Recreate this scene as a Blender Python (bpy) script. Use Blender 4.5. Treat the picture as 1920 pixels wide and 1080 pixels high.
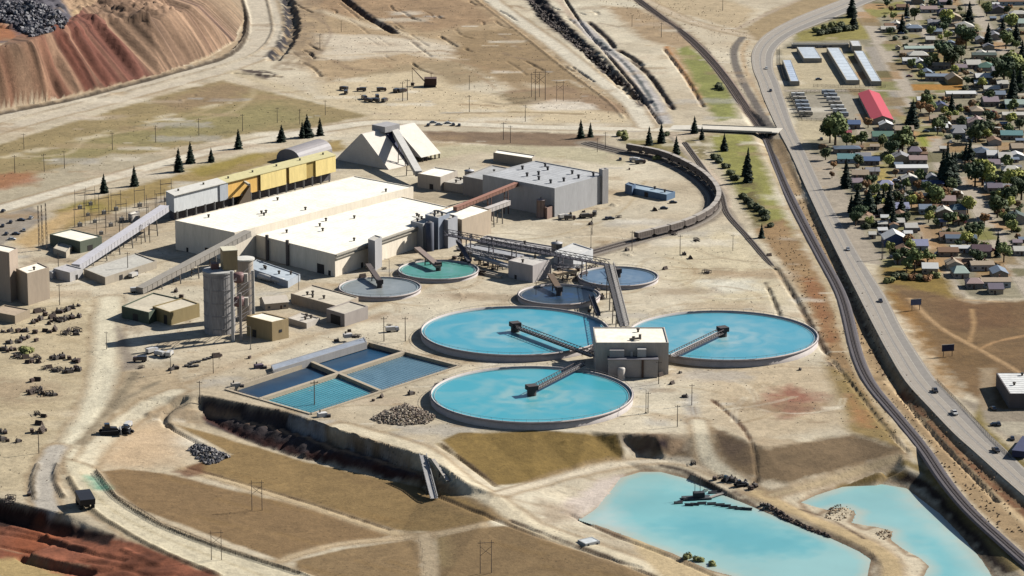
import bpy, math, random
import numpy as np
from mathutils import Vector, Matrix
from mathutils.geometry import delaunay_2d_cdt
# ------------------------------------------------------------------ camera, sky, sun, exposure
for o in list(bpy.data.objects): bpy.data.objects.remove(o)
scn = bpy.context.scene
C = scn.collection
F = 6073.0; PITCH = math.radians(14.3); H = 446.0          # focal length in photo pixels, tilt, height of the aircraft
cam = bpy.data.objects.new('camera', bpy.data.cameras.new('camera')); C.objects.link(cam)
cam.location = (0, 0, H); cam.rotation_euler = (math.radians(90) - PITCH, 0, 0)
cam.data.sensor_width = 36; cam.data.lens = F / 1920 * 36; cam.data.clip_start = 10; cam.data.clip_end = 20000
scn.camera = cam
SUN_AZ = Vector((0.906, 0.423, 0)).normalized(); SUN_EL = math.radians(35)
w = bpy.data.worlds.new('World'); scn.world = w; w.use_nodes = True
nt = w.node_tree; nt.nodes.clear()
sky = nt.nodes.new('ShaderNodeTexSky'); sky.sky_type = 'NISHITA'; sky.sun_disc = False
sky.sun_elevation = SUN_EL; sky.sun_rotation = math.atan2(SUN_AZ.x, SUN_AZ.y); sky.altitude = 1700
bg = nt.nodes.new('ShaderNodeBackground'); bg.inputs[1].default_value = 0.05
wo = nt.nodes.new('ShaderNodeOutputWorld'); nt.links.new(sky.outputs[0], bg.inputs[0]); nt.links.new(bg.outputs[0], wo.inputs[0])
sl = bpy.data.lights.new('sun', 'SUN'); sl.energy = 5.0; sl.angle = math.radians(0.5); sl.color = (1, 0.97, 0.915)
sun = bpy.data.objects.new('sun', sl); C.objects.link(sun)
sdir = SUN_AZ * math.cos(SUN_EL) + Vector((0, 0, math.sin(SUN_EL)))
sun.rotation_euler = sdir.to_track_quat('Z', 'Y').to_euler(); sun.location = (300, 1800, 600)
scn.view_settings.view_transform = 'Standard'; scn.view_settings.look = 'None'
scn.view_settings.gamma = 1; scn.view_settings.exposure = 1.36
scn.cycles.max_bounces = 5; scn.cycles.diffuse_bounces = 2

RND = random.Random(7)
NR = np.random.RandomState(11)
K = 0.35                                                     # photo colour of sunlit flat surface -> albedo
def lin(c):
    return tuple((v / 255 / 12.92) if v / 255 <= 0.04045 else ((v / 255 + 0.055) / 1.055) ** 2.4 for v in c)
def alb(c, k=K): return tuple(min(0.85, v * k) for v in lin(c))
# ------------------------------------------------------------------ picture point -> place on a level
sp, cp = math.sin(PITCH), math.cos(PITCH)
def ray(px, py):
    u = (px - 960) / F; v = (540 - py) / F
    return np.array([u, cp + v * sp, -sp + v * cp])
def P(px, py, z=0.0):
    d = ray(px, py); t = (z - H) / d[2]
    return Vector((d[0] * t, d[1] * t, z))
def to_px(p):
    x, y, z = p[0], p[1], p[2] - H
    t = y * cp - z * sp
    return (960 + F * x / t, 540 - F * (y * sp + z * cp) / t)
def ppm(py): return 3.8 * (py + 1008) / 1748
# ------------------------------------------------------------------ noise
def vnoise(X, Y, scale, seed=0):
    r = np.random.RandomState(seed); T = r.rand(256, 256).astype(np.float32)
    x = X / scale + 1000.0; y = Y / scale + 1000.0
    xi = np.floor(x).astype(int); yi = np.floor(y).astype(int)
    fx = x - xi; fy = y - yi; fx = fx * fx * (3 - 2 * fx); fy = fy * fy * (3 - 2 * fy)
    a = T[xi & 255, yi & 255]; b = T[(xi + 1) & 255, yi & 255]; c = T[xi & 255, (yi + 1) & 255]; d = T[(xi + 1) & 255, (yi + 1) & 255]
    return ((a * (1 - fx) + b * fx) * (1 - fy) + (c * (1 - fx) + d * fx) * fy) * 2 - 1
def fnoise(X, Y, scale, seed=0, octs=3):
    s = 0; a = 1; t = 0
    for k in range(octs):
        s = s + a * vnoise(X, Y, scale / 2 ** k, seed + k * 17); t += a; a *= 0.55
    return s / t
# ------------------------------------------------------------------ terrain: break lines (picture x, y, level in metres)
BR = []; SW = 0.62; WATER = -18 * SW
def br(*pts): BR.append([(a, b, z * (SW if z < -1 and a > 880 and b > 700 else 1)) for a, b, z in pts])
def lv(z, *pts): br(*[(a, b, z) for a, b in pts])
# mine dump, top left
lv(2, (-260, 262), (0, 208), (100, 188), (200, 165), (300, 140), (390, 108), (440, 78), (458, 40), (455, -30), (450, -140))
br((-260, 125, 46), (-100, 98, 46), (0, 86, 46), (50, 78, 46), (110, 56, 45), (160, 42, 43), (200, 38, 40), (280, 38, 37), (340, 30, 32), (385, 8, 25), (402, -30, 22), (400, -130, 22))
br((-200, 10, 52), (0, -10, 56), (80, 5, 55), (180, -20, 50), (300, -60, 46))
# plant platform and its two-tier bank
br((250, 745, -1.5), (320, 742, -1), (372, 740, 0), (450, 755, 0), (533, 772, 0), (640, 808, 0), (715, 832, 0), (790, 853, 0), (840, 882, -1.2), (873, 903, -3))
br((380, 768, -6), (450, 783, -6.5), (533, 802, -7), (640, 838, -7), (715, 860, -7), (790, 882, -6.8), (855, 904, -5))
br((383, 777, -6.2), (450, 792, -6.8), (533, 814, -7.2), (640, 850, -7.2), (715, 870, -7.2), (790, 891, -7), (858, 912, -5.5))
br((385, 794, -11), (467, 828, -12), (550, 855, -12), (640, 876, -12), (797, 915, -10.5), (870, 929, -7.5))
br((313, 790, -7), (330, 760, -4), (345, 765, -4))
br((205, 600, 0), (195, 680, -1), (185, 760, -3), (130, 850, -6), (155, 900, -8), (220, 975, -10), (420, 1050, -13), (620, 1120, -15))
br((0, 600, 0), (0, 720, -2), (0, 800, -4), (0, 900, -7))
br((200, 880, -9), (350, 880, -10.5), (560, 945, -12.5), (750, 1000, -14), (560, 1040, -13.5))
br((900, 985, -14), (820, 1110, -15), (1200, 1110, -17))
# pit edge bottom left
lv(-9, (-120, 915), (0, 935), (80, 955), (130, 965))
lv(-10, (150, 975), (215, 1003))
br((-120, 962, -16), (0, 968, -16), (85, 990, -16), (140, 1008, -15), (200, 1022, -12.5))
br((240, 1015, -11), (330, 1055, -12.5), (460, 1115, -14))
lv(-15, (50, 1040), (120, 1055), (170, 1060)); lv(-18, (45, 1052), (100, 1068), (150, 1080))
# road down from the platform and the grass bank under the front tank
br((873, 903, -3), (925, 925, -8), (1000, 985, -14), (1150, 1040, -16.5), (1290, 1080, -17))
br((820, 832, 0), (850, 812, 0), (900, 807, 0), (1000, 808, 0), (1100, 808, 0), (1160, 812, 0), (1230, 815, 0), (1300, 812, -1), (1330, 800, -1), (1380, 815, -1.2), (1430, 838, -1.5), (1470, 832, -1.5), (1540, 816, -1.5), (1600, 812, -1.5), (1650, 822, -2), (1685, 838, -2.5))
br((935, 912, -14), (1000, 904, -15.5), (1080, 886, -15.5), (1170, 864, -15.5), (1200, 856, -15), (1250, 863, -15), (1300, 870, -14), (1340, 882, -13.5), (1372, 893, -13), (1430, 906, -13), (1480, 908, -12.5), (1550, 890, -12), (1620, 870, -10), (1690, 850, -4.5))
# pond rims (water at -18)
POND1 = [(1085, 975), (1120, 950), (1140, 925), (1165, 895), (1200, 884), (1240, 884), (1290, 897), (1345, 922), (1400, 945), (1440, 962), (1500, 985), (1560, 1010), (1610, 1033), (1634, 1050), (1628, 1075), (1620, 1125), (1480, 1125), (1400, 1088), (1330, 1068), (1260, 1038), (1200, 1015), (1140, 992)]
POND2 = [(1500, 942), (1530, 928), (1580, 912), (1620, 903), (1660, 901), (1700, 915), (1722, 932), (1762, 962), (1800, 1000), (1840, 1048), (1862, 1080), (1890, 1125), (1725, 1125), (1728, 1085), (1741, 1062), (1722, 1045), (1700, 1040), (1690, 1028), (1670, 1012), (1674, 996), (1642, 988), (1622, 993), (1598, 980), (1606, 960), (1585, 950), (1552, 956), (1530, 966), (1510, 955)]
br(*[(a, b, -18) for a, b in POND1 + POND1[:1]]); br(*[(a, b, -18) for a, b in POND2 + POND2[:1]])
lv(-21, (1180, 920), (1240, 910), (1320, 930), (1420, 975), (1540, 1020), (1600, 1045), (1590, 1100), (1450, 1095), (1320, 1045), (1200, 995), (1150, 970))
lv(-21, (1540, 940), (1640, 920), (1690, 930), (1750, 985), (1820, 1070), (1850, 1115), (1760, 1115), (1760, 1055), (1700, 1015), (1640, 970), (1560, 945))
br((1215, 872, -15), (1260, 872, -15), (1300, 884, -15), (1352, 916, -15.2), (1415, 932, -15.6), (1500, 972, -16), (1570, 1002, -16), (1630, 1030, -16), (1655, 1060, -16), (1640, 1120, -16))
br((1455, 935, -15.6), (1520, 975, -16), (1590, 1003, -16), (1655, 1028, -16), (1690, 1055, -16), (1700, 1120, -16))
br((1500, 925, -14.5), (1580, 897, -12), (1650, 882, -9.5), (1700, 880, -9), (1735, 893, -10.5), (1785, 935, -11.2), (1832, 985, -11.5), (1882, 1042, -11.5), (1925, 1090, -11.5))
br((1300, 890, -14.2), (1372, 905, -14.5), (1430, 920, -15), (1480, 918, -14))
# railway bed
br((1398, 200, 0), (1414, 228, -2.5), (1434, 262, -3), (1448, 296, -1.5), (1475, 360, 0), (1538, 480, 0), (1580, 560, 0), (1604, 660, 0), (1632, 720, -.5), (1672, 770, -2), (1730, 840, -4), (1770, 900, -6), (1820, 960, -8), (1885, 1020, -9.5), (1960, 1085, -10))
br((1384, 202, .6), (1400, 232, .6), (1420, 268, .4), (1434, 300, 0)); br((1408, 190, .6), (1426, 218, 1), (1446, 248, .8))
# highway bank: top edge, toe
HWL = [(1700, -40), (1600, -8), (1540, 14), (1500, 30), (1455, 52), (1425, 74), (1410, 100), (1412, 130), (1422, 155), (1432, 185), (1457, 240), (1483, 290), (1510, 350), (1540, 415), (1573, 482), (1610, 556), (1640, 615), (1664, 660), (1698, 716), (1745, 768), (1790, 815), (1827, 848), (1887, 902), (1960, 965)]
HWR = [(1720, -20), (1640, 2), (1585, 26), (1540, 44), (1500, 60), (1470, 78), (1452, 100), (1450, 130), (1460, 155), (1470, 185), (1488, 240), (1512, 290), (1540, 350), (1575, 415), (1612, 482), (1660, 556), (1690, 615), (1718, 660), (1757, 716), (1808, 768), (1855, 815), (1890, 848), (1945, 902), (2020, 965)]
HZ = [3, 3, 3, 3, 2.5, 2, 1.5, 1.5, 1.5, 1.5, 2, 2.2, 2.5, 2.8, 3, 3.2, 3.2, 2.8, 2, 1, 0, -.8, -1.9, -3.1]
for E_ in (HWL, HWR): br(*[(a, b, z / (SW if z < -1 else 1)) for (a, b), z in zip(E_, HZ)])
br((1450, 262, 0), (1476, 310, .2), (1501, 362, .2), (1531, 425, 0), (1564, 492, 0), (1592, 556, -1), (1620, 615, -1.3), (1646, 665, -1.2), (1682, 722, -1), (1730, 775, -1.5), (1778, 822, -3), (1815, 858, -5), (1870, 912, -7), (1950, 980, -9))
br((1620, 100, 2), (1700, 240, 2.5), (1760, 400, 3), (1800, 520, 3), (1900, 700, 2), (1960, 860, 0))
# far frame of the sheet
for q in ((-300, -160, 20), (0, -160, 50), (250, -160, 40), (700, -160, 4), (1100, -160, 4), (1500, -160, 4), (2200, -160, 6), (-300, 400, 0), (-300, 700, 0), (-300, 1000, -12), (-300, 1200, -16), (300, 1200, -16), (800, 1200, -17), (1300, 1200, -18), (1800, 1200, -13), (2200, 1200, -8), (2200, 300, 3), (2200, 700, 2),
          (700, 20, 2), (900, 60, 1), (1000, 190, 0), (700, 230, 0), (500, 300, 0), (300, 420, 0), (800, 480, 0), (1000, 700, 0), (1100, 350, 0), (1300, 600, 0), (1250, 100, 2), (1500, 650, -.5), (600, 620, 0), (400, 680, 0), (700, 780, 0), (1350, 760, -.5), (1500, 760, -1), (100, 500, 0)):
    br(q)
vs = []; es = []; zs = []
for line in BR:
    prev = None
    for a, b, z in line:
        p = P(a, b, z); key = None
        for i, q in enumerate(vs):
            if (q - p.xy).length < 0.5: key = i
        if key is None: vs.append(p.xy.copy()); zs.append(z); key = len(vs) - 1
        if prev is not None and prev != key: es.append((prev, key))
        prev = key
for x, y, z in ((-7000, -3000, -20), (7000, -3000, -20), (7000, 14000, 10), (-7000, 14000, 10)): vs.append(Vector((x, y))); zs.append(z)
V2, E2, F2, OV, OE, OF = delaunay_2d_cdt(vs, es, [], 0, 1e-3)
Z2 = [zs[o[0]] if o else None for o in OV]
for i, z in enumerate(Z2):
    if z is None:
        nb = [Z2[b if a == i else a] for a, b in E2 if i in (a, b) and Z2[b if a == i else a] is not None]
        Z2[i] = sum(nb) / len(nb) if nb else 0
# sheet lines: dense where the photograph looks, wide towards the horizon
ext = np.cumsum(np.geomspace(4, 1500, 18))
XS = np.concatenate([-(430 + ext[::-1]), np.arange(-430, 470.1, 1.0), 470 + ext])
ymid = [1190.0]
while ymid[-1] < 2880: ymid.append(ymid[-1] + 0.9 + (ymid[-1] - 1190) * 0.0008)
YS = np.concatenate([ymid[0] - ext[::-1][-16:], np.array(ymid), ymid[-1] + ext])
GX, GY = np.meshgrid(XS, YS, indexing='ij'); GZ = np.zeros_like(GX)
for f in F2:
    for k in range(1, len(f) - 1):
        a, b, c = V2[f[0]], V2[f[k]], V2[f[k + 1]]; za, zb, zc = Z2[f[0]], Z2[f[k]], Z2[f[k + 1]]
        i0 = np.searchsorted(XS, min(a.x, b.x, c.x) - .01); i1 = np.searchsorted(XS, max(a.x, b.x, c.x) + .01)
        j0 = np.searchsorted(YS, min(a.y, b.y, c.y) - .01); j1 = np.searchsorted(YS, max(a.y, b.y, c.y) + .01)
        if i0 >= i1 or j0 >= j1: continue
        X = GX[i0:i1, j0:j1]; Y = GY[i0:i1, j0:j1]
        dt = (b.y - c.y) * (a.x - c.x) + (c.x - b.x) * (a.y - c.y)
        if abs(dt) < 1e-9: continue
        l1 = ((b.y - c.y) * (X - c.x) + (c.x - b.x) * (Y - c.y)) / dt; l2 = ((c.y - a.y) * (X - c.x) + (a.x - c.x) * (Y - c.y)) / dt
        l3 = 1 - l1 - l2; m = (l1 > -1e-5) & (l2 > -1e-5) & (l3 > -1e-5)
        GZ[i0:i1, j0:j1][m] = (l1 * za + l2 * zb + l3 * zc)[m]
N12 = fnoise(GX, GY, 14, 3); N4 = fnoise(GX, GY, 4.5, 5, 2); N50 = fnoise(GX, GY, 60, 9)
gx, gy = np.gradient(GZ, XS, YS); SL = np.clip(np.hypot(gx, gy), 0, 2)
# gullies down the mine dump
ta = P(0, 208, 2); tb = P(390, 108, 2); td = (tb - ta).normalized(); along = (GX - ta.x) * td.x + (GY - ta.y) * td.y
inm = (GX < -150) & (GY > 2000) & (GZ > 2.5) & (GZ < 46); fr = np.clip((GZ - 2) / 42, 0, 1)
wgt = np.where(inm, np.sin(np.pi * np.clip(fr, 0, 1)) ** 0.6, 0)
A1 = along + 5 * fr
g1 = np.abs(vnoise(A1, A1 * 0, 22, 31)); g2 = np.abs(vnoise(A1, A1 * 0, 9, 32)); g3 = np.abs(vnoise(A1, A1 * 0, 4, 33))
fade = np.clip(1.25 - along / 420, .45, 1.1)
GZ += wgt * fade * (g1 * 11 + g2 * 7 + g3 * 3 - 5.5)
rough = np.clip((SL - .22) * 1.6, 0, 1) * (~inm) * np.where(GX > 95, .35, 1)
GZ += rough * (N4 * .7 + N12 * .5) + (GZ < 500) * N12 * .10
GZ += np.where((GX < -250) & (GY > 2330) & (GZ > 38), np.abs(N12) * 5 + np.abs(N4) * 3, 0)
def inside(poly, X, Y):
    r = np.zeros(np.shape(X), bool); n = len(poly)
    for i in range(n):
        x1, y1 = poly[i][:2]; x2, y2 = poly[(i + 1) % n][:2]
        c = ((y1 > Y) != (y2 > Y)) & (X < (x2 - x1) * (Y - y1) / ((y2 - y1) or 1e-9) + x1); r ^= c
    return r
BASIN = [P(424, 731), P(583, 777), P(862, 687), P(692, 643)]
def hz(x, y):
    i = np.clip(np.searchsorted(XS, x) - 1, 0, len(XS) - 2); j = np.clip(np.searchsorted(YS, y) - 1, 0, len(YS) - 2)
    fx = (x - XS[i]) / (XS[i + 1] - XS[i]); fy = (y - YS[j]) / (YS[j + 1] - YS[j])
    return (GZ[i, j] * (1 - fx) + GZ[i + 1, j] * fx) * (1 - fy) + (GZ[i, j + 1] * (1 - fx) + GZ[i + 1, j + 1] * fx) * fy
LEVELS = np.linspace(62, -24, 260)
def G(px, py):
    d = ray(px, py); t = (LEVELS - H) / d[2]; x = d[0] * t; y = d[1] * t
    df = LEVELS - hz(x, y); k = np.argmax(df <= 0)
    if k == 0 or df[k] > 0: return P(px, py, 0)
    a = df[k - 1] / (df[k - 1] - df[k]); z = LEVELS[k - 1] + a * (LEVELS[k] - LEVELS[k - 1])
    return P(px, py, float(z))
def gz(p): return float(hz(np.array(p[0]), np.array(p[1])))
def dist_poly(pts, X, Y, closed):
    d = np.full(X.shape, 1e9); n = len(pts)
    for i in range(n if closed else n - 1):
        ax, ay = pts[i]; bx, by = pts[(i + 1) % n]; vx, vy = bx - ax, by - ay; L = vx * vx + vy * vy + 1e-9
        t = np.clip(((X - ax) * vx + (Y - ay) * vy) / L, 0, 1)
        d = np.minimum(d, (X - ax - t * vx) ** 2 + (Y - ay - t * vy) ** 2)
    return np.sqrt(d)
def smooth(pts, n=4):
    out = []
    for i in range(len(pts) - 1):
        p0 = pts[max(i - 1, 0)]; p1 = pts[i]; p2 = pts[i + 1]; p3 = pts[min(i + 2, len(pts) - 1)]
        for k in range(n):
            t = k / n
            out.append(tuple(.5 * ((2 * p1[j]) + (-p0[j] + p2[j]) * t + (2 * p0[j] - 5 * p1[j] + 4 * p2[j] - p3[j]) * t * t + (-p0[j] + 3 * p1[j] - 3 * p2[j] + p3[j]) * t ** 3) for j in range(len(p1))))
    out.append(tuple(pts[-1])); return out
# ditches (down) and berms (up) pushed up by the graders
def dig(pts, w, depth, irr=.5):
    wp = [tuple(G(*p)[:2]) for p in smooth(pts)]; mg = w + 3
    i0 = np.searchsorted(XS, min(p[0] for p in wp) - mg); i1 = np.searchsorted(XS, max(p[0] for p in wp) + mg)
    j0 = np.searchsorted(YS, min(p[1] for p in wp) - mg); j1 = np.searchsorted(YS, max(p[1] for p in wp) + mg)
    if i0 >= i1 or j0 >= j1: return
    s = (slice(i0, i1), slice(j0, j1)); d = dist_poly(wp, GX[s], GY[s], False) + N4[s] * irr * w * .3
    k = np.clip(1.15 - d / (w / 2), 0, 1); GZ[s] = GZ[s] - depth * k * k * (3 - 2 * k) * (1 + irr * N12[s])
HA = [(-60, 230), (0, 213), (120, 190), (220, 165), (330, 135), (420, 108), (456, 78), (465, 40), (455, 0), (450, -30)]
HB = [(-60, 270), (0, 250), (100, 222), (230, 190), (330, 162), (440, 132), (500, 110), (530, 80), (528, 40), (515, 0), (510, -30)]
dig(HA, 5, -2.2); dig([(496, -20), (508, 30), (510, 62), (485, 95), (430, 118), (300, 155), (100, 205), (0, 232)], 3, -.9); dig([(530, -20), (546, 20), (549, 52), (536, 85), (512, 112)], 12, 4.5)
dig([(625, -20), (680, 25), (740, 62)], 8, 4); dig([(440, 137), (500, 142), (525, 144)], 5, 2)
dig([(992, -20), (1036, 36), (1092, 86), (1146, 138), (1208, 192)], 13, 4.5, .9); dig([(880, -10), (975, 62), (1060, 130), (1140, 190), (1170, 222)], 3, -.8)
dig([(1048, -20), (1090, 44), (1140, 103), (1190, 164), (1238, 232)], 3, 2); dig([(1062, 30), (1112, 76), (1172, 122), (1212, 178), (1240, 232)], 4, .6); dig([(1105, 42), (1140, 74), (1152, 90)], 5, 2); dig([(1186, 114), (1220, 145), (1262, 205)], 5, 2.2); dig([(1160, 95), (1180, 105), (1205, 122)], 5, 2)
dig([(1245, 92), (1285, 145), (1318, 200)], 4, 1.5); dig([(1560, 676), (1606, 733), (1656, 798), (1700, 846)], 3, 1); dig([(1200, 8), (1290, 66), (1330, 100)], 3, 1)
dig([(180, 884), (218, 932), (302, 984), (422, 1030), (562, 1074), (640, 1105)], 2.6, -.9, .2); dig([(130, 895), (170, 952), (250, 1005), (330, 1045), (410, 1078)], 3, -1.1); dig([(72, 870), (62, 900), (66, 935)], 3, -1.2); dig([(106, 870), (103, 900), (120, 932)], 3, -1.2)
dig([(790, 917), (860, 947), (1000, 1002), (1200, 1064)], 2.4, .9, .2); dig([(350, 877), (470, 911), (600, 951), (730, 994)], 1.8, .6, .2); dig([(958, 977), (1040, 1010), (1140, 1047), (1290, 1107)], 2, .8); dig([(822, 834), (872, 868), (928, 912)], 2.6, 1)
dig([(1335, 750), (1390, 800), (1415, 850), (1418, 905)], 2, .7); dig([(1070, 965), (1140, 1000), (1230, 1033), (1330, 1077), (1400, 1112)], 3, .9); dig([(315, 800), (306, 785), (320, 765), (345, 748)], 4, 1.5); dig([(315, 800), (370, 830), (390, 840)], 3, 1.4)
dig([(1440, 540), (1455, 575), (1466, 605)], 2.5, 1.2); dig([(1455, 503), (1500, 575), (1535, 640), (1552, 665)], 4, 1.3); dig([(1500, 320), (1545, 415), (1580, 495), (1618, 590), (1650, 670), (1700, 755), (1770, 835), (1870, 940)], 4, 1.6)
for q in (([(0, 1000), (70, 1012), (150, 1032), (230, 1050)], 4, .9), ([(40, 1046), (110, 1062), (170, 1076)], 5, 2.4), ([(0, 1024), (60, 1036)], 3, 1), ([(90, 1010), (160, 1030)], 5, -1.1), ([(150, 1050), (220, 1062), (280, 1080)], 4, .7), ([(20, 990), (90, 1006)], 4, -.9), ([(230, 1030), (300, 1060)], 4, -.7), ([(10, 975), (60, 990), (120, 1005)], 3, 1), ([(200, 1080), (330, 1078)], 5, .5)): dig(*q)
bk = [tuple(P(*q)[:2]) for q in ((372, 740, 0), (533, 771, 0), (640, 807, 0), (790, 852, 0), (873, 903, -3), (870, 929, -7.5), (797, 915, -10.5), (640, 876, -12), (550, 855, -12), (467, 828, -12), (385, 794, -11))]
mk = inside(bk, GX, GY); dk = np.clip(dist_poly(bk, GX, GY, True) / 3, 0, 1) if False else 1
al = (GX * .64 - GY * .77); GZ += np.where(mk, (np.abs(vnoise(al, GZ * 0, 5, 71)) * 1.6 + np.abs(vnoise(al, GZ * .8, 2.4, 72)) - 1.1), 0)
rr = random.Random(3)
for i in range(46):                                    # erosion rills in the open country
    x = rr.uniform(540, 1160); y = rr.uniform(0, 130); L_ = rr.uniform(8, 40); dig([(x, y), (x + L_ * .5 + rr.uniform(-6, 6), y + L_ * .35), (x + L_ * 1.1, y + L_ * rr.uniform(.4, .9))], rr.uniform(2, 4), rr.uniform(.5, 1.6), .9)
for i in range(50):                                    # spoil heaps and scraped hollows on the yard
    x = rr.uniform(0, 1560); y = rr.uniform(120, 860); dig([(x, y), (x + rr.uniform(-14, 14), y + rr.uniform(-3, 3))], rr.uniform(2, 5), rr.uniform(-1.3, .8), .9)
m = inside([(p.x, p.y) for p in BASIN], GX, GY); GZ[m] = -6
# ------------------------------------------------------------------ ground colours (soil, grass, gravel: where each material lies)
def LC(c): return np.array(alb(c), np.float32)
COL = np.empty(GX.shape + (3,), np.float32)
base = LC((222, 205, 173)); b2 = LC((196, 177, 148)); b3 = LC((238, 227, 202))
t1 = np.clip(N50 * .9 + .5, 0, 1)[..., None]; COL[:] = b2 * (1 - t1) + b3 * t1
N25 = fnoise(GX, GY, 26, 19, 4)[..., None]; COL[:] = (COL * .65 + base * .35) * (1 + .10 * np.clip(N25 * 2.2, -1, .7))
CLS = {}
def W2(pts): return [tuple(G(*p)[:2]) for p in pts]
def layer(pts, closed, col, w=0, soft=1.5, amp=1.5, a=1.0, var=.10, cls=None, zlim=None, world=False, speck=0, grow=0):
    wp = pts if world else W2(pts)
    if cls in ('dirt_road', 'haul_road', 'dirt_path'): layer(wp, closed, (172, 146, 112), w=w, soft=1.6, amp=amp + .8, a=.7, world=True, grow=1.6 if cls == 'dirt_path' else 3)
    mg = w + soft + amp + grow + 2
    i0 = np.searchsorted(XS, min(p[0] for p in wp) - mg); i1 = np.searchsorted(XS, max(p[0] for p in wp) + mg)
    j0 = np.searchsorted(YS, min(p[1] for p in wp) - mg); j1 = np.searchsorted(YS, max(p[1] for p in wp) + mg)
    if i0 >= i1 or j0 >= j1: return
    s = (slice(i0, i1), slice(j0, j1)); X = GX[s]; Y = GY[s]
    d = dist_poly(wp, X, Y, closed)
    if closed: d = np.where(inside(wp, X, Y), -d, d)
    else: d = d - w / 2
    d = d - grow + amp * (N12[s] * .6 + N4[s] * .6)
    m = np.clip(.5 - d / (2 * soft + .01), 0, 1)
    if speck: m = m * np.clip((N4[s] * .6 + N12[s] * .4 - (1 - 2 * speck) * .35) * 5 + .5, 0, 1)
    if cls:
        M = CLS.setdefault(cls, np.zeros(GX.shape, bool)); M[s] |= m > .5
    m = (m * a)[..., None]
    c = LC(col) * (1 + var * (N12[s] + N4[s] * .7))[..., None]
    COL[s] = COL[s] * (1 - m) + c * m
def poly(pts, col, **k): layer(pts, True, col, **k)
def line(pts, col, w=3, **k): layer(smooth(pts), False, col, w=w, **k)
def strip(A, B, col, **k): layer(A + B[::-1], True, col, **k)
GRASS = 'dry_grass'
# top middle country
poly([(560, -20), (900, -20), (1000, 60), (1100, 150), (1190, 210), (1150, 225), (1000, 190), (930, 150), (870, 120), (760, 130), (640, 180), (560, 120), (530, 60)], (190, 164, 128), soft=8, amp=8, var=.2)
poly([(560, -20), (860, -20), (930, 40), (800, 60), (700, 40), (600, 30)], (176, 146, 112), soft=8, amp=9, var=.25)
poly([(590, 62), (700, 66), (800, 76), (900, 96), (935, 104), (850, 116), (760, 100), (660, 112), (600, 112)], (226, 210, 184), soft=6, amp=8)
line([(600, 20), (680, 45), (760, 66), (900, 95), (960, 130), (1010, 165)], (220, 200, 168), w=9, soft=4, amp=3)
line([(520, 110), (620, 105), (760, 100), (900, 110)], (216, 196, 164), w=5, soft=3, amp=3)
poly([(860, 62), (960, 52), (1030, 100), (1110, 165), (1185, 207), (1120, 195), (1040, 160), (930, 150), (850, 112)], (168, 142, 106), soft=5, amp=6, var=.15, cls=GRASS)
poly([(630, 150), (750, 122), (860, 112), (925, 150), (800, 166), (700, 176)], (176, 154, 120), soft=6, amp=6)
poly([(940, 172), (1060, 160), (1180, 200), (1172, 216), (1010, 192)], (166, 138, 108), soft=4, amp=4, var=.2)
poly([(595, 160), (700, 140), (800, 130), (860, 170), (1000, 185), (1180, 218), (1190, 232), (700, 228), (620, 205)], (222, 202, 166), soft=6, amp=5)
poly([(930, 176), (1010, 170), (1020, 195), (960, 198)], (160, 140, 108), soft=4, amp=5)
poly([(980, 200), (1040, 186), (1110, 195), (1120, 205), (1010, 208)], (236, 222, 200), soft=4, amp=4)
line([(840, 213), (960, 210), (1090, 214)], (176, 154, 120), w=5, soft=2, amp=1)
line([(640, -10), (680, 25), (740, 60)], (92, 82, 76), w=7, soft=2, amp=3, speck=.8)
line([(590, 30), (620, 60), (600, 100)], (150, 128, 108), w=3, a=.6)
for x in (545, 560, 575, 592): line([(x, 0), (x + 12, 40), (x + 6, 90), (x - 30, 130)], (160, 138, 112), w=5, soft=3, amp=5, a=.7)
# left grass field
poly([(-60, 290), (150, 225), (300, 180), (420, 150), (470, 165), (560, 185), (690, 216), (600, 236), (450, 254), (330, 278), (230, 296), (120, 326), (60, 348), (-60, 362)], (168, 148, 106), soft=3, amp=4, var=.16, cls=GRASS)
poly([(40, 300), (300, 225), (520, 190), (600, 225), (400, 255), (150, 300)], (158, 148, 100), soft=14, amp=14, a=.7, var=.2)
poly([(300, 190), (420, 152), (470, 166), (420, 195), (330, 210)], (160, 132, 104), soft=8, amp=8, a=.6)
line([(130, 265), (300, 235), (420, 215), (470, 185), (475, 168)], (196, 176, 136), w=4, amp=2, soft=2, a=.8)
line([(20, 293), (120, 290), (160, 262), (205, 245)], (204, 186, 148), w=4, amp=4, soft=2, a=.8)
line([(260, 245), (380, 208), (450, 185)], (196, 176, 136), w=3, amp=2, soft=2, a=.6)
for x, y, r in ((170, 258, 9), (70, 282, 6), (20, 293, 6), (290, 227, 6), (310, 218, 6), (392, 200, 6)):
    line([(x - r * 2, y + 2), (x + r * 2, y - 3)], (214, 198, 164), w=8, soft=3, amp=4)
poly([(70, 326), (210, 288), (290, 290), (330, 300), (100, 378), (0, 402), (-60, 405), (-60, 375)], (194, 180, 152), soft=3, amp=2)
poly([(-60, 330), (60, 322), (70, 340), (-60, 372)], (176, 118, 84), soft=5, amp=6, a=.8)
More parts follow.
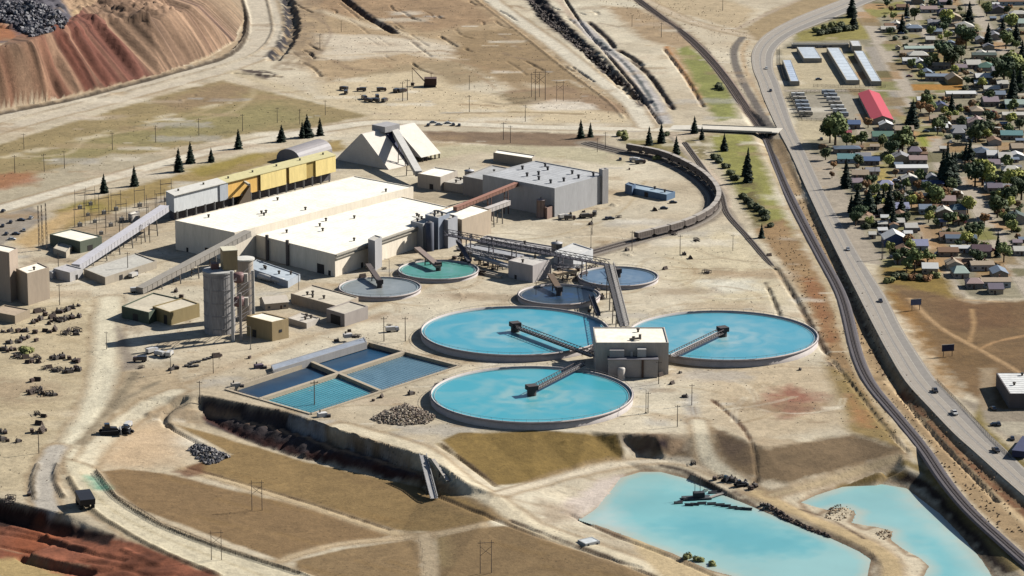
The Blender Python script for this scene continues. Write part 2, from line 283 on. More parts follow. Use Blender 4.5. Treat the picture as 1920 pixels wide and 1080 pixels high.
# haul road round the dump
HA = [(-60, 230), (0, 213), (120, 190), (220, 165), (330, 135), (420, 108), (456, 78), (465, 40), (455, 0), (450, -30)]
HB = [(-60, 270), (0, 250), (100, 222), (230, 190), (330, 162), (440, 132), (500, 110), (530, 80), (528, 40), (515, 0), (510, -30)]
poly([(-60, 235), (0, 190), (100, 180), (200, 158), (300, 134), (390, 102), (445, 70), (452, 20), (480, 40), (430, 110), (200, 175), (0, 222)], (196, 172, 140), soft=3, amp=3, speck=.9)
strip(HA, HB, (220, 206, 182), soft=2, amp=1.5, cls='haul_road')
line([(a, b + 1) for a, b in HA], (92, 80, 66), w=2.6, soft=1, amp=.6)
line([(496, -20), (508, 30), (510, 62), (485, 95), (430, 118), (300, 155), (100, 205), (0, 232)], (150, 132, 108), w=2.5, soft=1.5, amp=1, a=.8)
line([(-60, 250), (0, 231), (120, 206), (260, 170), (400, 132), (478, 100)], (224, 210, 182), w=6, soft=4, amp=1.5, a=.5)
line([(522, -20), (538, 20), (541, 52), (528, 85), (505, 108)], (64, 60, 62), w=9, soft=2, amp=4, speck=.9)
poly([(450, 130), (500, 132), (520, 140), (500, 150), (452, 146)], (98, 84, 74), soft=2, amp=4, speck=.8)
line([(440, 135), (560, 175), (720, 218)], (216, 198, 164), w=12, soft=4, amp=3)
# dump top
poly([(-160, -60), (470, -120), (402, 0), (385, 12), (340, 32), (200, 42), (110, 60), (0, 92), (-160, 100)], (190, 158, 126), soft=4, amp=5, var=.25)
poly([(130, 24), (200, 10), (340, 22), (330, 36), (180, 42)], (222, 192, 146), soft=6, amp=6)
poly([(230, -30), (385, -30), (370, 8), (240, 20)], (188, 138, 106), soft=7, amp=6)
poly([(-100, -40), (70, -40), (138, 34), (150, 50), (60, 78), (-100, 90)], (104, 100, 106), soft=3, amp=7, var=.35)
poly([(60, 30), (140, 40), (160, 55), (60, 78)], (158, 156, 160), soft=5, amp=7, var=.2)
poly([(-100, 38), (10, 40), (45, 72), (-100, 90)], (178, 120, 84), soft=4, amp=4)
for i in range(26):
    x = RND.uniform(560, 1180); y = RND.uniform(0, 200); L_ = RND.uniform(20, 90)
    line([(x, y), (x + L_ * .6, y + RND.uniform(-6, 16)), (x + L_ * 1.3, y + RND.uniform(0, 30))], RND.choice([(150, 126, 100), (232, 216, 188), (176, 146, 112), (138, 116, 94)]), w=RND.uniform(2, 7), soft=2, amp=3, a=.6)
# roads of the north side
R2 = [(-60, 408), (0, 392), (130, 355), (300, 308), (400, 282), (500, 262), (620, 240), (720, 229), (900, 234), (1000, 238), (1180, 242), (1320, 243)]
poly([(100, 395), (330, 328), (480, 287), (640, 262), (650, 282), (520, 302), (300, 368), (200, 402), (120, 432)], (172, 148, 96), soft=3, amp=4, var=.2, cls=GRASS)
poly([(340, 318), (480, 286), (500, 292), (380, 330)], (170, 150, 74), soft=5, amp=5, a=.8)
poly([(120, 385), (170, 376), (200, 390), (120, 408)], (150, 138, 60), soft=5, amp=5, a=.8)
poly([(130, 432), (310, 370), (330, 385), (310, 420), (220, 465), (140, 460)], (178, 160, 134), soft=4, amp=5, var=.2)
poly([(-60, 420), (60, 388), (92, 408), (0, 462), (-60, 475)], (168, 156, 140), soft=1.5, amp=1, cls='parking_lot')
poly([(20, 455), (80, 415), (150, 385), (160, 395), (60, 470)], (208, 176, 126), soft=4, amp=4)
line(R2, (238, 226, 202), w=14, soft=2, amp=1.5, cls='dirt_road')
line([(650, 268), (780, 262), (1000, 275), (1130, 285)], (196, 176, 144), w=5, amp=2)
poly([(790, 246), (1000, 248), (1140, 253), (1125, 272), (1000, 276), (800, 263)], (144, 120, 96), soft=3, amp=4, var=.2)
poly([(700, 280), (800, 268), (1120, 278), (1200, 290), (1160, 310), (900, 285), (810, 300)], (206, 194, 160), soft=5, amp=5)
# ditch system
line([(870, -40), (960, 30), (1040, 85), (1110, 140), (1180, 192), (1212, 238)], (234, 222, 198), w=12, soft=2, amp=1.5, cls='dirt_road')
strip([(970, -20), (1010, 35), (1070, 82), (1130, 137), (1180, 178), (1195, 200)], [(1010, -20), (1060, 42), (1110, 88), (1160, 138), (1205, 178), (1218, 200)], (84, 74, 70), soft=2, amp=4, var=.4, speck=1)
line([(1030, -20), (1090, 50), (1150, 110), (1200, 170), (1232, 228)], (212, 190, 164), w=6, soft=2, amp=1.5)
line([(1048, -20), (1090, 44), (1140, 103), (1190, 164), (1238, 232)], (70, 58, 50), w=1.8, soft=.8, amp=.5)
line([(1080, 38), (1125, 80), (1180, 126), (1222, 180), (1248, 230)], (208, 200, 192), w=9, soft=2, amp=2, var=.2)
line([(1120, 72), (1165, 112), (1205, 160), (1235, 210)], (120, 124, 122), w=2.4, soft=1, amp=2)
line([(1105, 42), (1140, 74), (1152, 90)], (96, 78, 66), w=4, soft=2, amp=1.5); line([(1186, 114), (1220, 145), (1262, 205)], (106, 86, 72), w=4, soft=2, amp=2)
line([(1160, 95), (1180, 105), (1200, 120)], (86, 70, 60), w=4, soft=2, amp=2)
poly([(1120, -20), (1310, -20), (1420, 20), (1390, 58), (1290, 30), (1200, 5)], (206, 184, 148), soft=5, amp=5)
poly([(1130, 10), (1200, 15), (1290, 60), (1330, 100), (1260, 88), (1200, 70)], (184, 158, 124), soft=5, amp=6, var=.2)
line([(1250, 88), (1290, 145), (1322, 195)], (202, 142, 84), w=4, soft=2, amp=2)
line([(1262, 90), (1305, 150), (1340, 205)], (196, 164, 124), w=6, soft=2, amp=2)
poly([(1268, 92), (1292, 86), (1330, 116), (1368, 160), (1385, 222), (1345, 228), (1315, 180)], (150, 150, 84), soft=3, amp=4, var=.25, cls=GRASS)
line([(1190, -10), (1290, 38), (1380, 62), (1425, 72)], (216, 196, 166), w=9, soft=2, amp=1.5, cls='dirt_road')
poly([(1395, 55), (1450, 15), (1560, -20), (1760, -40), (1620, 10), (1500, 30), (1420, 75)], (180, 156, 118), soft=3, amp=4, var=.15)
line([(1380, 55), (1440, 25), (1530, -15)], (196, 176, 150), w=5, soft=2)
RAILN = [(1170, -20), (1240, 33), (1290, 70), (1335, 115), (1370, 160), (1400, 205), (1428, 243), (1440, 262)]
line(RAILN, (150, 130, 112), w=9, soft=1.5, amp=.8, cls='railway_bed')
line([(1392, 70), (1376, 95), (1382, 130), (1402, 170), (1428, 212), (1448, 243)], (128, 118, 108), w=6, soft=1, amp=.6, cls='service_road')
line([(1402, 76), (1392, 100), (1402, 140), (1424, 180), (1442, 215)], (206, 180, 144), w=4, soft=1.5)
# town side
poly([(1455, 100), (1500, 60), (1640, 0), (1760, -40), (2100, -40), (2100, 560), (1830, 560), (1760, 520), (1650, 505), (1600, 440), (1530, 300), (1480, 200)], (160, 150, 124), soft=3, amp=2, var=.25)
poly([(1495, 62), (1560, 40), (1602, 24), (1640, 60), (1630, 74), (1490, 78)], (158, 146, 82), soft=3, amp=4, var=.2)
poly([(1580, 22), (1700, 0), (1700, 20), (1640, 34)], (156, 148, 84), soft=3, amp=4)
poly([(1465, 92), (1618, 84), (1652, 166), (1492, 166), (1470, 130)], (206, 190, 156), soft=1.5, amp=1)
poly([(1482, 178), (1600, 176), (1625, 222), (1502, 226)], (176, 166, 146), soft=1.5, amp=1)
poly([(1618, 88), (1662, 86), (1700, 140), (1722, 205), (1700, 238), (1660, 172)], (172, 162, 148), soft=2, amp=2)
poly([(1492, 222), (1560, 228), (1570, 262), (1500, 262)], (206, 190, 156), soft=2, amp=2)
poly([(1505, 282), (1560, 300), (1600, 390), (1640, 470), (1690, 500), (1610, 492), (1560, 420)], (184, 170, 150), soft=2, amp=2)
for pts, wd in (([(1600, 10), (1640, 60), (1672, 120), (1705, 190), (1748, 262), (1778, 330), (1800, 352)], 11), ([(1800, -30), (1840, 40), (1880, 95), (1900, 100)], 11), ([(1808, 335), (1836, 388), (1870, 448), (1915, 520), (1950, 570)], 11),
                ([(1712, 405), (1735, 440), (1757, 488), (1800, 555)], 6), ([(1640, 82), (1760, 84)], 7), ([(1480, 170), (1700, 170)], 6), ([(1690, 176), (1860, 176), (2000, 180)], 6), ([(1812, 274), (2000, 284)], 8), ([(1735, 486), (1860, 488), (2000, 505)], 9), ([(1605, 225), (1640, 300), (1672, 350)], 5), ([(1690, -20), (1720, 30), (1750, 90), (1780, 110)], 6)):
    line(pts, (196, 182, 162), w=wd + 1.5, soft=1.5, amp=1, cls='street')
for i in range(150):
    x = RND.uniform(1590, 1918); y = RND.uniform(5, 520)
    if x < 1560 + y * .25: continue
    c = RND.choice([(140, 136, 72), (128, 122, 66), (164, 150, 90), (176, 140, 96), (150, 126, 84), (190, 150, 104), (110, 104, 60)])
    g = G(x, y); r = RND.uniform(4, 9); poly([(g.x - r, g.y - 2 * r), (g.x + r, g.y - 2 * r), (g.x + r, g.y + 2 * r), (g.x - r, g.y + 2 * r)], c, world=True, soft=2, amp=3, a=.8)
poly([(1708, 158), (1805, 158), (1808, 168), (1712, 170)], (180, 130, 60), soft=1, amp=1)
poly([(1718, 255), (1735, 255), (1745, 275), (1728, 275)], (164, 166, 70), soft=2, amp=2)
poly([(1635, 312), (1662, 318), (1672, 338), (1640, 345)], (182, 160, 92), soft=2, amp=2)
poly([(1645, 500), (1760, 500), (1800, 560), (1700, 590), (1670, 560)], (150, 124, 62), soft=4, amp=4, var=.2)
# field right of the highway
poly([(1662, 530), (1780, 556), (1830, 566), (2050, 560), (2050, 800), (1870, 772), (1805, 735), (1760, 680), (1700, 600)], (132, 104, 70), soft=4, amp=4, var=.2, cls=GRASS)
poly([(1668, 548), (1712, 585), (1750, 660), (1800, 745), (1760, 720), (1715, 640)], (184, 134, 66), soft=6, amp=7, a=.65, var=.25)
poly([(1760, 560), (1900, 570), (1920, 610), (1780, 620)], (120, 86, 56), soft=9, amp=9, a=.6, var=.25)
poly([(1740, 600), (1830, 640), (1860, 700), (1780, 680)], (132, 102, 62), soft=9, amp=9, a=.6, var=.25)
line([(1705, 560), (1760, 612), (1830, 652), (1900, 692), (1960, 740)], (196, 160, 116), w=3, soft=1, amp=1, cls='footpath')
line([(1838, 654), (1870, 640), (1960, 622)], (190, 150, 104), w=2.4, soft=1); line([(1800, 562), (1880, 566)], (196, 166, 126), w=2.5, soft=1); line([(1822, 580), (1826, 610), (1818, 640)], (180, 144, 100), w=2.5, soft=1)
poly([(1795, 745), (1880, 768), (2050, 770), (2050, 900), (1905, 835), (1850, 795)], (164, 150, 130), soft=2, amp=1.5)
poly([(1838, 760), (1850, 800), (1960, 900), (1960, 930), (1880, 850), (1820, 790)], (150, 132, 78), soft=2, amp=2)
poly([(1858, 790), (1960, 792), (1960, 818), (1886, 816)], (196, 184, 160), soft=1, amp=.6)
poly([(1835, 690), (1866, 690), (1866, 770), (1840, 770)], (170, 148, 118), soft=2, amp=3)
# between railway and highway
strip([(1440, 262), (1482, 360), (1545, 480), (1588, 560), (1614, 660), (1642, 720), (1686, 770), (1745, 840), (1785, 900), (1838, 960), (1905, 1020), (1990, 1090)], [(1472, 262), (1507, 360), (1570, 480), (1606, 560), (1660, 660), (1698, 720), (1742, 770), (1820, 850), (1880, 905), (1960, 975), (2020, 1010), (2060, 1060)], (178, 150, 112), soft=1.5, amp=1.5, var=.2)
line([(1500, 330), (1548, 430), (1590, 520), (1625, 610), (1655, 690), (1700, 760), (1770, 840), (1870, 940), (1960, 1010)], (206, 182, 144), w=2.5, soft=1, amp=1)
line([(1560, 470), (1600, 560), (1640, 660), (1672, 725), (1720, 775)], (120, 96, 72), w=3, soft=1.5, amp=2.5, speck=.7)
line([(1690, 740), (1740, 795), (1800, 855), (1900, 945), (1960, 990)], (134, 94, 64), w=6, soft=2, amp=2, speck=.9)
line([(1660, 715), (1712, 775), (1770, 835), (1850, 915), (1960, 1010)], (226, 196, 152), w=2.4, soft=.8, amp=.8)
line([(1700, 830), (1760, 900), (1850, 985), (1930, 1060)], (196, 162, 120), w=2, soft=.8, amp=.8)
RAILC = [(1438, 262), (1476, 360), (1538, 480), (1580, 560), (1604, 660), (1631, 720), (1672, 770), (1730, 840), (1770, 900), (1820, 960), (1885, 1020), (1975, 1100)]
# left of the railway
poly([(1325, 248), (1410, 252), (1428, 300), (1470, 400), (1500, 470), (1440, 440), (1395, 380), (1350, 310)], (158, 154, 84), soft=3, amp=4, var=.22, cls=GRASS)
poly([(1390, 330), (1420, 345), (1440, 420), (1420, 440), (1385, 380)], (120, 108, 66), soft=3, amp=5, speck=.8)
poly([(1410, 430), (1470, 410), (1530, 500), (1570, 590), (1600, 680), (1640, 745), (1690, 830), (1640, 800), (1560, 700), (1520, 590), (1470, 500)], (168, 136, 96), soft=3, amp=4, var=.2)
poly([(1500, 520), (1530, 520), (1570, 640), (1555, 650)], (160, 104, 64), soft=3, amp=4, a=.7)
strip([(1425, 262), (1462, 360), (1522, 480), (1560, 560), (1584, 660), (1612, 720), (1650, 775), (1706, 845), (1750, 905), (1800, 965), (1860, 1030), (1930, 1100)], [(1430, 262), (1468, 360), (1528, 480), (1567, 560), (1590, 660), (1619, 720), (1659, 773), (1716, 843), (1758, 902), (1808, 962), (1868, 1026), (1940, 1096)], (206, 184, 146), soft=1.2, amp=1)
line([(1555, 680), (1600, 735), (1650, 800), (1695, 850)], (84, 66, 52), w=3, soft=1, amp=1.5)
line([(1560, 676), (1606, 733), (1656, 798), (1700, 846)], (210, 186, 150), w=2, soft=1, amp=1)
poly([(1540, 680), (1590, 700), (1640, 770), (1690, 845), (1640, 822), (1590, 810), (1560, 730)], (156, 132, 84), soft=3, amp=3, cls=GRASS)
poly([(1590, 740), (1620, 770), (1630, 800), (1600, 790)], (186, 126, 82), soft=4, amp=4, a=.7)
poly([(1330, 250), (1290, 262), (1250, 262), (1240, 285), (1290, 300), (1330, 300)], (150, 136, 96), soft=4, amp=5, speck=.9, var=.3)
poly([(1160, 262), (1240, 262), (1290, 310), (1230, 292)], (146, 134, 84), soft=4, amp=4, var=.3)
line([(1255, 250), (1290, 290), (1345, 345), (1362, 390), (1400, 440), (1455, 503)], (176, 162, 142), w=5, soft=1, amp=.8)
line([(1262, 250), (1298, 290), (1350, 343), (1367, 388)], (226, 206, 180), w=4, soft=1, amp=.8)
line([(1452, 500), (1500, 575), (1532, 635), (1552, 660)], (128, 108, 88), w=4, soft=1.2, amp=1)
LOOP = [(1100, 268), (1165, 285), (1235, 298), (1295, 325), (1332, 355), (1342, 382), (1322, 408), (1270, 432), (1180, 455), (1085, 482)]
line(LOOP, (158, 144, 126), w=16, soft=2, amp=1, cls='railway_bed')
# plant yard
poly([(1240, 440), (1400, 430), (1490, 570), (1330, 570), (1250, 520)], (224, 208, 174), soft=8, amp=8)
poly([(1310, 525), (1400, 520), (1430, 545), (1330, 552)], (236, 228, 206), soft=6, amp=7)
poly([(1315, 505), (1360, 500), (1400, 520), (1330, 530)], (176, 156, 128), soft=5, amp=6, a=.6, speck=.9)
line([(1435, 530), (1450, 560), (1462, 590)], (120, 108, 88), w=1.6, soft=1, amp=1.5)
poly([(1340, 640), (1540, 690), (1590, 790), (1430, 830), (1330, 790)], (214, 192, 158), soft=7, amp=7, a=.7)
poly([(1430, 738), (1480, 722), (1535, 742), (1530, 765), (1480, 784), (1438, 762)], (166, 112, 90), soft=6, amp=7, a=.95)
line([(1335, 750), (1390, 800), (1415, 850), (1418, 905)], (120, 90, 66), w=1.8, soft=1, amp=1.5)
poly([(1285, 740), (1300, 740), (1310, 790), (1290, 795)], (196, 190, 180), soft=3, amp=3)
line([(640, 600), (760, 550), (900, 505), (960, 490)], (190, 164, 128), w=5, soft=3, amp=2, a=.8)
line([(345, 720), (480, 668), (640, 612), (720, 588)], (182, 156, 122), w=6, soft=3, amp=3, a=.8)
line([(700, 820), (840, 770), (860, 730)], (224, 208, 176), w=7, soft=3, amp=2, a=.7)
line([(1210, 340), (1160, 400), (1050, 440), (960, 450)], (196, 174, 136), w=2, soft=1, amp=1, a=.6)
for i in range(130):
    x = RND.choice([RND.uniform(640, 1250), RND.uniform(1180, 1500), RND.uniform(0, 380)]); y = RND.uniform(440, 800)
    g = G(x, y); a = RND.uniform(0, 6.28); L = RND.uniform(20, 80); c = RND.uniform(-.02, .02); pts = []
    px_, py_ = g.x, g.y
    for k in range(7): pts.append((px_, py_)); px_ += math.cos(a) * L / 6; py_ += math.sin(a) * L / 6; a += c * L / 3
    cc = RND.choice([(178, 152, 116), (244, 232, 206), (160, 138, 108), (190, 168, 134)])
    for o_ in (0, 2.2): layer([(q + o_, r) for q, r in pts], False, cc, w=.9, soft=.8, amp=.5, a=.6, world=True)
for i in range(620):                                   # small stained and scuffed patches of soil
    x = RND.uniform(0, 1580); y = RND.uniform(10, 870)
    g = G(x, y); r = RND.choice([1, 1.5, 2, 3, 5, 8]); c = RND.choice([(178, 150, 114), (192, 166, 130), (244, 232, 208), (160, 134, 104), (206, 184, 156), (196, 190, 180), (250, 240, 220)])
    sx = r * RND.uniform(1, 3.5); poly([(g.x - sx, g.y - r), (g.x + sx, g.y - r), (g.x + sx, g.y + r), (g.x - sx, g.y + r)], c, world=True, soft=r * .5, amp=r * .9, a=.5)
# bank of the platform
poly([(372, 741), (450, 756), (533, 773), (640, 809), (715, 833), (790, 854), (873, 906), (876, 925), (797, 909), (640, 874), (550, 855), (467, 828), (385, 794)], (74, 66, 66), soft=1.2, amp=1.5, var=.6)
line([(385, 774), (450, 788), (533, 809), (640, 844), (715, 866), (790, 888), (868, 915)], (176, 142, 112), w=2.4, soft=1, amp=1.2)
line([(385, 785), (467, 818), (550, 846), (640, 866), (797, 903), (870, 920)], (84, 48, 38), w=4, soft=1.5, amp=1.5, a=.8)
for i in range(46):
    k = RND.random(); x = 540 + k * 240; y = 782 + k * 72
    line([(x, y), (x + 3, y + 12), (x + 8, y + RND.uniform(18, 30))], (168, 168, 166), w=1.2, soft=.7, amp=1, a=.7)
# grass banks and terraces
poly([(828, 826), (860, 812), (1000, 807), (1158, 812), (1172, 850), (1165, 866), (1080, 887), (1000, 903), (932, 910), (870, 870)], (146, 120, 68), soft=1.2, amp=1.2, var=.14, cls=GRASS)
line([(822, 832), (870, 868), (928, 912)], (196, 176, 140), w=2, soft=.8); line([(826, 830), (875, 868), (934, 912)], (104, 84, 60), w=1.2, soft=.6)
poly([(1165, 815), (1300, 815), (1290, 862), (1190, 855)], (150, 126, 100), soft=3, amp=4, var=.35)
poly([(1228, 822), (1250, 826), (1262, 862), (1230, 858)], (60, 46, 48), soft=1.5, amp=2.5)
poly([(1175, 822), (1225, 820), (1225, 850), (1195, 850)], (120, 92, 76), soft=3, amp=3, speck=.8)
poly([(1332, 800), (1380, 820), (1430, 842), (1470, 836), (1540, 820), (1600, 815), (1685, 840), (1690, 850), (1620, 869), (1550, 888), (1480, 906), (1430, 903), (1375, 885), (1345, 850)], (134, 112, 84), soft=2, amp=3, var=.2, cls=GRASS)
poly([(1340, 812), (1400, 830), (1400, 870), (1350, 850)], (110, 90, 74), soft=5, amp=5, a=.7)
poly([(190, 884), (230, 878), (330, 892), (500, 935), (640, 965), (748, 1000), (700, 1012), (560, 1040), (530, 1052), (400, 1005), (260, 955), (215, 918)], (148, 120, 84), soft=1.2, amp=1, var=.10, cls=GRASS)
poly([(318, 794), (400, 814), (470, 835), (560, 862), (640, 880), (800, 915), (880, 932), (955, 965), (900, 983), (820, 998), (740, 994), (600, 953), (470, 918), (378, 892), (352, 874), (435, 852), (385, 825)], (154, 127, 84), soft=1.2, amp=1.2, var=.10, cls=GRASS)
poly([(552, 1052), (640, 1030), (770, 1010), (790, 1018), (795, 1180), (590, 1180)], (152, 126, 90), soft=1.2, amp=1, var=.10, cls=GRASS)
poly([(818, 1008), (900, 988), (990, 984), (1100, 1022), (1215, 1066), (1240, 1180), (830, 1180)], (150, 124, 88), soft=1.2, amp=1, var=.10, cls=GRASS)
poly([(880, 932), (955, 965), (1000, 985), (1100, 1020), (1210, 1062), (1120, 1040), (900, 965), (800, 925)], (166, 136, 86), soft=1.2, amp=1.4, a=.9)
line([(790, 915), (860, 945), (1000, 1000), (1200, 1062)], (106, 86, 62), w=1.4, soft=.7, amp=.6)
line([(740, 1002), (820, 1010), (830, 1060)], (176, 156, 112), w=6, soft=4, a=.5)
for i in range(60):                                    # mowing and drainage streaks in the terraces
    x = RND.uniform(240, 1150); y = RND.uniform(880, 1070); c = RND.choice([(134, 108, 74), (166, 136, 96), (158, 126, 78)])
    line([(x, y), (x + 40, y + 12), (x + 95, y + 24)], c, w=2.5, soft=1.8, amp=1.2, a=.35)
# lower roads
line([(345, 880), (400, 895), (470, 915), (600, 955), (740, 1000), (800, 1006)], (208, 184, 146), w=5.5, soft=1, amp=.8, cls='dirt_path')
line([(350, 876), (470, 910), (600, 950), (730, 993)], (112, 90, 64), w=1.1, soft=.6)
line([(530, 1052), (560, 1040), (640, 1020), (800, 1004), (905, 984)], (206, 182, 146), w=5, soft=1, amp=.8, cls='dirt_path')
line([(795, 1005), (805, 1060), (815, 1180)], (206, 184, 150), w=6, soft=1.2, amp=1, cls='dirt_path')
line([(345, 738), (450, 772), (600, 815), (720, 845), (790, 868), (873, 918), (940, 950), (1000, 990), (1150, 1045), (1330, 1110)], (218, 200, 166), w=9, soft=1.5, amp=1, cls='dirt_road') if False else None
line([(640, 800), (720, 822), (800, 850), (880, 905), (940, 945), (1000, 985), (1150, 1040), (1330, 1105)], (236, 220, 188), w=10, soft=1.5, amp=1, cls='dirt_road')
line([(958, 975), (1040, 1008), (1140, 1045), (1290, 1105)], (112, 84, 60), w=1.2, soft=.6, a=.8)
line([(1070, 965), (1140, 998), (1230, 1030), (1330, 1075), (1400, 1110)], (120, 92, 66), w=1.6, soft=.8, amp=.8)
line([(940, 925), (1080, 888), (1180, 868), (1290, 866), (1370, 900), (1420, 925)], (234, 218, 190), w=6, soft=1.5, amp=1, cls='dirt_road')
line([(1310, 790), (1318, 830), (1335, 868), (1390, 905)], (234, 220, 190), w=7, soft=1.5, amp=1, cls='dirt_road')
line([(1420, 925), (1500, 962), (1580, 998), (1640, 1028), (1672, 1060), (1670, 1120)], (206, 180, 136), w=8, soft=1.2, amp=1, cls='dirt_road')
line([(1450, 928), (1540, 905), (1620, 880), (1690, 856)], (196, 174, 138), w=4, soft=1, amp=.8, cls='dirt_road')
for E_ in (POND1, POND2): line([tuple(q) for q in E_ + E_[:1]], (150, 124, 96), w=3.2, soft=1, amp=1.6, a=.8)
poly([(1040, 950), (1110, 905), (1170, 890), (1150, 925), (1120, 955), (1085, 978)], (222, 206, 190), soft=3, amp=4)
poly([(1000, 930), (1080, 950), (1095, 975), (1020, 985)], (180, 158, 132), soft=4, amp=5, a=.7, speck=.9)
poly([(1160, 985), (1250, 1040), (1400, 1105), (1500, 1160), (1300, 1160), (1200, 1040)], (212, 188, 146), soft=2, amp=2)
line([(1288, 1046), (1330, 1058), (1356, 1070)], (136, 126, 58), w=5, soft=1.5, amp=2.5)
line([(1240, 873), (1300, 888), (1352, 922)], (90, 76, 64), w=3, soft=1, amp=1)
line([(1690, 893), (1735, 910), (1785, 955), (1835, 1010), (1890, 1070)], (66, 50, 40), w=6, soft=1.5, amp=2, var=.5)
line([(1575, 915), (1640, 895), (1690, 888)], (140, 116, 70), w=4, soft=1.5, amp=2)
line([(1700, 868), (1750, 895), (1800, 945), (1850, 1000), (1905, 1065)], (150, 130, 84), w=5, soft=1.5, amp=1.5)
line([(1375, 920), (1440, 965), (1520, 1000), (1600, 1040)], (104, 84, 70), w=2.2, soft=1, amp=2, speck=.8)
line([(1500, 955), (1560, 975), (1620, 1010)], (110, 90, 70), w=1.5, soft=.8, amp=1)
# left yard
poly([(-60, 570), (190, 560), (185, 700), (120, 830), (60, 930), (-60, 930)], (208, 188, 150), soft=8, amp=8, a=.75, var=.18)
poly([(225, 690), (340, 690), (330, 735), (240, 790), (180, 850), (160, 830), (210, 760)], (204, 182, 148), soft=4, amp=4, a=.8)
poly([(225, 815), (330, 790), (345, 870), (220, 880), (170, 870)], (220, 192, 156), soft=6, amp=5, a=.7)
poly([(-60, 700), (110, 720), (120, 745), (40, 760), (-60, 740)], (176, 152, 122), soft=6, amp=7, a=.7, speck=.9)
poly([(480, 560), (640, 620), (560, 650), (470, 690), (380, 700), (300, 650)], (212, 192, 160), soft=8, amp=8, a=.5)
line([(207, 560), (200, 640), (195, 700), (170, 780), (128, 850), (150, 905)], (240, 228, 198), w=13, soft=3, amp=2, cls='dirt_road')
line([(330, 735), (260, 770), (190, 830), (150, 880)], (236, 222, 192), w=10, soft=2, amp=2, cls='dirt_road')
line([(255, 700), (215, 755), (150, 830)], (158, 142, 116), w=5, soft=2, amp=2); line([(300, 715), (240, 745), (210, 770)], (166, 150, 124), w=3, soft=1.5, amp=1.5)
poly([(215, 598), (240, 640), (265, 690), (232, 695), (222, 660)], (164, 150, 132), soft=2, amp=2)
strip([(180, 880), (215, 932), (300, 982), (420, 1028), (560, 1070), (660, 1110)], [(118, 860), (158, 948), (240, 1006), (330, 1048), (420, 1082), (470, 1110)], (232, 218, 186), soft=1.5, amp=1.2, cls='haul_road')
line([(180, 882), (218, 932), (302, 984), (422, 1030), (562, 1074)], (88, 74, 54), w=1.3, soft=.6, amp=.3)
line([(130, 895), (170, 952), (250, 1005), (330, 1045), (410, 1078)], (150, 136, 110), w=2.6, soft=1, amp=.6)
line([(150, 885), (195, 945), (290, 1000), (410, 1048), (520, 1090)], (196, 178, 140), w=1.5, soft=1, a=.6)
line([(108, 840), (82, 885), (80, 925), (92, 958)], (206, 196, 180), w=10, soft=1.5, amp=1.5, cls='haul_road')
line([(72, 870), (62, 900), (66, 935)], (120, 106, 86), w=2, soft=1, amp=1); line([(108, 870), (104, 900), (120, 930)], (120, 106, 86), w=1.5, soft=1, amp=1)
line([(168, 895), (180, 905), (190, 915)], (120, 190, 160), w=5, soft=3, amp=2, a=.8)
poly([(240, 800), (300, 790), (320, 850), (250, 870), (190, 860)], (218, 188, 150), soft=6, amp=6, a=.7)
poly([(330, 885), (380, 865), (390, 890), (350, 895)], (120, 80, 56), soft=2, amp=3, a=.8)
# pit corner
poly([(-160, 948), (0, 950), (85, 970), (150, 990), (215, 1008), (260, 1020), (420, 1085), (470, 1160), (-160, 1160)], (146, 90, 66), soft=1.5, amp=2, var=.6)
poly([(-160, 916), (0, 936), (80, 956), (215, 1004), (205, 1026), (85, 991), (-160, 964)], (66, 44, 36), soft=1, amp=1.5, var=.5)
poly([(-160, 1062), (40, 1052), (130, 1080), (120, 1160), (-160, 1160)], (188, 162, 112), soft=3, amp=4)
poly([(10, 1012), (70, 985), (120, 1005), (60, 1040), (20, 1040)], (168, 96, 62), soft=4, amp=5, a=.8)
poly([(150, 1060), (300, 1055), (420, 1100), (200, 1160)], (138, 84, 60), soft=5, amp=6, a=.7, var=.4)
line([(60, 1043), (110, 1055), (165, 1062)], (176, 140, 110), w=1.2, soft=.6); line([(0, 1028), (50, 1040)], (170, 130, 100), w=1.2, soft=.6)
# coloured rock bands of the dump face, following the gullies
def bands():
    m = (GX < -120) & (GY > 1950) & inm
    h = vnoise(A1, A1 * 0, 40, 41); s = vnoise(A1, fr * 8, 6, 42); r = vnoise(A1, A1 * 0, 13, 43); u = vnoise(A1, fr * 3, 2.6, 44)
    lft = np.clip(1.1 - along / 330, 0, 1)
    red = LC((132, 78, 60)); pur = LC((112, 90, 84)); tan = LC((158, 130, 106)); ora = LC((158, 122, 98))
    k1 = np.clip(h * 1.2 + r * .8 + .4, 0, 1)[..., None]; k2 = np.clip(r * 1.5 + s * .4 + .3, 0, 1)[..., None]
    c = (red * lft[..., None] + pur * (1 - lft[..., None])) * (1 - k1) + (ora * lft[..., None] + tan * (1 - lft[..., None])) * k1
    c = c * (1 - .5 * k2) + tan * .5 * k2; c = c * (1 + .32 * s + .48 * u)[..., None]
    e = np.clip((along - 330) / 120, 0, 1)[..., None]; c = c * (1 - e * .8) + LC((176, 154, 126)) * e * .8
    COL[m] = c[m]
bands()
strip(HA, [(a, b - 5) for a, b in HA], (190, 166, 136), soft=2, amp=2, a=.9, speck=1)
line([(a, b + 1) for a, b in HA], (92, 80, 66), w=2.2, soft=1, amp=.6)
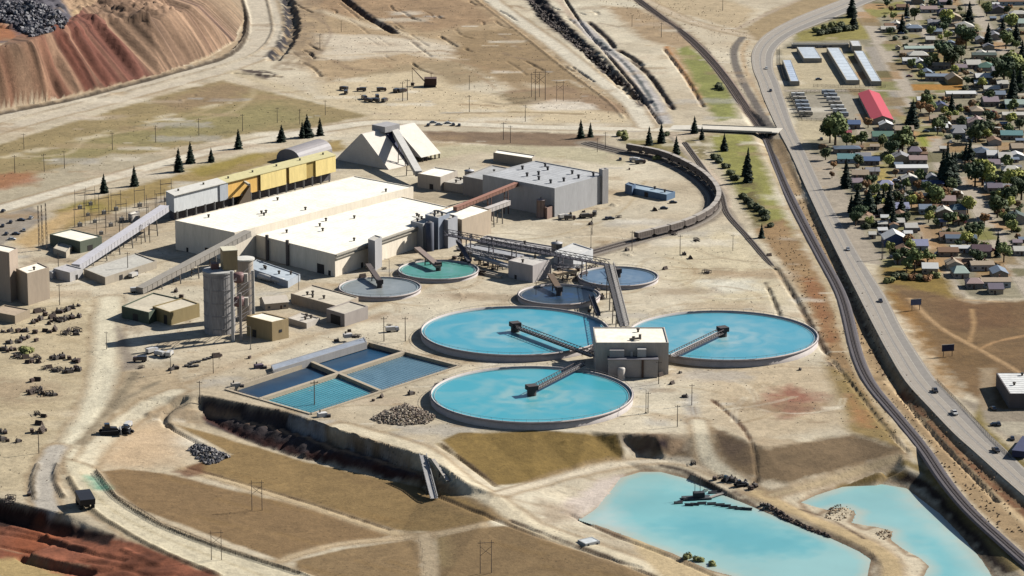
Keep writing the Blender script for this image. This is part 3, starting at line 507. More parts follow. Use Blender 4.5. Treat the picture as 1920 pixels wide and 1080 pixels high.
# ------------------------------------------------------------------ materials
MATS = {}
def nodes(m):
    m.use_nodes = True; t = m.node_tree; b = t.nodes['Principled BSDF']; return t, b
def mat(col, rough=.8, var=.12, scale=.35, metal=0, photo=True, stripe=0, spec=.3, streak=0):
    key = (col, rough, var, scale, metal, stripe, streak)
    if key in MATS: return MATS[key]
    m = bpy.data.materials.new('surface'); t, b = nodes(m); N = t.nodes.new; L = t.links.new
    c = alb(col) if photo else col
    g = N('ShaderNodeNewGeometry'); mp = N('ShaderNodeMapping'); L(g.outputs['Position'], mp.inputs[0]); mp.inputs['Scale'].default_value = (scale, scale, scale * (.15 if streak else 1))
    n = N('ShaderNodeTexNoise'); n.inputs['Scale'].default_value = 1; n.inputs['Detail'].default_value = 5; L(mp.outputs[0], n.inputs[0])
    n2 = N('ShaderNodeTexNoise'); n2.inputs['Scale'].default_value = 6; n2.inputs['Detail'].default_value = 3; L(mp.outputs[0], n2.inputs[0])
    ad = N('ShaderNodeMath'); ad.operation = 'ADD'; L(n.outputs[0], ad.inputs[0]); L(n2.outputs[0], ad.inputs[1])
    mr = N('ShaderNodeMapRange'); L(ad.outputs[0], mr.inputs[0]); mr.inputs[1].default_value = .65; mr.inputs[2].default_value = 1.35
    mr.inputs[3].default_value = 1 - var * 1.6; mr.inputs[4].default_value = 1 + var
    f = mr.outputs[0]
    if stripe:
        w_ = N('ShaderNodeTexWave'); w_.bands_direction = 'DIAGONAL'; w_.inputs['Scale'].default_value = stripe; L(g.outputs['Position'], w_.inputs[0])
        m2 = N('ShaderNodeMapRange'); L(w_.outputs[1], m2.inputs[0]); m2.inputs[3].default_value = .9; m2.inputs[4].default_value = 1.04
        mm = N('ShaderNodeMath'); mm.operation = 'MULTIPLY'; L(f, mm.inputs[0]); L(m2.outputs[0], mm.inputs[1]); f = mm.outputs[0]
    vm = N('ShaderNodeVectorMath'); vm.operation = 'SCALE'; vm.inputs[0].default_value = c; L(f, vm.inputs['Scale']); L(vm.outputs[0], b.inputs['Base Color'])
    b.inputs['Roughness'].default_value = rough; b.inputs['Metallic'].default_value = metal; b.inputs['Specular IOR Level'].default_value = spec
    MATS[key] = m; return m
def ground_mat(name, attr='albedo', water=False):
    m = bpy.data.materials.new(name); t, b = nodes(m); N = t.nodes.new; L = t.links.new
    a = N('ShaderNodeAttribute'); a.attribute_name = attr; g = N('ShaderNodeNewGeometry')
    if water:
        n = N('ShaderNodeTexNoise'); n.inputs['Scale'].default_value = .03; n.inputs['Detail'].default_value = 4; L(g.outputs['Position'], n.inputs[0])
        mr = N('ShaderNodeMapRange'); L(n.outputs[0], mr.inputs[0]); mr.inputs[1].default_value = .3; mr.inputs[2].default_value = .7; mr.inputs[3].default_value = .93; mr.inputs[4].default_value = 1.06
        f = mr.outputs[0]; b.inputs['Roughness'].default_value = .35; b.inputs['Specular IOR Level'].default_value = .2
    else:
        n = N('ShaderNodeTexNoise'); n.inputs['Scale'].default_value = .55; n.inputs['Detail'].default_value = 6; n.inputs['Roughness'].default_value = .65; L(g.outputs['Position'], n.inputs[0])
        n2 = N('ShaderNodeTexNoise'); n2.inputs['Scale'].default_value = .12; n2.inputs['Detail'].default_value = 6; n2.inputs['Distortion'].default_value = 1.5; L(g.outputs['Position'], n2.inputs[0])
        ad = N('ShaderNodeMath'); ad.operation = 'ADD'; L(n.outputs[0], ad.inputs[0]); L(n2.outputs[0], ad.inputs[1])
        mr = N('ShaderNodeMapRange'); L(ad.outputs[0], mr.inputs[0]); mr.inputs[1].default_value = .7; mr.inputs[2].default_value = 1.3; mr.inputs[3].default_value = .78; mr.inputs[4].default_value = 1.18
        f = mr.outputs[0]; b.inputs['Roughness'].default_value = .95; b.inputs['Specular IOR Level'].default_value = .1
        vo = N('ShaderNodeTexVoronoi'); vo.inputs['Scale'].default_value = .42; L(g.outputs['Position'], vo.inputs[0])
        vr = N('ShaderNodeMapRange'); L(vo.outputs['Distance'], vr.inputs[0]); vr.inputs[1].default_value = .10; vr.inputs[2].default_value = .3; vr.inputs[3].default_value = .62; vr.inputs[4].default_value = 1
        n3 = N('ShaderNodeTexNoise'); n3.inputs['Scale'].default_value = .05; n3.inputs['Detail'].default_value = 3; L(g.outputs['Position'], n3.inputs[0])
        nr = N('ShaderNodeMapRange'); L(n3.outputs[0], nr.inputs[0]); nr.inputs[1].default_value = .48; nr.inputs[2].default_value = .6
        mxs = N('ShaderNodeMix'); L(nr.outputs[0], mxs.inputs[0]); mxs.inputs[2].default_value = 1; L(vr.outputs[0], mxs.inputs[3])
        fm = N('ShaderNodeMath'); fm.operation = 'MULTIPLY'; L(f, fm.inputs[0]); L(mxs.outputs[0], fm.inputs[1]); f = fm.outputs[0]
        bp = N('ShaderNodeBump'); bp.inputs['Distance'].default_value = .5; bp.inputs['Strength'].default_value = .55; L(n.outputs[0], bp.inputs['Height']); L(bp.outputs[0], b.inputs['Normal'])
    vm = N('ShaderNodeVectorMath'); vm.operation = 'SCALE'; L(a.outputs['Color'], vm.inputs[0]); L(f, vm.inputs['Scale']); L(vm.outputs[0], b.inputs['Base Color'])
    return m
GM = ground_mat('soil')
def quads_mesh(name, X, Y, Z, colr, faces, mt):
    me = bpy.data.meshes.new(name); n = len(X); me.vertices.add(n)
    co = np.stack([X, Y, Z], 1).astype(np.float32); me.vertices.foreach_set('co', co.ravel())
    nf = len(faces); me.loops.add(nf * 4); me.polygons.add(nf)
    me.loops.foreach_set('vertex_index', faces.astype(np.int32).ravel())
    me.polygons.foreach_set('loop_start', np.arange(0, nf * 4, 4, dtype=np.int32))
    me.update(calc_edges=True)
    at = me.attributes.new('albedo', 'FLOAT_COLOR', 'POINT'); cc = np.ones((n, 4), np.float32); cc[:, :3] = np.clip(colr, 0, .85); at.data.foreach_set('color', cc.ravel())
    me.polygons.foreach_set('use_smooth', np.ones(nf, bool)); me.materials.append(mt)
    o = bpy.data.objects.new(name, me); C.objects.link(o); return o
IDX = np.arange(GX.size).reshape(GX.shape)
QF = np.stack([IDX[:-1, :-1], IDX[1:, :-1], IDX[1:, 1:], IDX[:-1, 1:]], -1)
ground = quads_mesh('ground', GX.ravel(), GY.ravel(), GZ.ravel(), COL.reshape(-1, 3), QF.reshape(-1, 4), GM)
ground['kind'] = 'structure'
def carve(name, mask, dz, kind='structure', Z=None, colr=None, mt=None):
    q = mask[:-1, :-1] & mask[1:, :-1] & mask[1:, 1:] & mask[:-1, 1:]
    f = QF[q]; u, inv = np.unique(f.ravel(), return_inverse=True)
    if len(u) == 0: return
    z = (GZ if Z is None else Z).ravel()[u] + dz; cc = (COL if colr is None else colr).reshape(-1, 3)[u]
    o = quads_mesh(name, GX.ravel()[u], GY.ravel()[u], z, cc, inv.reshape(-1, 4), mt or GM); o['kind'] = kind; return o
for i, (k, M) in enumerate(CLS.items()):
    carve(k, M, (.015 + .006 * i), 'stuff' if k == GRASS else 'structure')
# ------------------------------------------------------------------ pond water: pale turquoise, milky with silt
WC = np.empty_like(COL); WC[:] = LC((168, 214, 210))
def wlayer(pts, col, soft, amp, a=1):
    global COL
    keep = COL; COL = WC; layer([tuple(P(x, y, WATER)[:2]) for x, y in pts], True, col, soft=soft, amp=amp, a=a, var=.02, world=True); COL = keep
wlayer([(1120, 1000), (1160, 940), (1240, 910), (1330, 920), (1400, 960), (1480, 990), (1540, 1020), (1500, 1040), (1400, 1040), (1300, 1020), (1200, 990)], (146, 208, 208), 9, 10)
wlayer([(1230, 985), (1300, 965), (1400, 985), (1500, 1010), (1520, 1030), (1440, 1040), (1330, 1025)], (120, 196, 202), 10, 9)
wlayer([(1200, 1008), (1330, 1050), (1450, 1085), (1600, 1090), (1610, 1150), (1380, 1150)], (186, 218, 208), 8, 8, .8)
wlayer([(1085, 975), (1140, 950), (1180, 990), (1150, 1000)], (216, 226, 216), 8, 8, .8)
wlayer([(1540, 945), (1620, 915), (1680, 915), (1760, 985), (1700, 990), (1620, 960)], (160, 212, 210), 8, 8)
wlayer([(1700, 1000), (1780, 1010), (1850, 1120), (1740, 1120), (1740, 1050)], (140, 206, 208), 9, 9)
wlayer([(1680, 905), (1730, 945), (1800, 1010), (1860, 1090), (1840, 1090), (1770, 1010), (1690, 940)], (200, 222, 212), 6, 6, .8)
for E_ in (POND1, POND2):                              # silt shallows along the shores
    w_ = [tuple(P(x, y, WATER)[:2]) for x, y in E_]; dd = dist_poly(w_, GX, GY, True) + 2.5 * N12 + 1.2 * N4; m = (np.clip(1 - dd / 6.5, 0, 1) * .75)[..., None] * inside(w_, GX, GY)[..., None]
    WC = WC * (1 - m) + LC((214, 212, 190)) * m
WM = ground_mat('milky_water', water=True)
def pond(pts):
    w_ = [tuple(P(x, y, WATER)[:2]) for x, y in pts]
    ex = inside(w_, GX, GY) | (dist_poly(w_, GX, GY, True) < 4) if False else inside(w_, GX, GY)
    e = ex.copy(); e[1:] |= ex[:-1]; e[:-1] |= ex[1:]; e[:, 1:] |= ex[:, :-1]; e[:, :-1] |= ex[:, 1:]
    return carve('pond_water', e, 0, 'structure', np.full(GX.shape, WATER - .05), WC, WM)
pond(POND1); pond(POND2)
# ------------------------------------------------------------------ mesh builder
class MB:
    def __init__(s): s.v = []; s.f = []
    def add(s, vs, fs):
        b = len(s.v); s.v += [Vector(v) for v in vs]; s.f += [tuple(i + b for i in f) for f in fs]; return s
    def prism(s, ring, z0, z1, top=True, bot=False):
        n = len(ring); b = [(p[0], p[1], z0) for p in ring] + [(p[0], p[1], z1) for p in ring]
        fs = [(i, (i + 1) % n, n + (i + 1) % n, n + i) for i in range(n)]
        if top: fs.append(tuple(range(n, 2 * n)))
        if bot: fs.append(tuple(reversed(range(n))))
        return s.add(b, fs)
    def box(s, c, size, rz=0, z0=None):
        cx, cy = c[0], c[1]; hx, hy = size[0] / 2, size[1] / 2; ca, sa = math.cos(rz), math.sin(rz)
        ring = [(cx + x * ca - y * sa, cy + x * sa + y * ca) for x, y in ((-hx, -hy), (hx, -hy), (hx, hy), (-hx, hy))]
        zb = c[2] if z0 is None else z0; return s.prism(ring, zb, zb + size[2], True, True)
    def bar(s, a, b, w, h=None, up=Vector((0, 0, 1))):
        a = Vector(a); b = Vector(b); h = h or w; d = (b - a).normalized(); r = d.cross(up)
        if r.length < 1e-3: r = Vector((1, 0, 0))
        r.normalize(); u = r.cross(d)
        vs = [p + r * x * w / 2 + u * y * h / 2 for p in (a, b) for x, y in ((-1, -1), (1, -1), (1, 1), (-1, 1))]
        return s.add(vs, [(0, 1, 5, 4), (1, 2, 6, 5), (2, 3, 7, 6), (3, 0, 4, 7), (3, 2, 1, 0), (4, 5, 6, 7)])
    def tube(s, a, b, r0, r1=None, n=10, caps=True):
        a = Vector(a); b = Vector(b); r1 = r0 if r1 is None else r1; d = (b - a).normalized()
        x = d.orthogonal().normalized(); y = d.cross(x)
        vs = [a + (x * math.cos(6.2832 * i / n) + y * math.sin(6.2832 * i / n)) * r0 for i in range(n)] + [b + (x * math.cos(6.2832 * i / n) + y * math.sin(6.2832 * i / n)) * r1 for i in range(n)]
        fs = [(i, (i + 1) % n, n + (i + 1) % n, n + i) for i in range(n)]
        if caps: fs += [tuple(reversed(range(n))), tuple(range(n, 2 * n))]
        return s.add(vs, fs)
    def lathe(s, c, prof, n=64, close=False):
        vs = [(c[0] + r * math.cos(6.28318 * i / n), c[1] + r * math.sin(6.28318 * i / n), c[2] + z) for r, z in prof for i in range(n)]; m_ = len(prof)
        fs = [(k * n + i, k * n + (i + 1) % n, (k + 1) * n + (i + 1) % n, (k + 1) * n + i) for k in range(m_ - 1) for i in range(n)]
        if close: fs += [((m_ - 1) * n + i, (m_ - 1) * n + (i + 1) % n, (i + 1) % n, i) for i in range(n)]
        return s.add(vs, fs)
    def build(s, name, mt, parent=None, smooth=False):
        o_ = Vector(parent['_o']) if parent is not None and '_o' in parent else Vector((0, 0, 0))
        me = bpy.data.meshes.new(name); me.from_pydata([tuple(v - o_) for v in s.v], [], s.f); me.materials.append(mt)
        if smooth: me.polygons.foreach_set('use_smooth', [True] * len(me.polygons))
        o = bpy.data.objects.new(name, me); C.objects.link(o)
        if parent is not None:
            o.parent = parent; o['_o'] = tuple(o_)
        return o
ALLTHINGS = []
def tag(o, label, cat, group=None):
    o['label'] = label; o['category'] = cat
    if group: o['group'] = group
    ALLTHINGS.append(o); return o
def thing(name, label, cat, loc, group=None):
    o = bpy.data.objects.new(name, None); C.objects.link(o); o.location = loc; o['_o'] = tuple(loc); o.empty_display_size = 1
    return tag(o, label, cat, group)
def copy_thing(src, loc, rz=0, sc=1, label=None, cat=None, group=None):
    r = src.copy(); C.objects.link(r); r.location = loc; r.rotation_euler = (0, 0, rz)
    r.scale = (sc, sc, sc) if not isinstance(sc, tuple) else sc
    for ch in list(src.children):
        c = ch.copy(); C.objects.link(c); c.parent = r
        for g_ in list(ch.children):
            d = g_.copy(); C.objects.link(d); d.parent = c
    if label: r['label'] = label
    if cat: r['category'] = cat
    if group: r['group'] = group
    ALLTHINGS.append(r); return r
PROTO = []
def proto(name):
    o = bpy.data.objects.new(name, None); C.objects.link(o); o['_o'] = (0, 0, 0); PROTO.append(o); return o
# ------------------------------------------------------------------ labels that say which one, from what stands nearest
LM = [((1640, 200), 'the red-roofed shed'), ((1540, 120), 'the middle of the storage yard'), ((1590, 290), 'the slate-blue roofed house'), ((1705, 318), 'the long white-edged house'),
      ((1680, 460), 'the big blue gabled house'), ((1720, 95), 'the long pale trailer home'), ((1800, 185), 'the long white trailer home'), ((1850, 110), 'the dark green roofed house'),
      ((1785, 155), 'the yellow gabled house'), ((1870, 532), 'the wide tan-roofed house'), ((1800, 450), 'the long dark slate house'), ((1775, 340), 'the tallest dark conifer'),
      ((1890, 712), 'the white-roofed building'), ((1445, 243), 'the road bridge'), ((1745, 350), 'the navy-roofed house'), ((1895, 10), 'the wide brown-roofed house'), ((1900, 258), 'the teal-roofed house'), ((1905, 415), 'the dark green long house'),
      ((1745, 20), 'the pink-brown roofed house'), ((1860, 345), 'the yellow-green tree'), ((1705, 220), 'the big conifer by the street'),
      ((720, 280), 'the A-frame building'), ((520, 315), 'the yellow bin gallery'), ((560, 390), 'the long white-roofed mill'), ((1020, 350), 'the grey-roofed mill'), ((410, 560), 'the concrete silo'),
      ((45, 520), 'the crusher tower'), ((140, 445), 'the green-walled shed'), ((300, 580), 'the olive shed'), ((220, 505), 'the low pale-roofed shed'), ((640, 730), 'the rectangular basins'),
      ((970, 620), 'the left thickener'), ((1355, 625), 'the right thickener'), ((997, 740), 'the front thickener'), ((1185, 670), 'the pump house'), ((712, 537), 'the grey settling tank'), ((1160, 517), 'the far blue settling tank'),
      ((1320, 380), 'the curved train'), ((800, 155), 'the rusty dragline'), ((250, 130), 'the gullied mine dump'), ((1290, 930), 'the left pond'), ((1700, 960), 'the right pond'), ((620, 830), 'the dark two-tier bank'),
      ((225, 808), 'the dark dozer'), ((160, 940), 'the black haul truck'), ((1777, 650), 'the dark billboard'), ((90, 640), 'the scrap yard centre'), ((1540, 210), 'the middle of the camper lot'), ((1220, 355), 'the blue plant shed'), ((1240, 160), 'the pale canal'), ((300, 260), 'the dry grass field'), ((450, 950), 'the lower dry terrace')]
NUM = ['', 'second ', 'third ', 'fourth ', 'fifth ', 'sixth ', 'seventh ', 'eighth ', 'ninth ', 'tenth ', 'eleventh ', 'twelfth ', 'thirteenth ', 'fourteenth ', 'fifteenth ', 'sixteenth ']
PEND = []
def later(o, desc, px, py, far=1.0): PEND.append((o, desc, px, py))
def settle_labels():
    grp = {}
    for o, desc, px, py in PEND:
        best = min(LM, key=lambda q: (q[0][0] - px) ** 2 + ((q[0][1] - py) * 1.8) ** 2)
        dx = px - best[0][0]; dy = (py - best[0][1]) * 1.8
        a = math.degrees(math.atan2(-dy, dx)) % 360
        rel = ['right of', 'behind-right of', 'behind', 'behind-left of', 'left of', 'in front left of', 'in front of', 'in front right of'][int((a + 22.5) // 45) % 8]
        grp.setdefault((desc, rel, best[1]), []).append((dx * dx + dy * dy, o.name, o))
    for (desc, rel, lm), l in grp.items():
        l.sort(key=lambda q: q[:2])
        for i, (_, _, o) in enumerate(l):
            pre = '' if len(l) == 1 else ('nearest ' if i == 0 else (NUM[i].strip() + ' nearest ' if i < len(NUM) else str(i + 1) + 'th nearest '))
            o['label'] = pre + desc + ' ' + rel + ' ' + lm
# ------------------------------------------------------------------ highway: asphalt, shoulders lines
def ribbon(mb, A, B, dz, n=1):
    ring = []
    for a, b in zip(A, B):
        for k in range(n + 1): p = a + (b - a) * k / n; ring.append((p.x, p.y, p.z + dz))
    m_ = n + 1; mb.add(ring, [(i * m_ + k, i * m_ + k + 1, (i + 1) * m_ + k + 1, (i + 1) * m_ + k) for i in range(len(A) - 1) for k in range(n)])
sA = smooth([(a, b, z) for (a, b), z in zip(HWL, HZ)], 4); sB = smooth([(a, b, z) for (a, b), z in zip(HWR, HZ)], 4)
hA = [P(*p) for p in sA]; hB = [P(*p) for p in sB]
mb = MB(); ribbon(mb, hA, hB, .35, 3); ribbon(mb, [a - Vector((0, 0, 1.5)) for a in hA], hA, .35)
hw = mb.build('highway', mat((182, 170, 154), .9, .10, .25)); hw['kind'] = 'structure'
def lerp(A, B, t): return [a + (b - a) * t for a, b in zip(A, B)]
mb = MB()
for t, wd in ((.10, .012), (.62, .012), (.36, .010), (.93, .010)): ribbon(mb, lerp(hA, hB, t), lerp(hA, hB, t + wd), .39)
o = mb.build('road_marking', mat((226, 220, 206), .7, .15)); o['kind'] = 'structure'
mb = MB(); ribbon(mb, lerp(hA, hB, .34), lerp(hA, hB, .44), .37); ribbon(mb, lerp(hA, hB, .66), lerp(hA, hB, .90), .37)
o = mb.build('asphalt_patch', mat((160, 152, 142), .9, .12, .3)); o['kind'] = 'structure'
# railway: dark ballast, sleepers, rails
def rail_line(pts, w_, zoff=0, nm='railway_track', cb=(118, 106, 102)):
    pts = smooth(pts, 6); c = [G(*p) + Vector((0, 0, zoff)) for p in pts]
    for _ in range(3): c = [c[0]] + [(c[i - 1] + c[i] * 2 + c[i + 1]) / 4 for i in range(1, len(c) - 1)] + [c[-1]]
    nr = []
    for i in range(len(c)):
        d = (c[min(i + 1, len(c) - 1)] - c[max(i - 1, 0)]); d.z = 0; d.normalize(); nr.append(Vector((d.y, -d.x, 0)))
    def off(k, z=0): return [p + n_ * k + Vector((0, 0, z)) for p, n_ in zip(c, nr)]
    mb = MB(); ribbon(mb, off(-w_ / 2 - 1, -.3), off(-w_ / 2, .35), 0); ribbon(mb, off(-w_ / 2, .35), off(w_ / 2, .35), 0, 2); ribbon(mb, off(w_ / 2, .35), off(w_ / 2 + 1, -.3), 0)
    base_ = mb.build(nm, mat(cb, .95, .25, .8)); base_['kind'] = 'structure'
    tr = [0] if w_ < 6 else [-w_ * .22, w_ * .22]
    for q in tr:
        mb = MB()
        L_ = 0
        for i in range(len(c) - 1):
            seg = (c[i + 1] - c[i]).length; k = max(1, int(seg / 1.3))
            for j in range(k):
                p = c[i].lerp(c[i + 1], j / k) + nr[i] * q + Vector((0, 0, .42)); mb.bar(p - nr[i] * 1.3, p + nr[i] * 1.3, .3, .15)
        s_ = mb.build('sleepers', mat((100, 88, 80), .9), base_); s_['kind'] = 'stuff'
        for e in (-.75, .75):
            mb = MB(); a = off(q + e - .09, .62); b = off(q + e + .09, .62); ribbon(mb, a, b, 0); ribbon(mb, off(q + e - .09, .45), a, 0); ribbon(mb, b, off(q + e + .09, .45), 0)
            mb.build('rail', mat((112, 96, 88), .6, .1, metal=.2), base_)
    return c, nr
rail_line(RAILC, 5.2, .25, cb=(104, 96, 98)); rail_line(RAILN, 6.4, .2, cb=(150, 128, 112))
LC_, LN_ = rail_line(LOOP, 9, .1, cb=(150, 138, 124))
rail_line([(1284, 268), (1320, 318), (1352, 362), (1362, 400), (1402, 445), (1452, 505)], 3.2, .1, cb=(142, 130, 116))
rail_line([(130, 520), (210, 470), (300, 420), (420, 372), (520, 338), (640, 305)], 4, .05, cb=(150, 140, 128)) if False else None

# ------------------------------------------------------------------ buildings
CREAM = (286, 270, 244); ROOFW = (300, 292, 270); GREYW = (196, 192, 188)
def para(L, N, R, z):
    l, n, r = P(*L, z), P(*N, z), P(*R, z); return [l, n, r, l + r - n]
def inset(ring, d):
    c = sum(ring, Vector((0, 0, 0))) / len(ring); out = []
    n = len(ring)
    for i in range(n):
        a, b, q = ring[i - 1], ring[i], ring[(i + 1) % n]
        u = (a - b).normalized(); v = (q - b).normalized(); s_ = abs(u.x * v.y - u.y * v.x) or 1
        out.append(b + (u + v) * d / s_)
    return out
def block(name, label, cat, L, N, R, h, wall=CREAM, roof=ROOFW, base=None, ring=None, wname='wall', doors=(), windows=(), vents=0, par=.5, seams=0, group=None, ventcol=(96, 84, 70), t=None, zoff=0):
    """flat-roofed building from three roof corners seen in the photograph and its height"""
    g0 = gz(P(N[0], N[1], h)) if base is None else base
    ring = ring or para(L, N, R, g0 + h)
    if t is None:
        c = sum(ring, Vector((0, 0, 0))) / 4; t = thing(name, label, cat, (c.x, c.y, g0), group)
    top = g0 + h; b = MB(); zb = g0 - 1.5 + zoff if zoff == 0 else g0 + zoff
    b.prism(ring, zb, top, False); ins = inset(ring, .6); n = len(ring)
    b.add([(p.x, p.y, top) for p in ring] + [(p.x, p.y, top) for p in ins], [(i, (i + 1) % n, n + (i + 1) % n, n + i) for i in range(n)])
    b.add([(p.x, p.y, top) for p in ins] + [(p.x, p.y, top - par) for p in ins], [(i, (i + 1) % n, n + (i + 1) % n, n + i) for i in range(n)])
    if zoff: b.add([(p.x, p.y, zb) for p in ring], [tuple(range(n))])
    b.build(wname, mat(wall, .75, .10, .25, streak=1), t)
    b = MB(); b.add([(p.x, p.y, top - par) for p in ins], [tuple(range(n))]); rf = b.build('roof', mat(roof, .85, .16, .09), t)
    def side(k, u, z0, z1, wd, out=.12):
        a, q = ring[k], ring[(k + 1) % n]; d = (q - a); Ld = d.length; d.normalize(); o = Vector((d.y, -d.x, 0))
        c = sum(ring, Vector((0, 0, 0))) / n
        if (a - c).dot(o) < 0: o = -o
        p = a + d * u * Ld; m_ = MB(); m_.bar((p.x - o.x * .1, p.y - o.y * .1, g0 + (z0 + z1) / 2), (p.x + o.x * out, p.y + o.y * out, g0 + (z0 + z1) / 2), wd, z1 - z0); return m_
    for k, u, wd, hh in doors: side(k, u, 0, hh, wd).build('door', mat((52, 46, 44), .7), t)
    for k, u, wd, z0, z1 in windows: side(k, u, z0, z1, wd).build('window', mat((60, 66, 76), .25, .05), t)
    r_ = random.Random(int(abs(N[0] * 7 + N[1])))
    for i in range(vents):
        u, v = r_.uniform(.08, .92), r_.uniform(.12, .88); p = ring[1] + (ring[0] - ring[1]) * u + (ring[2] - ring[1]) * v
        m_ = MB(); m_.tube((p.x, p.y, top - par - .1), (p.x, p.y, top + .9), .55, .55, 8); m_.tube((p.x, p.y, top + .9), (p.x, p.y, top + 1.4), .95, .8, 8); m_.build('roof_vent', mat(ventcol, .6), t)
    if seams:
        m_ = MB()
        for i in range(1, seams):
            u = i / seams; a = ins[1] + (ins[0] - ins[1]) * u; q = ins[2] + (ins[3] - ins[2]) * u; m_.bar((a.x, a.y, top - par + .03), (q.x, q.y, top - par + .03), .18, .1)
        m_.build('roof_seams', mat(tuple(int(v * .9) for v in roof), .85), rf)
    t['_ring'] = [tuple(p) for p in ring]; return t
def gallery(name, label, A, B, wd, ht, col, legs=4, cat='conveyor', group=None, roofcol=None, legcol=(120, 112, 104), open_=False, legw=.5):
    """inclined conveyor gallery between two points in the air, standing on trestles"""
    A, B = Vector(A), Vector(B); g = gz(A); t = thing(name, label, cat, (A.x, A.y, g), group)
    m_ = MB()
    if open_:
        for s_ in (-1, 1):
            d = (B - A).normalized(); r = Vector((d.y, -d.x, 0)).normalized() * s_ * wd / 2; up = Vector((0, 0, ht))
            m_.bar(A + r, B + r, .3); m_.bar(A + r + up, B + r + up, .3); k = max(4, int((B - A).length / (ht * 1.3)))
            for i in range(k):
                p = A.lerp(B, i / k) + r; q = A.lerp(B, (i + 1) / k) + r; m_.bar(p, p + up, .2); m_.bar(p if i % 2 else p + up, q + up if i % 2 else q, .2)
        m_.build('truss', mat(col, .7), t)
        m_ = MB(); m_.bar(A, B, wd * .8, .25); m_.build('walkway', mat(roofcol or col, .8), t)
    else:
        m_.bar(A, B, wd, ht); d = (B - A).normalized(); r = Vector((d.y, -d.x, 0)).normalized(); k = int((B - A).length / 4)
        for i in range(1, k):
            p = A.lerp(B, i / k); m_.bar(p - r * (wd / 2 + .12), p + r * (wd / 2 + .12), .25, ht + .1)
        m_.build('gallery', mat(col, .7, .1), t)
        up = Vector((0, 0, ht / 2 + .12)); m_ = MB(); m_.bar(A + up, B + up, wd + .5, .2); m_.build('roof', mat(roofcol or tuple(min(255, int(v * 1.08)) for v in col), .7, .1), t)
    for i in range(legs):
        p = A.lerp(B, (i + 1) / (legs + 1)); g = gz(p); d = (B - A).normalized(); r = Vector((d.y, -d.x, 0)).normalized() * wd * .45
        if p.z - g < 2.5: continue
        m_ = MB(); z0 = p.z if open_ else p.z - ht / 2
        for s_ in (-1, 1): m_.bar((p.x + r.x * s_ * 1.3, p.y + r.y * s_ * 1.3, g - .5), (p.x + r.x * s_, p.y + r.y * s_, z0), legw)
        h_ = z0 - g
        for q in (.35, .7): m_.bar((p.x - r.x * 1.2, p.y - r.y * 1.2, g + h_ * q), (p.x + r.x * 1.2, p.y + r.y * 1.2, g + h_ * q), legw * .6)
        m_.build('trestle', mat(legcol, .7), t)
    return t
# the main mill: two long white-roofed halls and an end block
b1 = block('mill_hall', 'long cream mill hall with white roof, the rear and left one of the two', 'building', (328, 413), (440, 436), (775, 350), 17.5, vents=7, seams=16, doors=((0, .55, 5, 5), (0, .2, 1.6, 2.6)))
b2 = block('mill_hall', 'cream mill hall with white roof beside the two small round tanks', 'building', (480, 440), (628, 477), (868, 394), 13.2, vents=9, seams=18, doors=((0, .82, 6, 5.5), (0, .93, 2, 3), (1, .2, 2, 3)))
R2_ = [Vector(p) for p in b2['_ring']]
for u in (.16, .42):
    p = R2_[0].lerp(R2_[1], u); m_ = MB(); o_ = Vector((-.77, -.64, 0)) * 1.0; m_.tube((p.x + o_.x, p.y + o_.y, -.5), (p.x + o_.x, p.y + o_.y, 15), 1.0, 1.0, 10); m_.build('wall_duct', mat((118, 106, 98), .6), b2)
m_ = MB(); a, q = R2_[1] + Vector((.6, -.35, -.5)), R2_[2] + Vector((.6, -.35, -.5)); m_.bar(a, q, 1.2, .8); m_.bar(a - Vector((0, 0, 2)), q - Vector((0, 0, 2)), .8, .4); m_.build('eaves_duct', mat((206, 196, 178), .7), b2)
block('stair_tower', 'narrow grey tower on the lit side wall of the front mill hall', 'tower', (690, 448), (703, 452), (716, 444), 17.5, wall=(196, 192, 190), roof=(230, 222, 206))
block('mill_end_block', 'cream end block with tall walls at the right end of the mill halls', 'building', (812, 398), (866, 412), (921, 393), 14.5, wall=(222, 200, 172), doors=((1, .3, 3, 4),))
block('mill_tower', 'pale blocky tower on the mill corner above the green tank', 'tower', (770, 414), (793, 420), (812, 413), 15.5, wall=(214, 212, 210), roof=(250, 240, 220), vents=2)
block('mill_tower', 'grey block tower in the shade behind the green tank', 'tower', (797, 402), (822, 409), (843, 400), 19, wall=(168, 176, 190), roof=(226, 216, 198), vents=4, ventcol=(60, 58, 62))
block('mill_tower', 'narrow grey head house where the dark truss bridge starts', 'tower', (822, 408), (840, 413), (858, 405), 17, wall=(186, 186, 190), roof=(214, 206, 192), vents=3, ventcol=(70, 66, 70))
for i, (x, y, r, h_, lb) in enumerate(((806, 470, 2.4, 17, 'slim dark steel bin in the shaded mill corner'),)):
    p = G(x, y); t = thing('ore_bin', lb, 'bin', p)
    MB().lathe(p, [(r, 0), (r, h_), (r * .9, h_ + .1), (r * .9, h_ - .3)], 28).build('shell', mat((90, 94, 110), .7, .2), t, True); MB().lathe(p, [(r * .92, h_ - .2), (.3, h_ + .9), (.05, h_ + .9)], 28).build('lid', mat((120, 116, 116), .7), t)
p = G(715, 504); block('lean_to', 'low shed with blue-grey roof in the shade under the mill wall', 'shed', (458, 499), (540, 527), (563, 514), 4, wall=(200, 206, 212), roof=(206, 216, 222), vents=4)
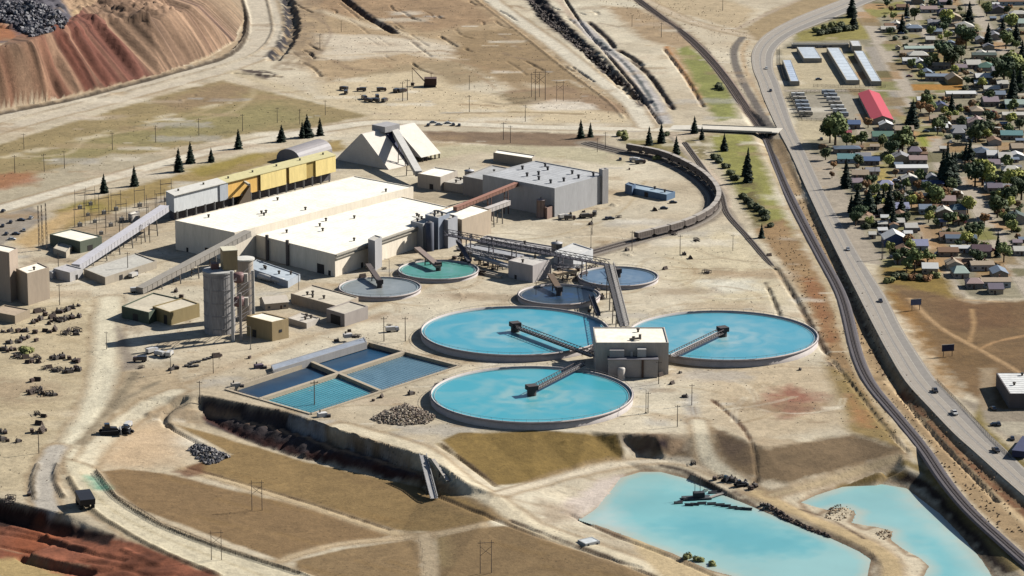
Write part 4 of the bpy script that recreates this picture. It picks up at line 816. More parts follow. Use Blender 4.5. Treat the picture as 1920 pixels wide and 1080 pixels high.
for i, x in enumerate((498, 520)):
    a = P(x - 12, 517 + i * 5, 2); b = P(x + 12, 523 + i * 5, 2); t = thing('storage_tank', ['left', 'right'][i] + ' white horizontal tank before the blue-grey lean-to', 'tank', (a + b) / 2 - Vector((0, 0, 2)), 'horizontal tanks by the lean-to')
    MB().tube(a, b, 1.7, 1.7, 14).build('shell', mat((236, 230, 220), .4), t, True); m_ = MB()
    for k in (.2, .5, .8): q = a.lerp(b, k); m_.box((q.x, q.y, 0), (.8, 3, 1.4))
    m_.bar((a.x, a.y, .3), (b.x, b.y, .3), .5)
    m_.build('saddle', mat((150, 140, 130)), t)
# yellow and white bin gallery
def bin_gallery():
    z = 16.5; N_ = P(326, 367, z); R_ = P(628, 291, z); L_ = P(311, 359, z); ax = R_ - N_; Lg = ax.length; ax.normalize(); dp = (L_ - N_)
    t = thing('ore_bin_gallery', 'long raised bin gallery, white at its left end and yellow beyond, on steel columns', 'building', (N_.x, N_.y, gz(N_)))
    def seg(u0, u1, col, nm, out=0, z0=6, z1=16.5):
        a, b = N_ + ax * Lg * u0 - dp.normalized() * out, N_ + ax * Lg * u1 - dp.normalized() * out; m_ = MB(); m_.prism([a, b, b + dp * 1, a + dp * 1], z0, z1, True, True); m_.build(nm, mat(col, .7, .12, .3, streak=1), t)
    W_ = (256, 258, 256); Y1 = (280, 222, 118); Y2 = (292, 262, 172)
    seg(0, .27, W_, 'white_wall'); seg(.27, .32, (214, 220, 226), 'white_wall', .8)
    seg(.32, .50, Y1, 'yellow_wall'); seg(.52, .68, Y2, 'yellow_wall', 1); seg(.68, .70, (176, 140, 70), 'yellow_wall'); seg(.70, .81, Y2, 'yellow_wall', 1); seg(.81, .87, (212, 180, 96), 'yellow_wall'); seg(.87, 1, Y2, 'yellow_wall', 1); seg(.50, .52, (160, 122, 60), 'yellow_wall')  # set-back bays get a darker yellow: their shade is put into the colour
    m_ = MB(); a = N_ - ax * .4 - dp.normalized() * 1.3; b = N_ + ax * (Lg * .31); m_.prism([a, b - dp.normalized() * 1.3, b + dp * 1.04, a + dp * 1.08], 16.5, 16.9, True, True); m_.build('roof', mat((250, 244, 230)), t)
    m_ = MB(); b2_ = N_ + ax * (Lg + .4); m_.prism([b - dp.normalized() * 1.3, b2_ - dp.normalized() * 1.3, b2_ + dp * 1.04, b + dp * 1.04], 16.5, 16.88, True, True); m_.build('roof', mat((246, 232, 170)), t)
    for i in range(18):
        p = N_ + ax * Lg * (i + .3) / 18
        for q in (p, p + dp * .9): m_ = MB(); m_.box((q.x, q.y, 0), (.9, .9, 7), 0, gz(q) - .5); m_.build('column', mat((196, 194, 190)), t)
    m_ = MB(); m_.prism([N_ + dp * .3 + ax * 2, N_ + dp * .3 + ax * (Lg - 2), N_ + dp * .9 + ax * (Lg - 2), N_ + dp * .9 + ax * 2], 0, 6.2); m_.build('hopper_row', mat((110, 106, 110), .8, .3, .6), t)
    for i in range(7):
        p = N_ + ax * Lg * (.05 + i * .15) + dp * .5; m_ = MB(); m_.tube((p.x, p.y, 16.8), (p.x, p.y, 18.2), .6, .6, 8); m_.build('roof_vent', mat((150, 140, 120)), t)
    m_ = MB(); a = N_ + ax * Lg * .425; m_.bar((a.x, a.y, 14), (a.x + 4, a.y - 14, 15.3), 1.4, 1.4); m_.build('chute', mat((246, 236, 210)), t)
    m_ = MB(); a = N_ + ax * Lg * .36; b = N_ + ax * Lg * .45; o = dp.normalized() * -3; m_.add([(a.x, a.y, 0), (b.x, b.y, 0), (b.x, b.y, 12), (a.x + o.x, a.y + o.y, 0), (b.x + o.x, b.y + o.y, 0), (b.x + o.x, b.y + o.y, 12)], [(0, 1, 2), (3, 5, 4), (0, 2, 5, 3), (1, 4, 5, 2)]); m_.build('chute_hood', mat((118, 100, 78)), t)
    return N_, R_
bin_gallery()
# A-frame stockpile building with its slot and feed conveyor
def aframe():
    z = 20.5; a0 = P(678, 251, z); a1 = P(776, 230, z); ax = (a1 - a0); L_ = ax.length; ax.normalize()
    f0 = P(722, 320, 0); n = Vector((f0.x - a0.x, f0.y - a0.y, 0)); n -= ax * n.dot(ax); n.z = 0
    t = thing('stockpile_building', 'steep A-frame ore building with an open slot across it', 'building', (a0.x, a0.y, 0))
    def part(u0, u1, nm, lift=0):
        p, q = a0 + ax * L_ * u0, a0 + ax * L_ * u1; m_ = MB(); pts = []
        for e in (p, q): pts += [(e.x - n.x, e.y - n.y, lift), (e.x + n.x, e.y + n.y, lift), (e.x + n.x * .03, e.y + n.y * .03, z), (e.x - n.x * .03, e.y - n.y * .03, z)]
        m_.add(pts, [(0, 1, 2, 3), (7, 6, 5, 4), (1, 5, 6, 2), (2, 6, 7, 3), (3, 7, 4, 0)]); return m_
    part(0, .42, 0).build('left_half', mat((256, 244, 228), .8, .08, .2), t)
    part(.62, 1, 0, 3.2).build('right_half', mat((258, 248, 232), .8, .08, .2), t)
    m_ = MB()
    for u in (.66, .74, .82, .9, .98):
        e = a0 + ax * L_ * u
        for s_ in (.97, -.97): m_.box((e.x + n.x * s_, e.y + n.y * s_, 0), (1, 1, 3.6), 0, -.5)
    m_.build('eaves_columns', mat((120, 108, 98)), t)
    m_ = part(.42, .62, 0); m_.v = [Vector((v.x - (n.x * .1 if True else 0), v.y - n.y * .1, v.z * .55)) for v in m_.v]; m_.build('slot_infill', mat((150, 128, 112), .9, .3, .5), t)
    m_ = MB(); e = a0 + ax * L_ * .445; m_.bar(e + Vector((n.x * .06, n.y * .06, -.2)), (e.x + n.x * 1.0, e.y + n.y * 1.0, .8), 6.5, 1.6); m_.build('slot_shadow', mat((40, 46, 84), .8), t)  # navy bar laid on the slope, its dark colour standing in for a cast shadow
    m_ = MB(); e = a0 + ax * L_ * .46; m_.box((e.x, e.y, z - 1), (14, 12, 4), math.atan2(ax.y, ax.x)); m_.build('head_house', mat((196, 192, 190)), t)
    gallery('feed_conveyor', 'white inclined conveyor coming down from the A-frame ridge', tuple(a0 + ax * L_ * .60 + Vector((0, 0, -1))), tuple(P(785, 326, 7)), 4.2, 3.4, (232, 226, 216), 2)
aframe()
# arched grey shed behind the yellow gallery
def quonset():
    a = P(540, 281, 8); b = P(601, 262, 8); d = (b - a).normalized(); r = Vector((d.y, -d.x, 0)).normalized() * 9.5
    t = thing('arched_shed', 'grey arched metal shed behind the yellow gallery', 'shed', (a.x, a.y, 0)); m_ = MB(); N_ = 12; vs_ = []
    for p in (a, b):
        for i in range(N_ + 1): th = math.pi * i / N_; vs_.append((p.x + r.x * math.cos(th), p.y + r.y * math.cos(th), 8.5 * math.sin(th) ** .8 if 0 < i < N_ else -.5))
    m_.add(vs_, [(i, i + 1, N_ + 2 + i, N_ + 1 + i) for i in range(N_)]); m_.build('arched_roof', mat((176, 168, 166), .6, .1, .3, stripe=1.2), t)
    m_ = MB(); m_.add(vs_, [tuple(range(N_ + 1)), tuple(reversed(range(N_ + 1, 2 * N_ + 2)))]); m_.build('end_wall', mat((150, 146, 146)), t)
quonset()
# conveyors
gallery('conveyor_gallery', 'long white enclosed conveyor rising from the left to the bin gallery', P(142, 502, 3.5), P(309, 391, 13), 5.2, 3.6, (216, 212, 214), 6)
gallery('conveyor_gallery', 'grey enclosed conveyor rising to the corner between the mill halls', P(262, 545, 1.8), P(465, 438, 17), 5, 3.2, (190, 180, 166), 5, roofcol=(198, 188, 172))
gallery('truss_bridge', 'long dark truss conveyor bridge from the mill bins towards the far blue tank', P(836, 440, 13), P(1140, 497, 11), 4.5, 2.6, (70, 66, 78), 6, cat='bridge', open_=True, roofcol=(90, 86, 92), legcol=(110, 104, 110))
for k, dx in enumerate((0, 9)): gallery('pipe_bridge', ['dark left', 'pale right'][k] + ' pipe bridge running down to the pump house roof', P(1137 + dx, 497, 12), P(1166 + dx, 612, 13), 2.6, 2.0, ((96, 92, 92), (186, 178, 170))[k], 4, cat='bridge', open_=True, roofcol=((120, 116, 114), (206, 198, 188))[k], group='pair of pipe bridges above the pump house')
gallery('rust_conveyor', 'rust-brown conveyor between the mill bins and the grey-roofed mill', P(853, 392, 16), P(980, 341, 16), 2.6, 2.2, (150, 104, 84), 3, legcol=(120, 84, 70), roofcol=(188, 132, 108))
gallery('conveyor_gallery', 'short pale conveyor stub above the shade beside the mill end block', P(905, 397, 11), P(953, 380, 11), 3.4, 2.6, (214, 204, 196), 2)
# grey mill and its neighbours
g4 = block('grey_mill', 'grey-roofed mill building with rows of roof vents', 'building', (905, 327), (1040, 353), (1138, 326), 18, wall=(204, 202, 200), roof=(208, 208, 208), vents=0, seams=14, doors=((0, .3, 3, 4),))
rg = [Vector(p) for p in g4['_ring']]
for u, v in ((.85, .55), (.62, .72), (.55, .45), (.4, .25), (.6, .3), (.3, .75), (.12, .62), (.15, .38), (.2, .2), (.08, .85), (.75, .85)):
    p = rg[1] + (rg[0] - rg[1]) * u + (rg[2] - rg[1]) * v; m_ = MB(); m_.tube((p.x, p.y, p.z - .6), (p.x, p.y, p.z + 1.4), .7, .7, 8); m_.tube((p.x, p.y, p.z + 1.4), (p.x, p.y, p.z + 2), 1.2, .9, 8); m_.build('roof_vent', mat((80, 76, 76), .6), g4)
block('side_tower', 'slim pale tower at the right corner of the grey-roofed mill', 'tower', (1123, 316), (1130, 318), (1141, 316), 22, wall=(206, 200, 196))
block('lower_wing', 'low grey wing on the left end of the grey-roofed mill', 'building', (868, 330), (905, 337), (960, 316), 12, wall=(180, 172, 164), roof=(200, 198, 194), vents=1)
block('long_store', 'long low white-roofed store behind the grey-roofed mill', 'building', (925, 286), (998, 297), (1004, 291), 6, wall=(196, 182, 160))
block('transfer_house', 'cream box building at the foot of the A-frame conveyor', 'building', (783, 325), (826, 332), (858, 320), 9, wall=(220, 206, 188), doors=((0, .6, 3, 3.5),))
block('pump_shed', 'low pale shed between the cream transfer house and the grey mill', 'shed', (832, 341), (868, 346), (886, 336), 5.5, wall=(204, 192, 176), roof=(222, 214, 198), vents=2)
p = G(870, 352)
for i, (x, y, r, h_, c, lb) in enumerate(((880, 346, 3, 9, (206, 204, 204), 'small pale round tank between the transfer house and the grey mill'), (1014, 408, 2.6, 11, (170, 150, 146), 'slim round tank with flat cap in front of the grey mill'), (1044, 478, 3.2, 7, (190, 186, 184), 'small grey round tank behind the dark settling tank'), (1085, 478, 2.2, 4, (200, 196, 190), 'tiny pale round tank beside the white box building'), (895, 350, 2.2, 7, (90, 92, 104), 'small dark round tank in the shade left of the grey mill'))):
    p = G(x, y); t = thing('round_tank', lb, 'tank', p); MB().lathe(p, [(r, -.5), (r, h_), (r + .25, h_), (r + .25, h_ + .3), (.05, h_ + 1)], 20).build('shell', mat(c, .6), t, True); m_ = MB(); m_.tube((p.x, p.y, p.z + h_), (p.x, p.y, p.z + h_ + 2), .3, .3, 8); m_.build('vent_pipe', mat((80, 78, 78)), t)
    m_ = MB()
    for s_ in (-.25, .25): m_.bar((p.x + s_, p.y - r - .15, p.z), (p.x + s_, p.y - r - .15, p.z + h_ + .6), .08)
    m_.build('ladder', mat((90, 86, 84)), t)
block('brick_annex', 'small reddish block built against the front corner of the grey mill', 'building', (1021, 388), (1026, 390), (1037, 386), 7, wall=(176, 144, 128), roof=(196, 176, 160))
block('plant_shed', 'long low blue shed with pale roof inside the curved train loop', 'shed', (1174, 350), (1250, 365), (1266, 359), 4, wall=(110, 140, 170), roof=(176, 196, 210), doors=((0, .5, 3, 3),), vents=2)
block('plant_shed', 'small blue lean shed at the left end of the long blue shed', 'shed', (1172, 345), (1185, 349), (1192, 345), 6, wall=(96, 120, 150), roof=(130, 150, 170))
block('white_store', 'white box building with pale roof behind the far blue tank', 'building', (1038, 472), (1075, 484), (1112, 467), 6.5, wall=(226, 226, 226), roof=(244, 240, 232))
block('cyclone_house', 'grey-white cube building left of the dark settling tank', 'building', (953, 488), (999, 498), (1034, 486), 10, wall=(214, 204, 198), roof=(236, 228, 216), vents=2, doors=((0, .3, 1.6, 2.4),))
block('flume_house', 'low flat grey channel running behind the green tank', 'channel', (868, 462), (1000, 488), (1012, 481), 2.4, wall=(180, 176, 172), roof=(186, 186, 188))
block('flume_house', 'long flat channel deck under the dark truss bridge', 'channel', (900, 447), (1030, 468), (1042, 462), 3, wall=(170, 166, 166), roof=(196, 190, 186), vents=2)
block('flume_house', 'narrow pale channel between the green tank and the cube building', 'channel', (893, 508), (938, 518), (942, 515), 1.6, wall=(216, 200, 176), roof=(206, 196, 180))
gallery('walkway', 'pale walkway on legs from the mill bins to the cube building', P(858, 466, 6), P(950, 486, 6), 2.6, 1.6, (184, 178, 176), 3, cat='walkway', open_=True)
# pump house in the middle of the thickeners
def pumphouse():
    h_ = 16.5; fl, frr, br_ = P(1117.5, 642, h_), P(1254, 642, h_), P(1246, 613, h_); ring = [br_ + fl - frr, fl, frr, br_]
    t = block('pump_house', 'tall grey block with white flat roof in the middle of the three thickeners', 'building', (0, 0), (1117, 642), (0, 0), h_, wall=(222, 210, 196), roof=(296, 284, 258), ring=ring, vents=2)
    d = (frr - fl).normalized(); n = Vector((d.y, -d.x, 0))
    def bx(u, z0, wd, ht, out, nm, col):
        p = fl + d * u + n * out / 2; m_ = MB(); m_.box((p.x, p.y, z0), (wd, out, ht), math.atan2(d.y, d.x)); return m_.build(nm, mat(col, .7, .08, .3), t)
    bx(18.5, 0, 25, 9.2, 6.5, 'annex', (206, 196, 186)); bx(18.5, 9.2, 25.6, .3, 6.9, 'annex_roof', (128, 124, 130))
    bx(10.5, 9.6, 7.4, 3.6, 3.2, 'fan_box', (196, 190, 186)); bx(23, 9.8, 4.4, 4, 3.4, 'fan_box', (216, 212, 206)); bx(23.3, 0, 1.1, 9.4, 7.4, 'downpipe', (96, 70, 56))
    bx(18, 9.5, 1.2, 2.4, 1.2, 'vent_pipe', (220, 214, 206))
    p = fl + d * 12.6 + n * 9.5; MB().lathe((p.x, p.y, 0), [(1.9, -.5), (1.9, 5.4), (1.5, 6), (.05, 6.1)], 18).build('round_tank', mat((222, 212, 200), .6), t, True)
    m_ = MB(); p = fl + d * 20 - n * 6; m_.bar((p.x - 3, p.y, h_), (p.x + 2.4, p.y, h_ + .6), .9); m_.tube((p.x + 2.4, p.y, h_), (p.x + 2.4, p.y, h_ + 2.6), .7, .7, 8); m_.build('roof_duct', mat((150, 140, 128)), t)
pumphouse()
# ------------------------------------------------------------------ round tanks
def swirl_mat(c0, c1, cen, R, name):
    m = bpy.data.materials.new(name); t, b = nodes(m); N = t.nodes.new; L = t.links.new
    g = N('ShaderNodeNewGeometry'); sub = N('ShaderNodeVectorMath'); sub.operation = 'SUBTRACT'; L(g.outputs['Position'], sub.inputs[0]); sub.inputs[1].default_value = cen
    ln = N('ShaderNodeVectorMath'); ln.operation = 'LENGTH'; L(sub.outputs[0], ln.inputs[0])
    n1 = N('ShaderNodeTexNoise'); n1.inputs['Scale'].default_value = 3.5 / R; n1.inputs['Detail'].default_value = 4; n1.inputs['Distortion'].default_value = .9; L(sub.outputs[0], n1.inputs[0])
    a = N('ShaderNodeMath'); a.operation = 'MULTIPLY_ADD'; L(n1.outputs[0], a.inputs[0]); a.inputs[1].default_value = R * .55; L(ln.outputs['Value'], a.inputs[2])
    w_ = N('ShaderNodeMath'); w_.operation = 'MULTIPLY'; L(a.outputs[0], w_.inputs[0]); w_.inputs[1].default_value = 24 / R
    sn = N('ShaderNodeMath'); sn.operation = 'SINE'; L(w_.outputs[0], sn.inputs[0])
    fd = N('ShaderNodeMapRange'); L(ln.outputs['Value'], fd.inputs[0]); fd.inputs[1].default_value = R * .05; fd.inputs[2].default_value = R * .75; fd.inputs[3].default_value = 1.1; fd.inputs[4].default_value = 0
    mu = N('ShaderNodeMath'); mu.operation = 'MULTIPLY_ADD'; L(sn.outputs[0], mu.inputs[0]); mu.inputs[1].default_value = .4; mu.inputs[2].default_value = .5
    m2 = N('ShaderNodeMath'); m2.operation = 'MULTIPLY'; L(mu.outputs[0], m2.inputs[0]); L(fd.outputs[0], m2.inputs[1])
    n2 = N('ShaderNodeTexNoise'); n2.inputs['Scale'].default_value = 1.6 / R; n2.inputs['Detail'].default_value = 3; n2.inputs['Distortion'].default_value = 2; L(g.outputs['Position'], n2.inputs[0])
    m3 = N('ShaderNodeMapRange'); L(n2.outputs[0], m3.inputs[0]); m3.inputs[1].default_value = .45; m3.inputs[2].default_value = .7; m3.inputs[3].default_value = 0; m3.inputs[4].default_value = .45
    ad = N('ShaderNodeMath'); ad.operation = 'ADD'; ad.use_clamp = True; L(m2.outputs[0], ad.inputs[0]); L(m3.outputs[0], ad.inputs[1])
    mx = N('ShaderNodeMix'); mx.data_type = 'RGBA'; L(ad.outputs[0], mx.inputs[0]); mx.inputs[6].default_value = (*alb(c0), 1); mx.inputs[7].default_value = (*alb(c1), 1); L(mx.outputs[2], b.inputs['Base Color'])
    b.inputs['Roughness'].default_value = .3; b.inputs['Specular IOR Level'].default_value = .2
    return m
def thickener(label, cen, R, h_, c0, c1, bridge=None, wall=(226, 214, 206), name='thickener', cat='tank', group=None, wl=1.1, rake=None, bw=3.2):
    cen = Vector(cen); cen.z = gz(cen) if abs(gz(cen)) < 2 else 0; t = thing(name, label, cat, cen, group)
    MB().lathe(cen, [(R, -1.2), (R, h_), (R - .5, h_), (R - .5, h_ - wl - 1)], 128).build('wall', mat(wall, .8, .10, .3), t, True)
    m_ = MB(); m_.lathe(cen, [(R + .02, h_ - .7), (R + .5, h_ - .7), (R + .5, h_ - .35), (R + .02, h_ - .35)], 128); m_.build('rim_band', mat((176, 162, 158), .7), t)
    MB().lathe((cen.x, cen.y, cen.z), [(R - .4, h_ - wl), (.2, h_ - wl)], 128).build('water', swirl_mat(c0, c1, cen, R, 'tank_water'), t)
    m_ = MB(); m_.lathe(cen, [(R - 2.0, h_ - wl + .25), (R - 2.0, h_ - wl - .4), (R - 1.7, h_ - wl - .4), (R - 1.7, h_ - wl + .25)], 128, True); m_.build('launder', mat((176, 196, 200) if sum(c0) > 300 else (150, 150, 150), .7), t)
    m_ = MB(); k = int(R * 1.1)
    for i in range(k):
        a = 6.2832 * i / k; x, y = cen.x + (R - .25) * math.cos(a), cen.y + (R - .25) * math.sin(a); m_.bar((x, y, cen.z + h_), (x, y, cen.z + h_ + 1.1), .09)
    m_.lathe((cen.x, cen.y, cen.z), [(R - .3, h_ + 1.05), (R - .3, h_ + 1.15), (R - .2, h_ + 1.15), (R - .2, h_ + 1.05)], 96, True); m_.build('railing', mat((150, 146, 142)), t)
    m_ = MB(); m_.lathe(cen, [(R * .028 + .9, h_ - wl - .2), (R * .028 + .9, h_ + 1.8), (.05, h_ + 1.8)], 20); m_.build('centre_column', mat((92, 84, 80)), t)
    m_ = MB(); m_.box((cen.x, cen.y, cen.z + h_ + 1.7), (R * .07 + 1.6, R * .07 + 1.6, 2.4), .4); m_.build('drive_house', mat((84, 74, 72)), t)
    if bridge is not None:
        B_ = Vector(bridge); A_ = cen + Vector((0, 0, h_ + 1.2)); B_.z = cen.z + h_ + 1.2; d = (B_ - A_).normalized(); r = Vector((d.y, -d.x, 0)) * bw / 2; m_ = MB(); kk = int((B_ - A_).length / 2.6)
        for s_ in (-1, 1):
            up = Vector((0, 0, 2.0)); m_.bar(A_ + r * s_, B_ + r * s_, .35); m_.bar(A_ + r * s_ + up, B_ + r * s_ + up, .28)
            for i in range(kk): p = A_.lerp(B_, i / kk) + r * s_; q = A_.lerp(B_, (i + 1) / kk) + r * s_; m_.bar(p, p + up, .18); m_.bar(p, q + up, .18)
        m_.build('bridge_truss', mat((104, 94, 92), .7), t)
        MB().bar(A_, B_, bw * .85, .25).build('bridge_deck', mat((196, 186, 180), .7), t)
        m_ = MB(); m_.tube(A_ + r * .5 + Vector((0, 0, .7)), B_ + r * .5 + Vector((0, 0, .7)), .45, .45, 8); m_.build('feed_pipe', mat((206, 200, 196), .5), t)
    return t
CY0 = (84, 182, 202); CY1 = (166, 206, 208)
thickener('huge round thickener full of turquoise water, the nearest, in front of the pump house', P(997, 737, 3.9), 49.6, 3.9, (80, 186, 202), (160, 206, 206), P(1092, 684, 5), group='big turquoise thickeners')
thickener('huge round thickener of turquoise water left of the pump house', P(966, 618, 3.9), 49.6, 3.9, CY0, CY1, P(1112, 669, 5), group='big turquoise thickeners')
thickener('huge round thickener of turquoise water right of the pump house', P(1355, 626, 3.9), 49.8, 3.9, (94, 182, 202), (172, 208, 212), P(1260, 668, 5), group='big turquoise thickeners')
thickener('grey-watered round tank under the front mill hall wall', P(712, 537.5, 2.6), 22.8, 2.6, (154, 160, 158), (176, 180, 178), None, wl=.6, name='settling_tank', group='small round settling tanks')
thickener('green-watered round tank in the corner of the mill halls', P(822, 504.5, 2.6), 22.8, 2.6, (96, 172, 156), (130, 186, 184), None, wl=.8, name='settling_tank', group='small round settling tanks')
thickener('dark-watered round tank right behind the left thickener', P(1048, 551, 3), 22.6, 3, (62, 78, 88), (50, 84, 130), None, wl=.9, name='settling_tank', group='small round settling tanks')
thickener('blue-grey watered round tank furthest right of the small ones', P(1159, 517, 2.6), 22.6, 2.6, (112, 138, 162), (146, 164, 180), P(1146, 500, 4), wl=.8, name='settling_tank', group='small round settling tanks', bw=2)
for A_, B_, w_, c, lb in ((P(690, 497, 7.5), P(713, 530, 4.5), 2.6, (104, 92, 86), 'brown launder sloping into the grey-watered tank'), (P(782, 466, 8), P(822, 500, 4.5), 3.2, (160, 140, 128), 'pinkish launder sloping into the green-watered tank'), (P(1032, 516, 8), P(1050, 546, 4.5), 3, (118, 96, 74), 'brown launder sloping into the dark-watered tank')):
    gallery('launder', lb, A_, B_, w_, 1.4, c, 1, cat='launder')
gallery('sluice', 'tan flat sluice behind the dark-watered tank', P(1040, 515, 5), P(1078, 508, 5), 4, 1.6, (206, 180, 146), 1, cat='sluice')
# ------------------------------------------------------------------ rectangular basins
def basins():
    c = sum(BASIN, Vector((0, 0, 0))) / 4; t = thing('clarifier_basin', 'four-cell rectangular concrete basin with blue and turquoise water', 'basin', (c.x, c.y, 0))
    W_, S_, E_, N_ = P(424, 731), P(583, 777), P(862, 687), P(692, 643)
    cm = mat((206, 188, 160), .85, .1, .3); m_ = MB()
    def wallseg(a, b, w_=1.6, z1=.5): m_.bar((a[0], a[1], (z1 - 6) / 2), (b[0], b[1], (z1 - 6) / 2), w_, z1 + 6)
    wallseg(W_, S_); wallseg(S_, E_); wallseg(E_, N_); wallseg(N_, W_)
    mW, mE = W_.lerp(N_, .58), S_.lerp(E_, .46); wallseg(mW, mE, 2, .55); a = W_.lerp(S_, .40); b = N_.lerp(E_, .40); wallseg(a, b, 2.4, .6)
    m_.build('basin_wall', cm, t)
    import_ = (W_, a, S_, mW, mE, N_, b, E_)
    mid = lambda u: a.lerp(b, u); X = None
    den = ((mE - mW).x * (b - a).y - (mE - mW).y * (b - a).x); k = ((a - mW).x * (b - a).y - (a - mW).y * (b - a).x) / den; X = mW + (mE - mW) * k
    for q, col, z in (((W_, a, X, mW), (22, 62, 92), -1.9), ((mW, X, b, N_), (26, 72, 104), -1.8), ((a, S_, mE, X), (88, 180, 196), -1.4), ((X, mE, E_, b), (116, 156, 176), -1.4)):
        m_ = MB(); m_.add([(p.x, p.y, z) for p in q], [(0, 1, 2, 3)]); mt = swirl_mat(col, tuple(min(255, v + 22) for v in col), c, 60, 'cell_water'); m_.build('water', mt, t)
    m_ = MB()
    for q in ((a, S_, mE, X), (X, mE, E_, b)):
        for i in range(1, 26):
            u = i / 26; p = q[0].lerp(q[3], u); r = q[1].lerp(q[2], u); m_.bar((p.x, p.y, -1.15), (r.x, r.y, -1.15), .22, .12)
    m_.build('settling_tubes', mat((130, 160, 170), .7), t)
    m_ = MB()
    for p0, p1 in ((W_, S_), (S_, E_), (E_, N_), (N_, W_)):
        n = int((p1 - p0).length / 3)
        for i in range(n): p = p0.lerp(p1, i / n); m_.bar((p.x, p.y, .4), (p.x, p.y, 1.5), .08)
        m_.bar((p0.x, p0.y, 1.5), (p1.x, p1.y, 1.5), .09)
    m_.build('railing', mat((150, 140, 128)), t)
    # long grey deck behind
    block('basin_deck', 'long flat grey-blue deck along the back edge of the rectangular basins', 'platform', (508, 684), (512, 694), (688, 641), 2.2, wall=(176, 172, 168), roof=(170, 178, 190), par=.2, base=0)
    for i, (x, y, lb) in enumerate(((652, 640, 'small white machine on the back deck of the basins'), (442, 735, 'pale machine box at the left corner of the basins'), (485, 690, 'purple-grey machine at the left end of the basin deck'), (604, 781, 'small white cabin at the front corner of the turquoise basin cell'))):
        p = G(x, y); p.z = max(p.z, 0) + (2.2 if i == 0 else 0); t2 = thing('machine', lb, 'machine', p); m_ = MB(); m_.box((p.x, p.y, p.z), (4.4, 3, 2), .4); m_.build('housing', mat(((226, 220, 214), (206, 196, 180), (120, 104, 116), (248, 244, 238))[i]), t2)
        m_ = MB(); m_.tube((p.x - 1, p.y, p.z + 1.8), (p.x - 1, p.y, p.z + 3.2), .35, .35, 8); m_.build('exhaust', mat((70, 64, 60)), t2); m_ = MB(); m_.box((p.x + 3.2, p.y - .6, p.z), (2, 2.2, 1.2), .1); m_.build('motor', mat((80, 72, 70)), t2)
basins()
# ------------------------------------------------------------------ silo group
def silos():
    p = G(412, 622); t = thing('concrete_silo', 'big ribbed grey concrete silo, the tallest thing left of the mill', 'silo', p); h_ = 33.5; R = 8
    prof = []; m_ = MB(); n = 72
    vs_ = []
    for z in (0, h_):
        for i in range(n): a = 6.2832 * i / n; r = R * (1 + (.008 if i % 2 else 0)) + (.3 if math.cos(3 * a) > .9 else 0); vs_.append((p.x + r * math.cos(a), p.y + r * math.sin(a), p.z + z - (.6 if z == 0 else 0)))
    m_.add(vs_, [(i, (i + 1) % n, n + (i + 1) % n, n + i) for i in range(n)]); m_.build('shell', mat((198, 192, 188), .85, .25, .25, streak=1), t)
    m_ = MB()
    for k in range(5): m_.lathe((p.x, p.y, p.z + 3 + k * 7), [(R * 1.02, 0), (R * 1.03, .1), (R * 1.03, .3), (R * 1.02, .4)], 48)
    m_.build('hoop_bands', mat((172, 166, 164), .85, .2), t)
    MB().lathe((p.x, p.y, p.z + h_), [(R * 1.06, -.6), (R * 1.06, .3), (.05, .5)], 48).build('roof', mat((216, 212, 204)), t)
    q = P(436, 478, 0); hh = Vector((p.x + 5.5, p.y + 3, p.z + h_ + .4))
    m_ = MB(); m_.box(hh, (7.6, 9.5, 10.5), .25); o = m_.build('head_house', mat((196, 172, 128), .8, .12, .3, streak=1), t); m_ = MB(); m_.box(hh + Vector((0, 0, 10.5)), (8, 9.9, .35), .25); m_.build('head_house_roof', mat((248, 238, 208)), t)
    m_ = MB(); m_.box(hh + Vector((-7.5, -1, 0)), (4, 4, 3), .25); m_.build('dust_collector', mat((150, 110, 100)), t)
    r = G(461, 598); t2 = thing('concrete_silo', 'slender pale silo with white round roof behind the ribbed one', 'silo', r); MB().lathe(r, [(4.6, -.5), (4.6, 33)], 32).build('shell', mat((206, 190, 172), .8, .12, .3, streak=1), t2, True); MB().lathe(r, [(5.4, 33), (5.4, 33.7), (.05, 34)], 32).build('roof', mat((250, 244, 230)), t2)
    t3 = thing('bucket_elevator', 'tall white pipes with two red-brown drums on the right side of the ribbed silo', 'elevator', G(446, 640))
    a = G(437, 640); b = G(452, 640); m_ = MB(); m_.box((a.x, a.y, 0), (1.5, 1.5, 38)); m_.build('elevator_leg', mat((226, 220, 212)), t3); m_ = MB(); m_.box((b.x, b.y, 0), (1.3, 1.3, 26)); m_.build('elevator_leg', mat((180, 170, 162)), t3)
    c = G(476, 620); m_ = MB(); m_.box((c.x, c.y, 0), (1.5, 1.5, 33)); m_.build('elevator_leg', mat((240, 232, 220)), t3)
    for z in (17, 30):
        q = G(450, 632); MB().lathe((q.x, q.y, z), [(.3, -.8), (2.8, 0), (3, 1), (3, 4), (2.4, 4.8), (.3, 5)], 20).build('drum', mat((150, 112, 106), .6), t3, True)
        m_ = MB(); m_.box((q.x + 3.6, q.y + .5, z), (2.2, 2.6, 4.4)); m_.build('housing', mat((232, 220, 204)), t3)
    m_ = MB()
    for z in range(4, 34, 4): m_.bar((a.x, a.y, z), (c.x, c.y, z), .25); m_.bar((a.x, a.y, z), (c.x, c.y, z + 4), .2)
    m_.build('bracing', mat((110, 104, 104)), t3)
    block('silo_annex', 'tan box annex with pale roof at the foot of the silos', 'building', (462, 592), (510, 604), (541, 597), 10.5, wall=(196, 170, 124), roof=(296, 284, 258), doors=((0, .3, 3, 4),), windows=((1, .5, 2, 4, 5.5),))
silos()
